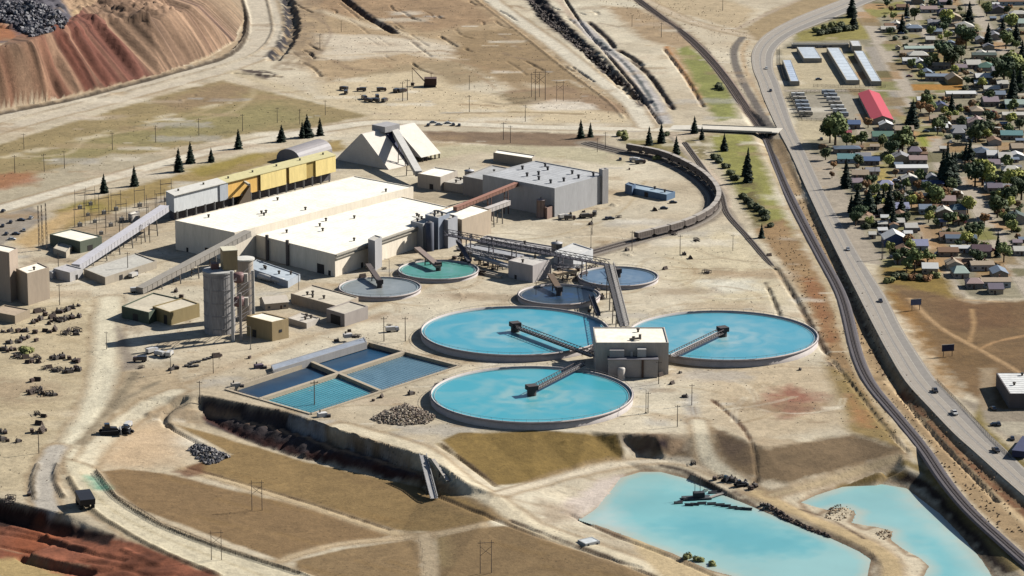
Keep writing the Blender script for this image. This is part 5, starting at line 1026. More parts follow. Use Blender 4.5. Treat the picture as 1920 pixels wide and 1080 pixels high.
def gable(name, label, cat, c, w_, d_, h_, rz, wall, roof, rise=None, doors=1, wins=2, chim=False, group=None, hip=False, z=None, awning=False):
    c = Vector(c); z = c.z if z is None else z; t = thing(name, label, cat, (c.x, c.y, z), group); rise = rise if rise is not None else d_ * .22
    ca, sa = math.cos(rz), math.sin(rz); T = lambda x, y, zz: (c.x + x * ca - y * sa, c.y + x * sa + y * ca, z + zz); hx, hy = w_ / 2, d_ / 2
    m_ = MB(); vs_ = [T(x, y, zz) for zz in (-.8, h_) for x, y in ((-hx, -hy), (hx, -hy), (hx, hy), (-hx, hy))] + ([] if hip else [T(-hx, 0, h_ + rise), T(hx, 0, h_ + rise)])
    fs = [(0, 1, 5, 4), (1, 2, 6, 5), (2, 3, 7, 6), (3, 0, 4, 7)] + ([(4, 5, 6, 7)] if hip else [(5, 6, 9), (7, 4, 8)]); m_.add(vs_, fs); m_.build('wall', mat(wall, .8, .06, .5), t)
    e = .5; q = .25; m_ = MB(); k = rise / hy; rx = hx * .45 if hip else hx + e
    z0 = h_ - e * k + .05; z1 = h_ + rise + .05
    m_.add([T(-hx - e, -hy - e, z0), T(hx + e, -hy - e, z0), T(hx + e, hy + e, z0), T(-hx - e, hy + e, z0), T(-rx, 0, z1), T(rx, 0, z1),
            T(-hx - e, -hy - e, z0 - q), T(hx + e, -hy - e, z0 - q), T(hx + e, hy + e, z0 - q), T(-hx - e, hy + e, z0 - q)],
           [(0, 1, 5, 4), (2, 3, 4, 5), (1, 2, 5), (3, 0, 4), (0, 6, 7, 1), (1, 7, 8, 2), (2, 8, 9, 3), (3, 9, 6, 0)] if hip else [(0, 1, 5, 4), (2, 3, 4, 5), (0, 6, 7, 1), (2, 8, 9, 3)])
    rf = m_.build('roof', mat(roof, .8, .08, .6), t)
    if chim: m_ = MB(); x, y, zz = T(hx * .3, hy * .2, h_ + rise * .6); m_.box((x, y, zz), (.8, .8, rise * .4 + 1.2), rz); m_.build('chimney', mat((150, 104, 84)), rf)
    r_ = random.Random(int(c.x * 13 + c.y))
    if doors: m_ = MB(); x = r_.uniform(-.2, .2) * w_; p = T(x, -hy - .02, 1); m_.box((p[0], p[1], z), (1, .16, 2.1), rz); m_.build('door', mat((110, 84, 68)), t)
    for i in range(wins): x = (-.34 + .68 * i / max(1, wins - 1)) * w_; p = T(x, -hy - .02, 0); m_ = MB(); m_.box((p[0], p[1], z + 1.1), (1.4, .14, 1.1), rz); m_.build('window', mat((70, 78, 90), .2, .05), t)
    return t
gable('plant_office', 'small cream gabled house behind the silo annex', 'building', P(514, 576), 13, 11, 4, .35, (214, 198, 178), (236, 222, 202))
block('workshop', 'long tan workshop with pale roof right of the silo annex', 'building', (545, 550), (632, 574), (672, 557), 5.5, wall=(206, 188, 164), roof=(236, 222, 196), vents=4)
block('workshop', 'grey garage with a dark open doorway at the end of the tan workshop', 'building', (612, 579), (646, 589), (690, 574), 7, wall=(190, 178, 168), roof=(226, 214, 192), doors=((0, .5, 8, 5),))
block('storage_pad', 'pale low block between the silo annex and the grey garage', 'building', (540, 596), (575, 606), (600, 596), 3, wall=(226, 214, 198), roof=(236, 224, 206), vents=3)
block('shed', 'dark green left half of the olive double shed', 'shed', (228, 574), (279, 586), (338, 560), 6.5, wall=(92, 104, 84), roof=(236, 222, 194), doors=((0, .5, 4, 4),))
block('shed', 'olive-tan taller half of the double shed', 'shed', (286, 574), (318, 585), (374, 569), 7.5, wall=(176, 154, 104), roof=(240, 226, 198), doors=((0, .75, 3, 5),))
block('crusher_tower', 'tall tan tower cut by the left edge of the photo', 'building', (-34, 463), (17, 474), (33, 465), 28, wall=(206, 184, 162), roof=(296, 284, 258))
block('crusher_house', 'tan block building with white roof right of the edge tower', 'building', (30, 503), (51, 513), (92, 501), 18, wall=(196, 176, 152), roof=(296, 284, 258), vents=1)
block('hut', 'low tan hut in front of the edge tower', 'hut', (-20, 583), (28, 592), (56, 580), 4.5, wall=(186, 166, 138), roof=(214, 190, 160))
block('shed', 'green-walled shed with bright white roof behind the white conveyor', 'shed', (93, 439), (150, 453), (191, 443), 7, wall=(120, 128, 108), roof=(296, 284, 258), doors=((1, .45, 4, 3.5),))
block('hut', 'small cream hut in front of the green-walled shed', 'hut', (100, 465), (124, 473), (135, 461), 3.5, wall=(210, 196, 172), roof=(232, 220, 196))
block('shed', 'low wide shed with pale and rust-stained roof beside the white conveyor foot', 'shed', (157, 504), (197, 520), (294, 489), 4.5, wall=(204, 190, 168), roof=(224, 218, 204), doors=((1, .3, 3, 3), (1, .6, 3, 3)))
block('tail_house', 'white tail house with dark door at the foot of the white conveyor', 'building', (100, 503), (131, 511), (156, 503), 5.5, wall=(226, 220, 214), roof=(214, 208, 206), doors=((1, .5, 2, 3),))
block('hut', 'small white hut at the left of the conveyor tail house', 'hut', (92, 508), (98, 511), (106, 508), 4, wall=(220, 216, 212))
block('transformer_house', 'small white box among the substation poles', 'hut', (240, 400), (247, 402), (262, 397), 5, wall=(226, 216, 204), doors=((0, .5, 1.6, 2.6),))
# trailer by the lower road
t = block('box_trailer', 'white box trailer parked on the grass beside the lower road', 'trailer', (1083, 1012), (1098, 1020), (1125, 1014), 2.6, wall=(190, 190, 186), roof=(240, 244, 242), par=.1)
m_ = MB(); rg = [Vector(q) for q in t['_ring']]
for u in (.2, .8):
    a = rg[1].lerp(rg[2], u)
    m_.tube((a.x, a.y - .2, gz(a) + .2), (a.x, a.y + .3, gz(a) + .2), .5, .5, 10)
m_.build('wheel', mat((30, 30, 30)), t)
# ------------------------------------------------------------------ trees
def leafmat(c, v=.35):
    m = bpy.data.materials.new('foliage'); t, b = nodes(m); N = t.nodes.new; L = t.links.new
    oi = N('ShaderNodeObjectInfo'); g = N('ShaderNodeNewGeometry'); n = N('ShaderNodeTexNoise'); n.inputs['Scale'].default_value = .55; L(g.outputs['Position'], n.inputs[0])
    ad = N('ShaderNodeMath'); ad.operation = 'ADD'; L(oi.outputs['Random'], ad.inputs[0]); L(n.outputs[0], ad.inputs[1])
    mr = N('ShaderNodeMapRange'); L(ad.outputs[0], mr.inputs[0]); mr.inputs[1].default_value = .3; mr.inputs[2].default_value = 1.7; mr.inputs[3].default_value = 1 - v; mr.inputs[4].default_value = 1 + v * 1.3
    vm = N('ShaderNodeVectorMath'); vm.operation = 'SCALE'; vm.inputs[0].default_value = tuple(v * (.6 if c[1] < .045 else 1.05) for v in c); L(mr.outputs[0], vm.inputs['Scale']); L(vm.outputs[0], b.inputs['Base Color'])
    b.inputs['Roughness'].default_value = .8; b.inputs['Specular IOR Level'].default_value = .15; return m
BARK = mat((110, 88, 68), .9)
def conifer_proto(seed, wd=3.1, hh=14, col=(.018, .030, .018)):
    r_ = random.Random(seed); t = proto('conifer'); m_ = MB(); m_.tube((0, 0, -.6), (0, 0, hh * .96), .28, .04, 7); m_.build('trunk', BARK, t)
    m_ = MB(); lev = 20
    for k in range(lev):
        z = hh * (.08 + .9 * k / lev); R = wd * (1 - k / lev) ** .85 * r_.uniform(.85, 1.12) + .12; n = max(7, int(24 * (1 - k / lev)) + 5)
        for i in range(n):
            a = r_.uniform(0, 6.28); L_ = R * r_.uniform(.55, 1.12); dr = .28 * L_ + r_.uniform(0, .4); wd_ = L_ * r_.uniform(.28, .45)
            ca, sa = math.cos(a), math.sin(a); z_ = z + r_.uniform(-.3, .3)
            p0 = (ca * L_ * .08, sa * L_ * .08, z_ + .25); p1 = (ca * L_ * .6 - sa * wd_, sa * L_ * .6 + ca * wd_, z_ - dr * .5 + r_.uniform(-.2, .2)); p2 = (ca * L_, sa * L_, z_ - dr); p3 = (ca * L_ * .6 + sa * wd_, sa * L_ * .6 - ca * wd_, z_ - dr * .5 + r_.uniform(-.2, .2))
            m_.add([p0, p1, p2, p3], [(0, 1, 2, 3)])
            m_.add([(p0[0], p0[1], p0[2] + .1), (p2[0], p2[1], p2[2] + .1), (ca * L_ * .6, sa * L_ * .6, z_ - dr * .5 - .7)], [(0, 1, 2)])
    m_.add([(.15, 0, hh * .9), (-.12, .1, hh * .9), (0, -.12, hh * .9), (0, 0, hh * 1.02)], [(0, 1, 3), (1, 2, 3), (2, 0, 3)])
    m_.build('crown', leafmat(col), t); return t
def broad_proto(seed, R=4.2, hh=9, col=(.075, .09, .03), dens=1.0):
    r_ = random.Random(seed); t = proto('broadleaf'); m_ = MB(); m_.tube((0, 0, -.5), (0, 0, hh * .35), .38, .28, 8); tips = []
    for i in range(7):
        a = i * .9 + r_.uniform(-.3, .3); e = Vector((math.cos(a) * R * r_.uniform(.35, .75), math.sin(a) * R * r_.uniform(.35, .75), hh * r_.uniform(.55, .85))); m_.tube((0, 0, hh * .32), e, .2, .05, 5); tips.append(e)
    m_.build('trunk', BARK, t); m_ = MB(); tips += [Vector((r_.uniform(-.5, .5) * R, r_.uniform(-.5, .5) * R, hh * r_.uniform(.45, .92))) for _ in range(9)]
    for e in tips:
        cr = R * r_.uniform(.26, .46)
        for _ in range(int(68 * dens)):
            v = Vector((r_.gauss(0, 1), r_.gauss(0, 1), r_.gauss(0, .8))); v = v.normalized() * cr * r_.uniform(.55, 1.1); p = e + v; s_ = r_.uniform(.22, .5)
            n = (v.normalized() + Vector((r_.uniform(-.6, .6), r_.uniform(-.6, .6), r_.uniform(-.2, .8)))).normalized(); x = n.orthogonal().normalized() * s_; y = n.cross(x).normalized() * s_ * r_.uniform(.6, 1)
            m_.add([p - x - y, p + x - y, p + x + y, p - x + y], [(0, 1, 2, 3)])
    m_.build('crown', leafmat(col), t); return t
CON = [conifer_proto(i, w_) for i, w_ in ((1, 4.0), (2, 3.3), (3, 4.6), (4, 3.7))]
BRO = {'green': [broad_proto(11), broad_proto(12, 3.6, 8)], 'dark green': [broad_proto(13, 4.4, 8.5, (.035, .05, .022)), broad_proto(14, 3.8, 7.5, (.04, .05, .02))], 'yellow-green': [broad_proto(15, 4, 7.5, (.19, .19, .045)), broad_proto(16, 3.6, 7, (.16, .17, .05))],
       'rusty brown': [broad_proto(17, 3.2, 6.5, (.16, .085, .035)), broad_proto(18, 3, 6, (.12, .075, .04))]}
def bush_proto(seed, col):
    r_ = random.Random(seed); t = proto('bush'); m_ = MB()
    for k in range(5):
        e = Vector((r_.uniform(-.9, .9), r_.uniform(-.9, .9), r_.uniform(.5, 1.1)))
        for _ in range(60):
            v = Vector((r_.gauss(0, 1), r_.gauss(0, 1), r_.gauss(0, .7))).normalized() * r_.uniform(.4, .95); p = e + v; p.z = max(p.z, .05); s_ = r_.uniform(.15, .3); n = (v + Vector((0, 0, .4))).normalized(); x = n.orthogonal().normalized() * s_; y = n.cross(x).normalized() * s_
            m_.add([p - x - y, p + x - y, p + x + y, p - x + y], [(0, 1, 2, 3)])
    m_.build('crown', leafmat(col), t); m_ = MB()
    for i in range(4): a = i * 1.57; m_.tube((0, 0, -.3), (math.cos(a) * .7, math.sin(a) * .7, .9), .08, .03, 5)
    m_.build('stems', BARK, t); return t
BUSH = {'dark': bush_proto(21, (.04, .045, .02)), 'olive': bush_proto(22, (.10, .10, .035)), 'rusty': bush_proto(23, (.14, .07, .03)), 'grey-green': bush_proto(24, (.09, .10, .06))}
def put(src, px, py, desc, cat, name, sc=1, rz=None, group=None, p=None):
    p = G(px, py) if p is None else p; o = copy_thing(src, (p.x, p.y, p.z), RND.uniform(0, 6.28) if rz is None else rz, sc, 'x', cat, group); o.name = name; later(o, desc, px, py); return o
def put_con(x, y, hpx, wf=1.0, town=False):
    h_ = hpx / (ppm(y) * .97); s_ = h_ / 14; k = RND.randrange(4); ws = max(.55, min(1.5, s_)) * wf
    put(CON[k], x, y, ('tall dark conifer' if h_ > 15 else 'dark conifer') if h_ > 10 else 'small dark conifer', 'conifer', 'conifer_tree', (ws, ws, s_), group='conifers')
for a in ((195, 362, 38), (252, 349, 40), (335, 322, 46), (357, 306, 42), (396, 304, 28), (447, 279, 38), (528, 266, 34, 1.2), (567, 259, 32), (576, 257, 44), (600, 254, 34), (1089, 259, 36), (1107, 257, 28), (1217, 272, 36), (1240, 268, 38), (1268, 290, 36), (1302, 250, 34), (1316, 262, 26), (1358, 283, 34), (1402, 342, 68, .8), (1398, 330, 40), (1428, 446, 28, .8),
          (1597, 32, 46), (1600, 54, 34, 1.4), (1691, 62, 36), (1817, 46, 44, 1.1), (1852, 87, 44, 1.1), (1711, 240, 56, 1.1), (1708, 232, 40), (1775, 350, 84, 1.05), (1768, 342, 62), (1784, 344, 60), (1586, 352, 56, .9), (1607, 400, 52), (1596, 398, 34), (1629, 402, 56), (1647, 398, 46), (1667, 404, 62), (1675, 424, 40), (1690, 402, 36), (1818, 314, 56, .9), (1811, 300, 34), (1870, 482, 52, .6), (1899, 190, 66, 1.1), (1912, 172, 50), (1905, 84, 46), (1784, 214, 40), (1916, 118, 44), (1700, 30, 26), (1880, 60, 30), (1780, 12, 30), (1656, 390, 40), (1790, 322, 40)):
    put_con(*a)
for x, y, r, k in ((1566, 272, 21, 'green'), (1556, 268, 15, 'dark green'), (1615, 277, 10, 'green'), (1692, 290, 17, 'green'), (1672, 296, 12, 'dark green'), (1842, 348, 18, 'yellow-green'), (1828, 350, 16, 'dark green'), (1858, 352, 12, 'yellow-green'), (1897, 150, 21, 'yellow-green'), (1882, 158, 18, 'dark green'), (1908, 168, 16, 'green'), (1775, 50, 12, 'yellow-green'), (1811, 92, 15, 'dark green'), (1804, 84, 12, 'green'),
                   (1715, 508, 14, 'green'), (1700, 512, 9, 'green'), (1814, 400, 12, 'yellow-green'), (1870, 408, 16, 'dark green'), (1903, 365, 18, 'yellow-green'), (1915, 375, 16, 'dark green'), (1893, 385, 14, 'dark green'), (1726, 210, 9, 'rusty brown'), (1742, 216, 9, 'rusty brown'), (1735, 200, 9, 'green'), (1758, 252, 10, 'green'), (1766, 240, 9, 'dark green'), (1830, 268, 14, 'dark green'), (1842, 258, 12, 'dark green'), (1755, 388, 14, 'green'), (1768, 378, 12, 'rusty brown'), (1721, 380, 9, 'rusty brown'), (1777, 372, 10, 'rusty brown'),
                   (1896, 55, 12, 'yellow-green'), (1886, 92, 12, 'green'), (1834, 445, 8, 'yellow-green'), (1882, 492, 12, 'green'), (1800, 92, 10, 'rusty brown'), (1770, 118, 14, 'dark green'), (1782, 128, 14, 'dark green'), (1795, 118, 12, 'dark green'), (1612, 418, 12, 'dark green'), (1604, 424, 10, 'dark green'), (1560, 334, 6, 'rusty brown'), (1542, 286, 8, 'rusty brown'), (1548, 300, 9, 'dark green'), (1607, 318, 5, 'rusty brown'), (1563, 316, 6, 'rusty brown'), (1855, 195, 10, 'dark green'), (1822, 205, 9, 'rusty brown'), (1740, 130, 9, 'dark green'), (1715, 38, 9, 'dark green'), (1745, 70, 8, 'green'), (1760, 100, 9, 'dark green'), (1850, 30, 9, 'green'), (1836, 8, 10, 'yellow-green'), (1712, 8, 8, 'dark green'), (1655, 275, 8, 'green'), (1725, 345, 9, 'olive' if 0 else 'green'), (1640, 370, 9, 'green'), (1786, 420, 8, 'green'), (1846, 420, 9, 'rusty brown'), (1892, 428, 10, 'dark green')):
    s_ = r / ppm(y) / 3.3; src = BRO[k][RND.randrange(2)]; put(src, x, y, k + ' leafy tree', 'tree', 'leafy_tree', s_ * 1.12, group='leafy trees of the town')
for x, y, k, s_ in ((1395, 372, 'dark', 2), (1405, 381, 'dark', 2.2), (1412, 390, 'dark', 2.4), (1422, 396, 'dark', 2.2), (1431, 404, 'dark', 2.4), (1437, 413, 'dark', 2), (1446, 426, 'dark', 1.6), (1345, 166, 'dark', 2.2), (1353, 169, 'dark', 1.8), (1348, 160, 'dark', 1.5), (1340, 298, 'dark', 2.2), (1350, 305, 'dark', 2.2), (1360, 315, 'dark', 2), (1369, 327, 'dark', 2), (1377, 338, 'dark', 2.2), (1172, 262, 'olive', 2.2), (1165, 255, 'olive', 2.5),
                    (45, 662, 'olive', 2.2), (55, 660, 'olive', 1.8), (1680, 522, 'dark', 2), (1694, 522, 'dark', 2), (1708, 524, 'rusty', 2), (1722, 524, 'dark', 2), (1736, 526, 'rusty', 2), (1668, 530, 'olive', 2), (1752, 520, 'olive', 2), (1540, 66, 'dark', 2.6), (1550, 64, 'dark', 2.6), (1560, 62, 'dark', 2.8), (1572, 60, 'dark', 2.8), (1582, 58, 'dark', 2.8), (1592, 57, 'dark', 2.8), (1530, 60, 'olive', 2.4), (1545, 54, 'olive', 2.4), (1562, 50, 'olive', 2.6), (1578, 50, 'dark', 2.4), (1288, 1048, 'olive', 1.6), (1310, 1054, 'olive', 1.6), (1335, 1062, 'olive', 1.5), (1640, 425, 'dark', 2), (1625, 428, 'dark', 2), (1230, 300, 'olive', 1.8), (1250, 255, 'dark', 1.8)):
    put(BUSH[k], x, y, k + ' bush', 'bush', 'bush', s_, group='bushes')
# ------------------------------------------------------------------ town
s0, s1 = P(1700, 190), P(1748, 262); TANG = math.atan2((s0 - s1).y, (s0 - s1).x) - math.pi / 2
RC = {'pink-brown': (186, 158, 150), 'pale': (226, 220, 206), 'white': (248, 246, 240), 'teal': (110, 160, 160), 'mauve': (164, 144, 150), 'grey': (158, 156, 158), 'dark purple': (88, 78, 96), 'tan': (190, 168, 140), 'brown': (150, 112, 80), 'dark green': (74, 92, 84), 'green': (96, 140, 120), 'slate-blue': (92, 110, 130), 'blue-grey': (134, 150, 168), 'blue': (84, 112, 156), 'navy': (60, 76, 120), 'yellow': (206, 176, 108), 'red': (190, 84, 96), 'lavender': (164, 166, 196), 'maroon': (92, 62, 72), 'dark teal': (62, 96, 112), 'purple-grey': (128, 116, 130), 'pale green': (186, 204, 190)}
WC_ = [(206, 196, 180), (190, 180, 168), (222, 214, 204), (176, 160, 140), (196, 206, 210), (160, 150, 140), (210, 190, 160)]
HOUSES = [(1682, 54, 20, 'pale'), (1715, 60, 28, 'blue-grey'), (1742, 24, 30, 'pink-brown'), (1722, 8, 22, 'teal'), (1773, 10, 24, 'mauve'), (1771, 30, 22, 'dark purple'), (1787, 40, 30, 'tan'), (1752, 50, 22, 'grey'), (1757, 66, 18, 'blue-grey'), (1810, 58, 32, 'pale'), (1815, 72, 38, 'brown'), (1900, 10, 56, 'brown'), (1872, 25, 28, 'dark purple'), (1910, 34, 30, 'pale'), (1914, 50, 22, 'pale green'),
          (1785, 92, 26, 'blue-grey'), (1724, 98, 54, 'pale green'), (1722, 112, 36, 'pale'), (1726, 126, 22, 'white'), (1762, 130, 38, 'tan'), (1846, 112, 44, 'dark green'), (1852, 133, 30, 'green'), (1826, 129, 26, 'pale'), (1803, 134, 20, 'mauve'), (1758, 152, 42, 'blue-grey'), (1790, 158, 28, 'yellow'), (1845, 153, 30, 'white'), (1802, 184, 54, 'white'), (1880, 166, 20, 'pale'), (1876, 186, 18, 'blue-grey'), (1765, 208, 28, 'navy'), (1858, 200, 28, 'mauve'), (1906, 204, 40, 'pale green'), (1833, 216, 22, 'tan'), (1902, 225, 42, 'pale'),
          (1800, 232, 28, 'tan'), (1834, 240, 36, 'pink-brown'), (1798, 258, 24, 'grey'), (1898, 262, 40, 'teal'), (1868, 250, 16, 'pale'), (1602, 242, 22, 'blue'), (1590, 256, 12, 'red'), (1662, 243, 24, 'white'), (1696, 253, 34, 'tan'), (1656, 265, 38, 'green'), (1589, 288, 48, 'slate-blue'), (1592, 306, 40, 'teal'), (1635, 310, 28, 'blue'), (1690, 305, 32, 'grey'), (1716, 294, 24, 'purple-grey'), (1722, 308, 32, 'pink-brown'), (1710, 325, 58, 'white'), (1614, 336, 30, 'tan'), (1661, 356, 26, 'lavender'), (1706, 346, 28, 'pale'), (1748, 354, 42, 'navy'), (1604, 352, 26, 'mauve'),
          (1843, 294, 28, 'slate-blue'), (1862, 300, 20, 'white'), (1886, 304, 24, 'pale'), (1865, 316, 20, 'mauve'), (1897, 331, 32, 'pale'), (1866, 362, 26, 'purple-grey'), (1890, 370, 16, 'pale green'), (1780, 385, 24, 'pink-brown'), (1798, 404, 26, 'dark teal'), (1771, 407, 28, 'pale'), (1736, 402, 22, 'blue-grey'), (1691, 400, 26, 'lavender'), (1657, 404, 20, 'tan'), (1659, 416, 13, 'white'), (1655, 428, 16, 'pale'), (1655, 440, 16, 'white'), (1678, 460, 42, 'pale'), (1726, 470, 28, 'lavender'), (1709, 437, 22, 'pale'), (1703, 446, 14, 'white'), (1766, 424, 16, 'lavender'), (1908, 420, 38, 'dark green'),
          (1803, 456, 56, 'slate-blue'), (1790, 474, 13, 'white'), (1809, 474, 18, 'white'), (1842, 482, 34, 'maroon'), (1745, 514, 28, 'white'), (1790, 506, 28, 'tan'), (1802, 522, 28, 'pale green'), (1842, 508, 42, 'tan'), (1875, 524, 28, 'blue-grey'), (1868, 540, 54, 'tan'), (1828, 542, 30, 'pink-brown'), (1868, 552, 26, 'purple-grey'), (1908, 463, 16, 'mauve'), (1636, 448, 12, 'pale'), (1870, 140, 18, 'grey'), (1745, 82, 16, 'pale'), (1893, 130, 20, 'grey'), (1908, 286, 22, 'tan'), (1770, 286, 14, 'pale'), (1640, 282, 16, 'tan'), (1866, 75, 20, 'grey')]
occ = [(x, y, w_ / 2 + 4) for x, y, w_, _ in HOUSES]
for i, (x, y, w_, c) in enumerate(HOUSES):
    W_ = w_ / ppm(y); long_ = w_ > 40; D = 9 if long_ else RND.uniform(8, 12); hgt = 2.9 if W_ < 6 else RND.uniform(3.0, 3.8)
    if W_ < 6: D = 5
    rz = TANG + RND.uniform(-.06, .06); p = G(x, y); p = p + Vector((0, D / 2, 0)); p.z = gz(p)
    if not long_ and W_ > 8 and i % 3 == 0: rz += math.pi / 2; W_, D = D * 1.2, W_
    big = 'long ' if long_ else ('tiny ' if w_ < 17 else '')
    if x == 1678: t = gable('town_house', 'x', 'house', p, 13, W_, 4.2, rz + math.pi / 2, (96, 110, 150), RC['white'], rise=3.4, wins=3)
    elif c == 'yellow': t = gable('town_house', 'x', 'house', p, 14, 11, 3.6, rz + math.pi / 2, (206, 180, 120), RC['tan'], rise=3.4)
    else: t = gable('town_house' if W_ > 6 else 'garden_shed', 'x', 'house' if W_ > 6 else 'shed', p, W_, D, hgt, rz, WC_[i % 7], RC[c], rise=None if not long_ else 1.2, wins=3 if W_ > 9 else 1, chim=i % 2 == 0 and W_ > 8, hip=i % 4 == 1 and W_ > 8)
    later(t, big + c + '-roofed ' + ('house' if W_ > 6 or D > 6 else 'shed'), x, y); t['group'] = 'houses of the town'
# ------------------------------------------------------------------ vehicles
GLASS = mat((44, 50, 60), .15, .02, spec=.6); TYRE = mat((34, 33, 33), .9); CHROME = mat((190, 190, 190), .4)
def wheels(t, xs, y_, r, wd=.28):
    for x in xs:
        for s_ in (-1, 1): m_ = MB(); m_.tube((x, s_ * y_, r), (x, s_ * (y_ - wd), r), r, r, 12); m_.build('wheel', TYRE, t)
def body(profile, hw, col, t, nm='body', taper=.94, mt=None):
    n = len(profile); m_ = MB(); zm = max(z for _, z in profile); vs_ = []
    for s_ in (-1, 1): vs_ += [(x, s_ * hw * (taper if z > zm * .8 else 1), z) for x, z in profile]
    m_.add(vs_, [tuple(range(n)), tuple(reversed(range(n, 2 * n)))] + [(i, n + i, n + (i + 1) % n, (i + 1) % n) for i in range(n)]); return m_.build(nm, mt or mat(col, .35, .05, spec=.5), t)
def car_proto(col):
    t = proto('car'); body([(-2.2, .35), (2.2, .35), (2.25, .7), (1.3, .92), (-1.6, .95), (-2.2, .85)], .88, col, t); body([(1.1, .9), (.55, 1.42), (-1.0, 1.45), (-1.75, .92)], .78, col, t, 'cabin', .84, GLASS); m_ = MB(); m_.box((-.25, 0, 1.43), (1.5, 1.28, .06)); m_.build('roof', mat(col, .35, .05, spec=.5), t); wheels(t, (-1.4, 1.4), .9, .34); return t
def pickup_proto(col):
    t = proto('pickup'); body([(-2.7, .5), (2.7, .5), (2.75, 1.05), (1.6, 1.2), (-2.7, 1.2)], .97, col, t); body([(1.5, 1.15), (1.0, 1.85), (-.4, 1.88), (-.6, 1.15)], .88, col, t, 'cabin', .88, GLASS); m_ = MB(); m_.box((.3, 0, 1.86), (1.4, 1.55, .06)); m_.build('roof', mat(col, .35, .05, spec=.5), t)
    m_ = MB(); m_.box((-1.65, 0, 1.2), (1.9, 1.6, .04)); m_.build('bed', mat((60, 58, 56)), t); wheels(t, (-1.8, 1.8), .98, .4); return t
def camper_proto(col):
    t = proto('camper'); body([(-4.2, .6), (3.6, .6), (4.2, 1.2), (4.1, 3.0), (3.9, 3.2), (-4.1, 3.2), (-4.2, 3.0)], 1.25, col, t, 'body', .96)
    m_ = MB(); m_.box((0, -1.26, 1.9), (2.4, .06, .6)); m_.build('window', GLASS, t); m_ = MB(); m_.box((-1, 0, 3.2), (1.1, 1.0, .3)); m_.build('roof_unit', mat((220, 220, 220)), t); m_ = MB(); m_.box((0, -1.27, 1.1), (8, .04, .25)); m_.build('side_stripe', mat((120, 90, 80)), t); wheels(t, (-1.6, -.6), 1.2, .4); return t
def truck_proto(col, cab):
    t = proto('truck'); body([(-3.6, 1), (1.6, 1), (1.6, 3.1), (-3.6, 3.1)], 1.25, col, t, 'cargo_box', 1); body([(1.8, .7), (3.9, .7), (3.95, 1.6), (3.5, 2.7), (1.8, 2.7)], 1.15, cab, t, 'cab', .94); m_ = MB(); m_.box((3.75, 0, 1.75), (.12, 1.9, .75)); m_.build('windscreen', GLASS, t); m_ = MB(); m_.box((0, 0, .6), (7.4, .9, .4)); m_.build('chassis', mat((50, 48, 48)), t); wheels(t, (-2.6, -1.4, 2.9), 1.2, .5, .35); return t
CARS = {'dark': car_proto((48, 50, 58)), 'white': car_proto((236, 236, 232)), 'red': car_proto((160, 60, 54)), 'silver': car_proto((176, 180, 184)), 'blue': car_proto((70, 96, 140))}
PICK = {'dark': pickup_proto((52, 52, 56)), 'white': pickup_proto((236, 234, 228)), 'tan': pickup_proto((176, 150, 116))}
CAMP = {'white': camper_proto((244, 240, 230)), 'cream': camper_proto((226, 210, 184)), 'grey': camper_proto((190, 194, 198))}
TRK = {'white': truck_proto((236, 230, 220), (220, 220, 224)), 'dark': truck_proto((70, 66, 68), (90, 60, 56))}
def hwang(py):
    i = min(range(len(HWL)), key=lambda k: abs(HWL[k][1] - py)); j = max(i - 1, 0); j2 = min(i + 1, len(HWL) - 1); a, b = P(*HWL[j], HZ[j]), P(*HWL[j2], HZ[j2]); d = b - a; return math.atan2(d.y, d.x)
def road_z(p): p.z = max(p.z, gz(p)) + .4; return p
for x, y, k, kind in ((1445, 172, 'dark', 'c'), (1651, 567, 'dark', 'c'), (1753, 736, 'dark', 'p'), (1789, 778, 'white', 'p'), (1867, 848, 'dark', 'p'), (1437, 130, 'white', 'c'), (1590, 470, 'silver', 'c')):
    src = CARS[k] if kind == 'c' else PICK[k]; p = road_z(G(x, y)); put(src, x, y, k + (' car' if kind == 'c' else ' pickup') + ' driving on the highway', 'car' if kind == 'c' else 'pickup truck', 'car' if kind == 'c' else 'pickup_truck', 1.1, hwang(y), 'vehicles on the highway', p=p)
for x, y, k in ((1496, 183, 'white'), (1499, 190, 'cream'), (1503, 197, 'grey'), (1505, 204, 'grey'), (1508, 211, 'grey'), (1511, 218, 'cream'), (1553, 178, 'grey'), (1557, 184, 'grey'), (1562, 191, 'white'), (1566, 199, 'cream'), (1570, 206, 'white'), (1574, 213, 'white'), (1578, 220, 'grey')):
    put(CAMP[k], x, y, k + ' parked camper', 'camper', 'camper', 1.15, RND.uniform(-.12, .05), 'campers in the lot')
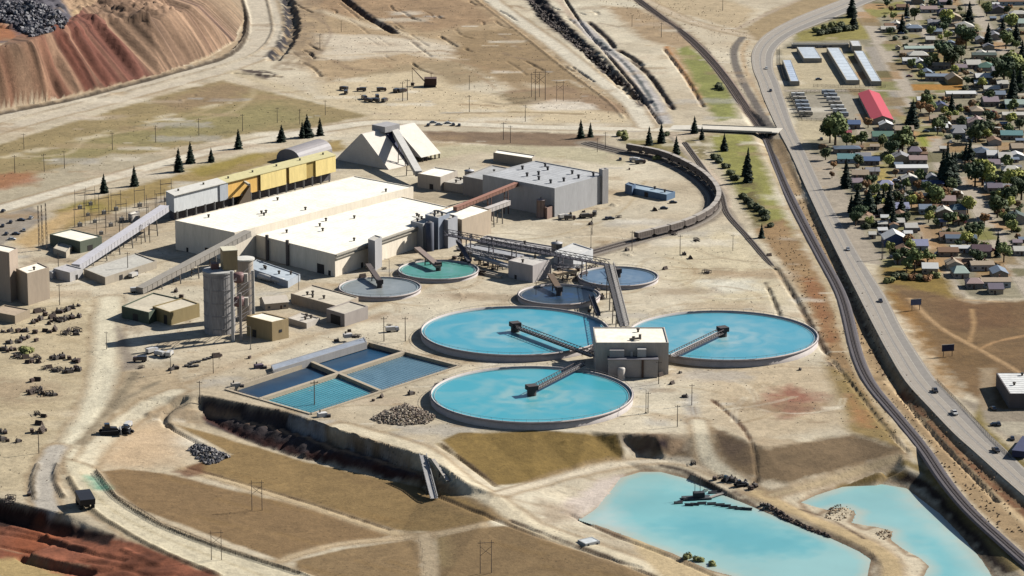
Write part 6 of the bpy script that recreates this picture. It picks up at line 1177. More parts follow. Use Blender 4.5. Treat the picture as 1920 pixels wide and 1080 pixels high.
for x, y, k in ((5, 425, 'dark'), (20, 418, 'dark'), (12, 440, 'dark'), (30, 440, 'dark'), (45, 433, 'silver'), (40, 414, 'dark'), (58, 410, 'silver'), (22, 450, 'white'), (6, 397, 'dark'), (803, 236, 'dark'), (823, 235, 'silver'), (850, 235, 'dark'), (861, 236, 'dark'), (840, 232, 'white'), (812, 231, 'silver'), (1163, 300, 'dark'), (1245, 392, 'dark'), (1262, 381, 'dark'), (1137, 411, 'dark'), (1145, 411, 'dark'),
                (1540, 262, 'dark'), (1866, 798, 'dark'), (1872, 797, 'dark'), (1862, 768, 'dark'), (1650, 440, 'silver'), (1694, 440, 'white'), (1712, 425, 'blue'), (1722, 432, 'dark'), (1672, 58, 'dark'), (1700, 52, 'white'), (1778, 480, 'dark'), (1760, 477, 'white'), (1860, 470, 'red'), (1902, 455, 'dark'), (1912, 470, 'white'), (1680, 340, 'white'), (1690, 335, 'silver'), (1658, 262, 'silver'), (1748, 230, 'white'), (1752, 220, 'silver'), (1736, 248, 'dark'), (1745, 190, 'blue'), (1830, 178, 'white'), (1812, 60, 'dark'), (1535, 150, 'dark'), (1898, 824, 'dark')):
    put(CARS[k], x, y, k + ' parked car', 'car', 'car', 1.15, RND.choice((TANG, TANG + 1.57)) + RND.uniform(-.2, .2), 'parked cars')
for x, y, k in ((645, 169, 'dark'), (649, 176, 'dark'), (678, 171, 'dark'), (715, 171, 'dark'), (743, 173, 'dark'), (754, 173, 'dark'), (683, 186, 'dark'), (691, 191, 'dark'), (703, 191, 'dark'), (707, 184, 'dark'), (721, 191, 'dark'), (1190, 303, 'white'), (1200, 307, 'dark'), (285, 662, 'white'), (300, 668, 'white'), (318, 668, 'white'), (263, 678, 'dark'), (1100, 409, 'dark'), (1115, 404, 'dark'), (1056, 410, 'white'), (1068, 412, 'dark'), (256, 548, 'white'), (735, 622, 'white'), (250, 520, 'white'), (240, 802, 'white')):
    put(TRK[k], x, y, k + ' box truck', 'truck', 'box_truck', .95, RND.uniform(0, 3.14), 'trucks on the plant ground')
# haul truck and dozer
def haul(px, py, rz, label, sc, name='haul_truck'):
    p = G(px, py); pr = proto('h'); col = (30, 32, 42); body([(-5, 2.2), (3.2, 2.4), (5.2, 5.0), (5.2, 5.4), (2, 5.3), (-5.6, 4.6)], 3, col, pr, 'dump_body', 1, mat(col, .6)); body([(2.2, 1.2), (5.4, 1.2), (5.4, 3.4), (3.4, 3.9), (2.2, 3.9)], 2.4, (44, 44, 50), pr, 'cab', .9, mat((44, 44, 50), .6)); m_ = MB(); m_.box((.2, 0, 1.2), (9.4, 2, 1)); m_.build('chassis', mat((28, 28, 30)), pr); wheels(pr, (-3, 3.4), 2.9, 1.4, 1)
    o = copy_thing(pr, p, rz, sc, label, 'haul truck'); o.name = name
haul(160, 950, 1.9, 'black haul truck standing at the inner edge of the lower haul road', 1.15)
def dozer(px, py, rz, label, sc):
    p = G(px, py); pr = proto('d'); dk = mat((34, 36, 46), .6)
    for s_ in (-1, 1): body([(-2.4, .1), (2.2, .1), (2.8, .7), (2.3, 1.3), (-2.4, 1.3), (-2.9, .7)], .35, (30, 30, 34), pr, 'track', 1, mat((30, 30, 34), .9)).location.y = s_ * 1.2
    body([(-1.9, .8), (2.2, .8), (2.2, 1.9), (.4, 2.1), (-1.9, 2.1)], .95, (40, 42, 52), pr, 'hull', 1, dk); body([(-1.4, 2.1), (.3, 2.1), (.1, 3.2), (-1.3, 3.2)], .85, (40, 42, 52), pr, 'cab', .9, GLASS)
    m_ = MB(); m_.box((3.2, 0, .1), (.3, 4.2, 1.6)); m_.bar((3.1, 1.2, .6), (.5, 1.2, .7), .25); m_.bar((3.1, -1.2, .6), (.5, -1.2, .7), .25); m_.build('blade', mat((206, 200, 190)), pr)
    o = copy_thing(pr, p, rz, sc, label, 'dozer'); o.name = 'bulldozer'
dozer(205, 814, .2, 'dark bulldozer, the left one of the machines on the pale turning ground', 1.7); dozer(236, 812, 2.6, 'dark bulldozer with pale blade, the right one on the pale turning ground', 1.3)
dozer(1362, 902, .9, 'dark bulldozer at the head of the causeway between the ponds', .9); dozer(1388, 912, .4, 'second dark bulldozer just right of the one at the causeway head', 1.0)
# dragline
def dragline():
    p = G(806, 162); t = thing('dragline', 'old rust-brown dragline with raised boom on the pale flat', 'excavator', p); rb = mat((96, 66, 56), .8, .3, .6); q = lambda x, y, z: (p.x + x, p.y + y, p.z + z)
    m_ = MB(); m_.prism([q(-4, -4, 0), q(5, -4, 0), q(5, 4, 0), q(-4, 4, 0)], p.z + 1.8, p.z + 6.5, True, True); m_.build('machine_house', rb, t)
    for s_ in (-1, 1): m_ = MB(); m_.box(q(0, s_ * 3, -.2), (9, 1.8, 2)); m_.build('crawler_track', mat((60, 48, 44)), t)
    m_ = MB(); m_.bar(q(-4, -1.2, 4), q(-13, 0, 14), .4); m_.bar(q(-4, 1.2, 4), q(-13, 0, 14), .4); m_.build('boom', rb, t); m_ = MB(); m_.bar(q(-13, 0, 14), q(-12.6, 0, 3), .3); m_.build('dipper_stick', rb, t); m_ = MB(); m_.box(q(-12.8, 0, .6), (2.4, 2, 2.2)); m_.build('bucket', mat((70, 54, 48)), t); m_ = MB(); m_.bar(q(1, 0, 6.5), q(1, 0, 9.5), .3); m_.bar(q(1, 0, 9.5), q(-13, 0, 14), .12); m_.build('gantry', rb, t)
dragline()
# ------------------------------------------------------------------ train on the loop
def railcar():
    t = proto('railcar'); b_ = mat((136, 122, 112), .8, .25, .5); m_ = MB(); L_, W_, z0, z1 = 14, 3.1, 1.3, 4.6
    vs_ = [(x, y, z) for z, k in ((z0, .62), (2.3, 1), (z1, 1)) for x, y in ((-L_ / 2 * k if k < 1 else -L_ / 2, -W_ / 2), (L_ / 2 * k if k < 1 else L_ / 2, -W_ / 2), (L_ / 2 * k if k < 1 else L_ / 2, W_ / 2), (-L_ / 2 * k if k < 1 else -L_ / 2, W_ / 2))]
    m_.add(vs_, [(3, 2, 1, 0)] + [(a + i, a + (i + 1) % 4, a + 4 + (i + 1) % 4, a + 4 + i) for a in (0, 4) for i in range(4)]); 
    for i in range(9): x = -6.4 + i * 1.6; m_.box((x, 0, 2.3), (.15, 3.3, 2.3))
    m_.build('hopper_body', b_, t); m_ = MB(); m_.box((0, 0, 4.4), (13.4, 2.9, .35)); m_.build('cover', mat((204, 192, 178), .8), t)
    for x in (-5, 5):
        m_ = MB(); m_.box((x, 0, .75), (2.8, 2.2, .5))
        for dx in (-.9, .9):
            for s_ in (-1, 1): m_.tube((x + dx, s_ * .72, .95), (x + dx, s_ * .9, .95), .45, .45, 10)
        m_.build('bogie', mat((48, 42, 40)), t)
    return t
RCAR = railcar(); cl = [0]
off_ = [p + n * -2.0 for p, n in zip(LC_, LN_)]
for i in range(1, len(off_)): cl.append(cl[-1] + (off_[i] - off_[i - 1]).length)
def along_(s):
    i = next((k for k in range(1, len(cl)) if cl[k] >= s), len(cl) - 1); u = (s - cl[i - 1]) / (cl[i] - cl[i - 1]); return off_[i - 1].lerp(off_[i], u), (off_[i] - off_[i - 1])
s0_ = min(range(len(off_)), key=lambda k: (Vector(to_px(off_[k])) - Vector((1196, 291))).length); s1_ = min(range(len(off_)), key=lambda k: (Vector(to_px(off_[k])) - Vector((1176, 456))).length)
s = cl[s0_]; n_ = 0; NTH = ['first', 'second', 'third', 'fourth', 'fifth', 'sixth', 'seventh', 'eighth', 'ninth', 'tenth', 'eleventh', 'twelfth', 'thirteenth', 'fourteenth', 'fifteenth', 'sixteenth', 'seventeenth', 'eighteenth', 'nineteenth', 'twentieth', 'twenty-first', 'twenty-second', 'twenty-third', 'twenty-fourth', 'twenty-fifth', 'twenty-sixth', 'twenty-seventh', 'twenty-eighth', 'twenty-ninth', 'thirtieth', 'thirty-first', 'thirty-second', 'thirty-third', 'thirty-fourth', 'thirty-fifth', 'thirty-sixth', 'thirty-seventh', 'thirty-eighth', 'thirty-ninth', 'fortieth']
while s < cl[s1_]:
    p, d = along_(s); o = copy_thing(RCAR, (p.x, p.y, gz(p) + .45), math.atan2(d.y, d.x), (1, 1.05, 1.15), NTH[min(n_, 39)] + ' hopper wagon of the curved train, counted from its far end', 'rail wagon', 'wagons of the curved train'); o.name = 'hopper_wagon'; s += 14.4; n_ += 1
# ------------------------------------------------------------------ poles, pylons, fences, bridge, billboards
def pole_proto():
    t = proto('pole'); m_ = MB(); m_.tube((0, 0, -1), (0, 0, 12), .24, .16, 8); m_.build('post', mat((104, 92, 80), .9), t); m_ = MB(); m_.box((0, 0, 11), (2.8, .2, .2)); 
    for x in (-1.2, 0, 1.2): m_.tube((x, 0, 11.1), (x, 0, 11.6), .1, .08, 6)
    m_.build('crossarm', mat((96, 84, 74)), t); return t
def hframe_proto():
    t = proto('hframe')
    for s_ in (-2.4, 2.4): m_ = MB(); m_.tube((s_, 0, -1), (s_, 0, 15), .18, .12, 8); m_.build('post', mat((120, 104, 90), .9), t)
    m_ = MB(); m_.box((0, 0, 13.6), (7, .2, .2)); m_.build('crossarm', mat((92, 76, 64)), t); m_ = MB(); m_.bar((-2.4, 0, 8), (2.4, 0, 12), .14); m_.bar((2.4, 0, 8), (-2.4, 0, 12), .14); m_.build('cross_brace', mat((92, 76, 64)), t); return t
def lamp_proto():
    t = proto('lamp'); m_ = MB(); m_.tube((0, 0, -1), (0, 0, 10), .16, .1, 8); m_.bar((0, 0, 10), (2, 0, 10.3), .1); m_.build('post', mat((130, 126, 120)), t); m_ = MB(); m_.box((2.1, 0, 10.2), (.9, .4, .16)); m_.build('lamp_head', mat((200, 200, 196)), t); m_ = MB(); m_.tube((0, 0, -.5), (0, 0, .5), .5, .4, 10); m_.build('footing', mat((170, 156, 136)), t); return t
PO, HF, LP_ = pole_proto(), hframe_proto(), lamp_proto()
for x, y, s_ in ((28, 325, 1), (45, 280, .9), (83, 322, 1), (121, 316, 1), (211, 281, 1), (292, 267, 1), (373, 254, 1), (455, 246, 1), (520, 230, .9), (562, 233, .9), (610, 216, .9), (600, 92, 1), (640, 60, .8), (880, 168, .9), (880, 210, 1), (944, 262, 1), (957, 268, 1), (985, 228, 1), (1135, 280, 1), (1120, 285, .8), (1120, 372, .8), (764, 188, 1.3), (755, 190, 1.2), (1240, 70, 1), (1355, 20, 1), (1185, 50, .8), (1260, 310, .8), (110, 512, 1), (112, 572, 1), (240, 515, 1.1), (225, 455, 1.2), (265, 458, 1), (281, 455, 1), (560, 545, .8), (720, 640, 1.1), (760, 640, 1.1), (1110, 440, 1), (1185, 470, 1), (1275, 478, 1), (1005, 560, .8), (375, 758, 1), (73, 850, 1), (200, 655, .8), (400, 700, .9), (590, 775, 1.4), (1297, 760, .9), (1270, 800, .9), (1235, 720, 1), (1215, 775, .9), (1640, 340, .9), (1870, 300, .9), (1700, 420, .9), (1655, 486, 1), (1810, 30, .9), (1845, 230, .9), (1374, 470, .8)):
    put(PO, x, y, 'wooden utility pole', 'pole', 'utility_pole', s_, RND.uniform(-.4, .4), 'utility poles')
for x, y, s_ in ((482, 957, .95), (406, 1050, .9), (911, 1075, 1), (1013, 188, 1.5), (1050, 190, 1), (1004, 182, 1.2)):
    put(HF, x, y, 'two-legged power pylon', 'pylon', 'power_pylon', s_, .1, 'power pylons')
for x, y in ((590, 776), (1653, 487), (1211, 775), (1108, 465), (730, 525), (320, 700), (470, 655)): put(LP_, x, y, 'thin lamp post', 'lamp post', 'lamp_post', 1.2, RND.uniform(0, 6), 'lamp posts')
def gantry_proto():
    t = proto('gantry')
    for s_ in (-3, 3): m_ = MB(); m_.tube((s_, 0, -1), (s_, 0, 12), .16, .12, 6); m_.build('post', mat((120, 112, 104)), t)
    m_ = MB(); m_.box((0, 0, 9.4), (6.6, .3, .3)); m_.build('beam', mat((120, 112, 104)), t); m_ = MB(); m_.box((0, 0, 0), (2.2, 1.6, 2.2)); m_.tube((0, 0, 2), (0, 0, 3.2), .25, .15, 6); m_.build('transformer', mat((170, 166, 158)), t); return t
GA = gantry_proto()
for x, y in ((150, 392), (165, 405), (178, 418), (195, 402), (208, 425), (218, 395), (228, 415), (240, 440), (252, 428), (270, 418), (285, 405), (300, 392), (262, 388), (190, 440), (170, 385), (312, 378), (150, 425)): put(GA, x, y, 'substation gantry with transformer', 'gantry', 'substation_gantry', RND.uniform(.8, 1.2), .5, 'substation gantries')
for i, (x, y, h_) in enumerate(((74, 470, 27), (80, 462, 25), (88, 468, 28))):
    p = G(x, y); t = thing('lattice_mast', ['left', 'middle', 'right'][i] + ' of three tall thin lattice masts left of the green-walled shed', 'mast', p, 'three tall masts'); m_ = MB()
    for a in range(3): c_, s_ = .7 * math.cos(a * 2.09), .7 * math.sin(a * 2.09); m_.bar((p.x + c_, p.y + s_, p.z - 1), (p.x + c_ * .4, p.y + s_ * .4, p.z + h_), .16)
    for k in range(10):
        z = p.z + k * h_ / 10; f_ = 1 - .06 * k
        for a in range(3): b = a + 1; m_.bar((p.x + .7 * f_ * math.cos(a * 2.09), p.y + .7 * f_ * math.sin(a * 2.09), z), (p.x + .7 * f_ * math.cos(b * 2.09), p.y + .7 * f_ * math.sin(b * 2.09), z + h_ / 10), .1)
    m_.build('lattice', mat((110, 100, 92)), t); m_ = MB(); m_.box((p.x, p.y, p.z - .4), (2, 2, .8)); m_.build('footing', mat((190, 180, 160)), t)
def fence(label, pts, h_=2, col=(120, 110, 96), posts=3.0, solid=True):
    c = [G(*q) for q in pts]; t = thing('fence', label, 'fence', c[0]); m_ = MB(); 
    for a, b in zip(c[:-1], c[1:]):
        n = max(2, int((b - a).length / posts))
        for i in range(n + 1): p = a.lerp(b, i / n); p.z = gz(p); m_.box((p.x, p.y, p.z - .3), (.14, .14, h_ + .4))
    m_.build('posts', mat(col), t); m_ = MB()
    for a, b in zip(c[:-1], c[1:]):
        n = max(2, int((b - a).length / posts))
        for i in range(n):
            p, q = a.lerp(b, i / n), a.lerp(b, (i + 1) / n); p.z = gz(p); q.z = gz(q)
            for z in (.15, .6, 1.1, 1.6, h_): m_.bar(p + Vector((0, 0, z)), q + Vector((0, 0, z)), .07)
            m_.bar(p + Vector((0, 0, .1)), q + Vector((0, 0, h_)), .05); m_.bar(p + Vector((0, 0, h_)), q + Vector((0, 0, .1)), .05)
    m_.build('mesh_panel', mat(tuple(int(v * .9) for v in col)), t)
fence('dark wire fence round the camper lot beside the highway', [(1480, 180), (1490, 200), (1504, 226), (1548, 227), (1592, 227)])
fence('wire fence along the back of the camper lot below the storage units', [(1482, 177), (1520, 174), (1560, 173), (1620, 172)])
fence('wire fence along the front of the storage unit yard', [(1525, 163), (1580, 164), (1660, 164)])
fence('wire fence curving along the left of the storage unit yard', [(1462, 92), (1462, 120), (1470, 150), (1500, 160)])
fence('thin dark fence along the inner edge of the lower haul road', [(180, 884), (218, 934), (302, 986), (422, 1032), (562, 1076)], 1.3, (84, 74, 60))
fence('wire fence down the highway side of the town field', [(1757, 716), (1808, 768), (1855, 820), (1895, 860)], 1.3)
def bridge():
    a, b = G(1312, 242), G(1452, 248); a.z = 1.3; b.z = 2.3; d = (b - a).normalized(); r = Vector((d.y, -d.x, 0)); t = thing('road_bridge', 'pale concrete road bridge over the railway, joining the highway', 'bridge', a)
    m_ = MB(); m_.bar(a, b, 16, .7); m_.build('deck', mat((246, 236, 216), .9, .1, .3), t)
    for s_ in (-1, 1): m_ = MB(); o = r * 7.9 * s_ + Vector((0, 0, .6)); m_.bar(a + o, b + o, .3, .6); m_.build('parapet', mat((230, 220, 200)), t)
    for u in (.08, .3, .5, .72, .92): p = a.lerp(b, u); m_ = MB(); m_.bar((p.x - r.x * 4.5, p.y - r.y * 4.5, -1), (p.x + r.x * 4.5, p.y + r.y * 4.5, -1), .9, 4); m_.build('pier', mat((180, 166, 146)), t)
    for s_, e in ((a, -1), (b, 1)): m_ = MB(); m_.bar(s_, s_ + d * e * (26 if e < 0 else 4) - Vector((0, 0, 1.2 if e < 0 else 0)), 16, .7); m_.build('approach_ramp', mat((246, 236, 216), .9, .1, .3), t)
bridge()
for x, y, w_, h_, col, lb in ((1777, 669, 6.6, 3.4, (66, 66, 92), 'dark-backed billboard standing in the brown field'), (1717, 582, 6, 3.2, (120, 130, 160), 'pale blue billboard at the orange edge of the field')):
    p = G(x, y); t = thing('billboard', lb, 'billboard', p, 'billboards in the field'); m_ = MB(); m_.box((p.x, p.y, p.z + 3), (w_, .3, h_), .25); m_.build('panel', mat(col, .8, .25, .8), t); m_ = MB(); m_.box((p.x, p.y, p.z + 3 + h_), (w_ + .3, .5, .15), .25); m_.build('top_rail', mat((150, 146, 140)), t)
    for s_ in (-.35, .35): m_ = MB(); m_.box((p.x + s_ * w_, p.y + .4 + s_ * w_ * .25, p.z - .5), (.3, .3, 4.4)); m_.build('leg', mat((90, 80, 74)), t)
# storage units, red-roofed shed, roadside building
def front_block(name, label, cat, BL, FL, FR, h_, wall, roof, doors=0, base=None, vents=0, dside=1):
    g0 = gz(P(FL[0], FL[1], h_)) if base is None else base; g0 = gz(P(FL[0], FL[1], h_ + g0)); bl, fl, fr = (P(*q, g0 + h_) for q in (BL, FL, FR)); ring = [bl + fr - fl, bl, fl, fr]; ring = [bl, fl, fr, bl + fr - fl]
    t = block(name, label, cat, BL, FL, FR, h_, wall=wall, roof=roof, base=g0, ring=ring, par=.15, vents=vents, seams=10)
    for i in range(doors):
        u = (i + .5) / doors; a = ring[2].lerp(ring[3], u); d = (ring[3] - ring[2]).normalized(); m_ = MB(); m_.bar((a.x - d.x * 1.2, a.y - d.y * 1.2, g0 + 1.3), (a.x + d.x * 1.2, a.y + d.y * 1.2, g0 + 1.3), .2, 2.4); m_.build('roller_door', mat((176, 160, 150), .6), t)
    return t
UW = (200, 190, 170); UR = (222, 232, 240)
front_block('storage_unit_building', 'short wide storage unit block with blue-white roof, near the left of the yard', 'storage units', (1494, 88), (1507, 109), (1541, 109), 3.6, UW, UR, 5)
front_block('storage_unit_building', 'widest long storage unit block in the middle of the yard', 'storage units', (1550, 89), (1587, 150), (1612, 150), 3.6, UW, UR, 16)
front_block('storage_unit_building', 'narrow long storage unit block at the right of the yard', 'storage units', (1601, 95), (1634, 152), (1653, 152), 3.6, UW, UR, 16)
front_block('storage_unit_building', 'narrow blue-white storage block at the left edge of the yard by the highway', 'storage units', (1467, 112), (1482, 152), (1499, 152), 3.6, UW, (206, 220, 238), 9)
front_block('yard_office', 'small square white-roofed office at the back of the storage yard', 'office', (1593, 76), (1598, 86), (1616, 86), 5.5, UW, (250, 250, 246), 1)
front_block('storage_unit_building', 'very long thin white-roofed block along the back of the storage yard', 'storage units', (1484, 80), (1485, 83), (1592, 83), 3, UW, (236, 230, 216), 0)
for i in range(9): put(CARS[('dark', 'dark', 'blue', 'dark', 'silver', 'dark', 'dark', 'dark', 'white')[i]], 1492 + i * 11, 91 - i * .3, 'car parked in a row', 'car', 'car', 1.1, TANG, 'parked cars')
def redshed():
    a, b = P(1629, 170, 5.5 + 2), P(1655, 219, 5.5 + 2); d = b - a; L_ = d.length; c = (a + b) / 2; c.z = 2; c.z = gz(c)
    t = gable('shed', 'long shed with bright red gable roof beside the camper lot', 'shed', c, L_, 14.5, 3.4, math.atan2(d.y, d.x), (206, 190, 170), (214, 66, 84), rise=2.6, wins=4)
    t['group'] = 'x'; del t['group']
redshed()
front_block('roadside_building', 'dark-walled building with bright white flat roof at the right edge', 'building', (1868, 699), (1893, 738), (1960, 738), 7.6, (112, 102, 100), (254, 252, 246), 0, vents=2)
p = G(1900, 838); t = thing('shipping_container', 'dark blue container box at the right edge beside the parking strip', 'container', p); m_ = MB(); m_.box((p.x + 4, p.y - 5, p.z), (6, 24, 3), -.35)
for i in range(12): m_.box((p.x + 4 + math.sin(.35) * (i * 2 - 11), p.y - 5 + math.cos(.35) * (i * 2 - 11), p.z + .1), (6.2, .3, 2.8), -.35)
m_.build('box', mat((44, 52, 92), .6), t); m_ = MB(); m_.box((p.x + 4, p.y - 5, p.z + 3), (6.2, 24.2, .15), -.35); m_.build('roof', mat((60, 66, 104)), t)
# ------------------------------------------------------------------ scrap, stores and yard machines
def scrap_protos():
    out = {}; r_ = random.Random(5)
    t = proto('a'); m_ = MB()
    for i in range(4):
        for k in range(4 - i): m_.tube((-2.5, -1.2 + k * .8 + i * .4, .4 + i * .7), (2.5, -1.2 + k * .8 + i * .4, .4 + i * .7), .38, .38, 8)
    m_.build('pipes', mat((92, 74, 62), .8), t); m_ = MB(); m_.box((-1.8, 0, -.1), (.3, 3.4, .3)); m_.box((1.8, 0, -.1), (.3, 3.4, .3)); m_.build('bearers', mat((120, 96, 70)), t); out['pipe stack'] = t
    t = proto('b'); m_ = MB(); m_.box((0, 0, .3), (3, 2.2, 1.6), .1); m_.build('housing', mat((110, 100, 92), .8), t); m_ = MB(); m_.tube((-.8, 0, 1.9), (-.8, 0, 3), .5, .35, 10); m_.build('stack', mat((70, 60, 56)), t); m_ = MB(); m_.box((0, 0, 0), (4.2, 2.6, .3)); m_.build('skid', mat((60, 52, 48)), t); m_ = MB(); m_.tube((1.8, -1, .9), (1.8, 1, .9), .8, .8, 12); m_.build('drum', mat((84, 64, 54)), t); out['machine skid'] = t
    t = proto('c'); m_ = MB()
    for s_ in (-1.4, 1.4): m_.bar((-2.6, s_, .2), (2.6, s_, .2), .3); m_.bar((-2.6, s_, 2), (2.6, s_, 2), .25)
    for x in (-2.6, -.9, .9, 2.6):
        for s_ in (-1.4, 1.4): m_.bar((x, s_, 0), (x, s_, 2.1), .25)
        m_.bar((x, -1.4, 2), (x, 1.4, 2), .2)
    m_.build('steel_members', mat((74, 60, 52), .8), t); m_ = MB(); m_.box((.4, 0, .2), (3, 2, .9), .3); m_.build('load', mat((120, 110, 100)), t); out['steel frame'] = t
    t = proto('d'); m_ = MB(); m_.tube((0, 0, 0), (0, 0, .9), 1.5, 1.5, 16); m_.build('tyre', TYRE, t); m_ = MB(); m_.tube((0, 0, .88), (0, 0, .93), .7, .7, 12); m_.build('rim', mat((140, 130, 118)), t); out['huge tyre'] = t
    t = proto('e'); m_ = MB()
    for i in range(5): m_.box((r_.uniform(-.2, .2), r_.uniform(-.2, .2), i * .42), (2.8, 1.8, .38), r_.uniform(-.15, .15))
    m_.build('plates', mat((104, 84, 72), .8), t); m_ = MB(); m_.box((0, 0, -.15), (3.1, 2.1, .15)); m_.build('pallet', mat((150, 124, 92)), t); out['plate stack'] = t
    return out
SC = scrap_protos(); kinds = ['pipe stack', 'machine skid', 'steel frame', 'plate stack', 'machine skid']
adj = {'pipe stack': 'brown pipe stack', 'machine skid': 'dark machine on a skid', 'steel frame': 'dark open steel frame', 'huge tyre': 'huge black tyre lying flat', 'plate stack': 'stack of rusty plates'}
YARD = [(70, 586), (78, 584), (110, 587), (118, 585), (126, 583), (135, 579), (147, 574), (62, 606), (68, 604), (75, 600), (85, 592), (92, 608), (96, 604), (98, 597), (101, 589), (105, 601), (112, 603), (118, 601), (125, 599), (135, 597), (148, 595), (5, 623), (20, 622), (34, 623), (48, 622), (66, 625), (85, 622), (95, 624), (102, 620), (123, 627), (128, 621), (144, 622), (144, 628), (32, 640), (42, 637), (52, 634), (38, 642), (18, 644), (68, 640), (8, 657), (14, 660), (20, 656), (28, 657), (28, 668), (35, 671), (48, 672), (60, 675), (75, 673), (68, 670), (100, 672), (106, 674), (112, 672), (118, 671), (130, 674), (140, 678), (146, 680), (52, 681), (60, 680), (72, 680), (85, 692), (92, 690), (100, 694), (106, 697), (112, 695), (120, 699), (125, 694), (130, 699), (135, 696), (142, 692), (148, 695), (60, 716), (70, 714), (52, 735), (60, 738), (70, 736), (80, 739), (90, 741), (102, 742), (64, 730), (76, 731), (0, 810), (10, 812), (4, 826), (14, 828), (34, 829), (60, 811), (78, 810), (86, 808), (73, 796), (70, 778), (82, 782), (20, 935), (55, 928), (18, 945)]
for i, (x, y) in enumerate(YARD):
    k = kinds[(i * 7 + i // 3) % 5]; put(SC[k], x, y, adj[k], k.split()[-1] if k != 'machine skid' else 'machine', k.replace(' ', '_'), RND.uniform(.55, 1.05), None, 'scrap and stores in the left yard')
for i, (x, y) in enumerate(((350, 687), (356, 683), (361, 681), (366, 680), (372, 679), (384, 675), (391, 673), (398, 671), (360, 688), (368, 687))): put(SC['huge tyre'], x, y, adj['huge tyre'], 'tyre', 'huge_tyre', .9, None, 'row of huge tyres')
for i, (x, y) in enumerate(((405, 670), (413, 668), (328, 692), (322, 694), (340, 558), (328, 560), (330, 547), (265, 690), (1108, 421), (1095, 398), (1160, 408), (1247, 505), (1283, 478), (1306, 452), (1228, 395), (1180, 318), (730, 612), (742, 616), (468, 672), (632, 640), (1238, 705), (1222, 700), (1376, 903), (1398, 905), (1408, 918), (1415, 912), (1372, 898), (1352, 896), (1430, 948), (1440, 952), (1300, 870), (1260, 720), (1285, 745), (1325, 512), (1442, 480), (655, 622), (670, 632), (820, 724), (835, 716), (770, 740), (715, 745), (700, 752), (1290, 640), (1275, 700), (1345, 675), (1500, 694), (1175, 470), (1262, 440), (1070, 402), (1090, 408), (925, 505), (905, 515), (755, 505), (720, 505), (680, 520), (1340, 900), (1322, 925), (1295, 485))):
    k = kinds[(i * 3 + i // 4) % 5]; put(SC[k], x, y, adj[k], k.split()[-1] if k != 'machine skid' else 'machine', k.replace(' ', '_'), RND.uniform(.5, .9), None, 'machines and stores about the plant')
for i, (x, y) in enumerate(((862, 470), (872, 474), (866, 480), (884, 478), (878, 486), (890, 468), (852, 486), (902, 486), (870, 492), (1060, 512), (1075, 516), (1085, 508), (1095, 520), (1110, 505), (1120, 545), (1128, 538), (1112, 538), (1050, 505), (940, 500), (912, 498), (1128, 560), (1105, 585))):
    k = kinds[(i * 2 + 1) % 5]; put(SC[k], x, y, adj[k], k.split()[-1] if k != 'machine skid' else 'machine', k.replace(' ', '_'), RND.uniform(.7, 1.2), None, 'machines and stores about the plant')
def rubble(name, label, pts, n, smin, smax, cols, hmax):
    m_ = MB(); r_ = random.Random(n); xs = [p[0] for p in pts]; ys = [p[1] for p in pts]; w_ = W2(pts); cx = sum(p[0] for p in w_) / len(w_); cy = sum(p[1] for p in w_) / len(w_)
    mbs = [MB() for _ in cols]; k = 0; mx = max(math.hypot(p[0] - cx, p[1] - cy) for p in w_)
    while k < n:
        x = r_.uniform(min(p[0] for p in w_), max(p[0] for p in w_)); y = r_.uniform(min(p[1] for p in w_), max(p[1] for p in w_))
        if not inside(w_, np.array([x]), np.array([y]))[0]: continue
        k += 1; s_ = r_.uniform(smin, smax); dd = float(dist_poly(w_, np.array([x]), np.array([y]), True)[0]); z = gz((x, y)) + min(hmax, dd * .35) * r_.uniform(.5, 1); vs_ = [Vector((r_.uniform(-1, 1), r_.uniform(-1, 1), r_.uniform(-.7, .9))).normalized() * s_ * r_.uniform(.7, 1.1) for _ in range(6)]
        dirs = [Vector(v) * s_ * r_.uniform(.7, 1.2) for v in ((1, 0, 0), (0, 1, 0), (-1, 0, 0), (0, -1, 0), (0, 0, .8), (0, 0, -.8))]; ro = Matrix.Rotation(r_.uniform(0, 6), 3, (r_.random(), r_.random(), 1)); c = Vector((x, y, z + s_ * .3))
        mbs[k % len(cols)].add([c + ro @ v for v in dirs], [(0, 1, 4), (1, 2, 4), (2, 3, 4), (3, 0, 4), (1, 0, 5), (2, 1, 5), (3, 2, 5), (0, 3, 5)])
    o = mbs[0].build(name, mat(cols[0], .9, .3, 1), None); o['kind'] = 'stuff'
    for b_, c_ in zip(mbs[1:], cols[1:]): q = b_.build('rubble', mat(c_, .9, .3, 1), None); q.parent = o; q['kind'] = 'stuff'
gallery('launder', 'short dark flume dropping from the mill towers to the green tank', P(858, 452, 10), P(880, 492, 3), 2, 1.4, (96, 92, 98), 1, cat='launder')
gallery('walkway', 'pale trough running right from the green tank under the dark truss bridge', P(885, 478, 4), P(955, 500, 4), 3.4, 1.4, (196, 192, 190), 3, cat='walkway')
gallery('walkway', 'grey walkway between the cube building and the far blue tank', P(1036, 500, 6), P(1095, 502, 6), 2.4, 1.4, (150, 146, 150), 3, cat='walkway', open_=True)
gallery('walkway', 'short dark walkway between the dark-watered tank and the left thickener', P(1108, 556, 4), P(1122, 592, 5), 2.2, 1.4, (96, 92, 98), 2, cat='walkway', open_=True)
rubble('rock_heap', '', [(696, 786), (720, 772), (760, 758), (790, 768), (820, 782), (800, 796), (750, 798), (712, 794)], 1000, .35, 1.0, [(186, 166, 144), (150, 130, 114), (214, 198, 174)], 2.4)
rubble('rubble_heap', '', [(348, 842), (380, 834), (408, 846), (432, 856), (412, 868), (390, 872), (370, 860)], 380, .5, 1.3, [(108, 106, 110), (176, 170, 166), (70, 68, 74)], 2)
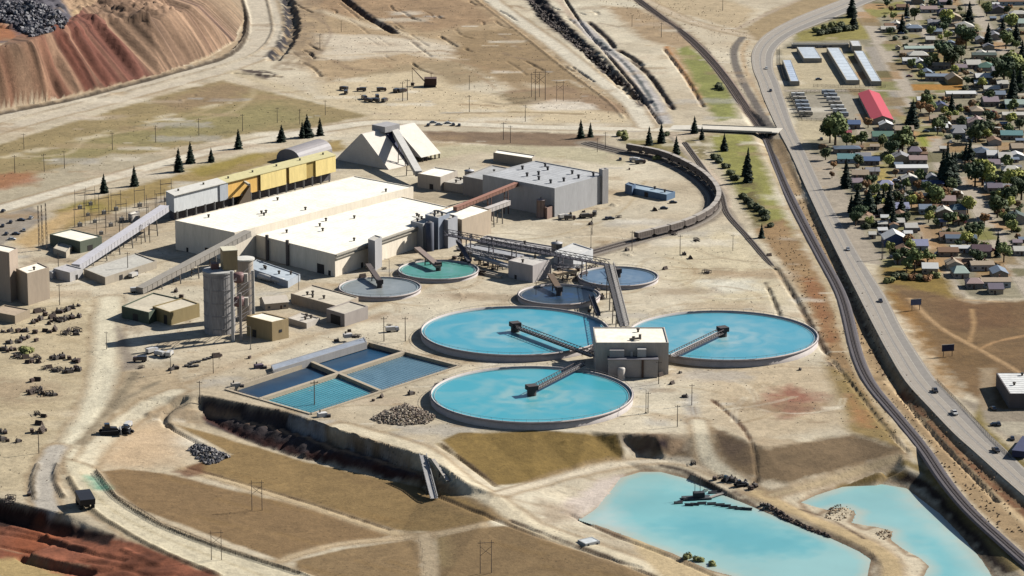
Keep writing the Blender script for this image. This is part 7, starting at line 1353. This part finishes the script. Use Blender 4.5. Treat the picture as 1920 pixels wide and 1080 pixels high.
rubble('shore_rocks', '', [(1425, 942), (1445, 948), (1480, 970), (1520, 990), (1560, 1006), (1555, 1010), (1510, 994), (1470, 976)], 260, .4, 1.0, [(120, 98, 84), (84, 68, 62)], 1)
rubble('shore_rocks', '', [(1540, 970), (1560, 950), (1590, 950), (1600, 965), (1575, 978)], 90, .25, .6, [(150, 120, 90), (160, 132, 96)], 1)
rubble('shore_rocks', '', [(1640, 1000), (1665, 992), (1672, 1008), (1650, 1014)], 50, .25, .6, [(150, 120, 90), (160, 132, 96)], 1)
gallery('bank_flume', 'grey double flume running down the dark two-tier bank at its right part', G(793, 856) + Vector((0, 0, .6)), G(814, 938) + Vector((0, 0, .8)), 3.2, .9, (196, 192, 188), 2, cat='flume', open_=True)
gallery('bank_flume', 'thin pale pipe slanting down the right end of the dark two-tier bank', G(812, 864) + Vector((0, 0, .4)), G(840, 904) + Vector((0, 0, .4)), 1.2, .6, (186, 176, 164), 1, cat='flume')
rubble('loose_stones', '', [(-20, 480), (300, 460), (620, 560), (700, 600), (1100, 440), (1400, 430), (1530, 640), (1600, 790), (1330, 800), (700, 815), (330, 730), (180, 850), (60, 930), (-20, 920)], 1300, .14, .42, [(186, 164, 134), (160, 138, 114), (240, 230, 210), (134, 114, 96)], .05)
rubble('scrub_clumps', '', [(560, 0), (900, 0), (1180, 205), (1180, 235), (700, 225), (470, 160), (560, 120)], 900, .2, .55, [(160, 140, 110), (176, 152, 120), (138, 120, 94)], .05)
rubble('scrub_clumps', '', [(-40, 290), (300, 180), (690, 216), (450, 254), (130, 326), (-40, 362)], 400, .2, .5, [(146, 134, 94), (136, 120, 88)], .05)
rubble('scrub_clumps', '', [(1120, 0), (1300, 0), (1420, 40), (1400, 180), (1330, 110), (1200, 40)], 380, .2, .6, [(150, 132, 104), (164, 142, 112)], .05)
rubble('scrub_clumps', '', [(1470, 430), (1500, 470), (1600, 650), (1690, 830), (1640, 820), (1560, 700), (1500, 560), (1430, 440)], 300, .2, .6, [(124, 106, 76), (140, 112, 78)], .05)
rubble('scrub_clumps', '', [(1480, 330), (1600, 520), (1720, 740), (1880, 900), (1920, 1000), (1860, 1000), (1700, 800), (1600, 620), (1520, 450)], 520, .25, .75, [(130, 104, 78), (98, 78, 60), (160, 132, 98)], .05)
rubble('slag_rocks', '', [(0, 10), (70, 8), (130, 40), (120, 56), (60, 70), (30, 50), (0, 40)], 900, .8, 2.6, [(128, 124, 130), (84, 82, 90), (176, 172, 172)], 3)
rubble('ditch_rubble', '', [(990, 0), (1030, 30), (1090, 80), (1140, 130), (1200, 185), (1215, 200), (1190, 180), (1130, 130), (1070, 80), (1010, 32)], 700, .7, 2.0, [(96, 84, 78), (66, 56, 54), (132, 118, 106)], 1.5)
# dredge and floating pipe on the left pond
def dredge():
    p = P(1306, 935, WATER); t = thing('dredge', 'small dark dredge barge with two thin masts on the left pond', 'barge', p); m_ = MB(); m_.box((p.x, p.y, p.z - .4), (13, 5, 1.2), .15); m_.build('hull', mat((70, 76, 80)), t); m_ = MB(); m_.box((p.x + 1, p.y, p.z + .8), (5, 3.2, 2.4), .15); m_.build('cabin', mat((52, 56, 62)), t)
    for dx in (-.8, 1.6): m_ = MB(); m_.tube((p.x + dx, p.y, p.z + .5), (p.x + dx, p.y, p.z + 11), .16, .1, 6); m_.build('mast', mat((80, 78, 80)), t)
    m_ = MB(); m_.bar((p.x + 6, p.y, p.z + .6), (p.x + 22, p.y + 16, p.z + .8), 1.6, .4); m_.build('gangway', mat((186, 176, 164)), t)
dredge()
fl_ = [(1272, 944), (1284, 938), (1292, 948), (1303, 947), (1316, 945), (1334, 946), (1350, 948), (1362, 950), (1374, 953), (1388, 955), (1402, 956), (1336, 925), (1350, 928)]
pf = proto('float'); m_ = MB(); m_.tube((-1.9, 0, .1), (1.9, 0, .1), .75, .75, 10); m_.build('pontoon', mat((60, 70, 76)), pf); m_ = MB(); m_.tube((-2.1, 0, .9), (2.1, 0, .9), .28, .28, 8); m_.build('pipe', mat((90, 92, 92)), pf)
for x, y in fl_: put(pf, x, y, 'dark pipe float on the water', 'float', 'pipe_float', 1, RND.uniform(-.25, .25), 'floating pipeline', p=P(x, y, WATER))
# ------------------------------------------------------------------ filler of the town blocks: yard trees, bushes, sheds, cars
street = CLS['street']; tcount = 0
def onstreet(p):
    i = int(np.clip(np.searchsorted(XS, p.x), 0, len(XS) - 1)); j = int(np.clip(np.searchsorted(YS, p.y), 0, len(YS) - 1)); return bool(street[max(0, i - 3):i + 4, max(0, j - 3):j + 4].any())
used = []
while tcount < 420:
    y = RND.uniform(0, 500); x = RND.uniform(1580, 1918)
    if x < 1655 and y < 232: continue
    if x < 1662 + (y - 60) * .28 and y < 230: continue
    if x < 1520 + y * .24 + (30 if y > 430 else 0): continue
    if 1700 < x < 1800 and 158 < y < 172: continue
    p = G(x, y)
    if onstreet(p) or any(abs(x - a) < r * .9 and abs(y - b) < 6 for a, b, r in occ) or any(abs(x - a) < 7 and abs(y - b) < 4 for a, b in used): continue
    used.append((x, y)); tcount += 1; u = RND.random()
    if u < .42: k = RND.choice(['green', 'dark green', 'dark green', 'yellow-green', 'rusty brown']); put(BRO[k][RND.randrange(2)], x, y, k + ' leafy tree', 'tree', 'leafy_tree', RND.uniform(.55, 1.15), group='leafy trees of the town')
    elif u < .68: k = RND.choice(['dark', 'olive', 'rusty', 'grey-green', 'dark']); put(BUSH[k], x, y, k + ' bush', 'bush', 'bush', RND.uniform(1.0, 2.2), group='bushes')
    elif u < .78: k = RND.choice(list(CARS)); put(CARS[k], x, y, k + ' parked car', 'car', 'car', 1.1, TANG + RND.choice((0, 1.57)), 'parked cars')
    else:
        c = RND.choice(['pale', 'tan', 'grey', 'white', 'blue-grey', 'brown']); t = gable('garden_shed', 'x', 'shed', p, *((RND.uniform(4, 6.5), RND.uniform(3, 5), 2.4) if tcount % 2 else (RND.uniform(8, 12), RND.uniform(7, 9), 3.0)), TANG + RND.choice((0, 0, 1.57)), WC_[tcount % 7], RC[c], rise=.9 if tcount % 2 else 1.7, wins=1 if tcount % 2 else 2)
        if not tcount % 2: t['category'] = 'house'; t.name = 'town_house'; t['group'] = 'houses of the town'; later(t, 'small ' + c + '-roofed house', x, y); continue
        t['group'] = 'garden sheds of the town'; later(t, 'small ' + c + '-roofed garden shed', x, y)
for o in PROTO:
    for ch in list(o.children):
        for g_ in list(ch.children): bpy.data.objects.remove(g_)
        bpy.data.objects.remove(ch)
    bpy.data.objects.remove(o)
settle_labels()
for o in bpy.data.objects:
    for k in ('_o', '_ring'):
        if k in o: del o[k]
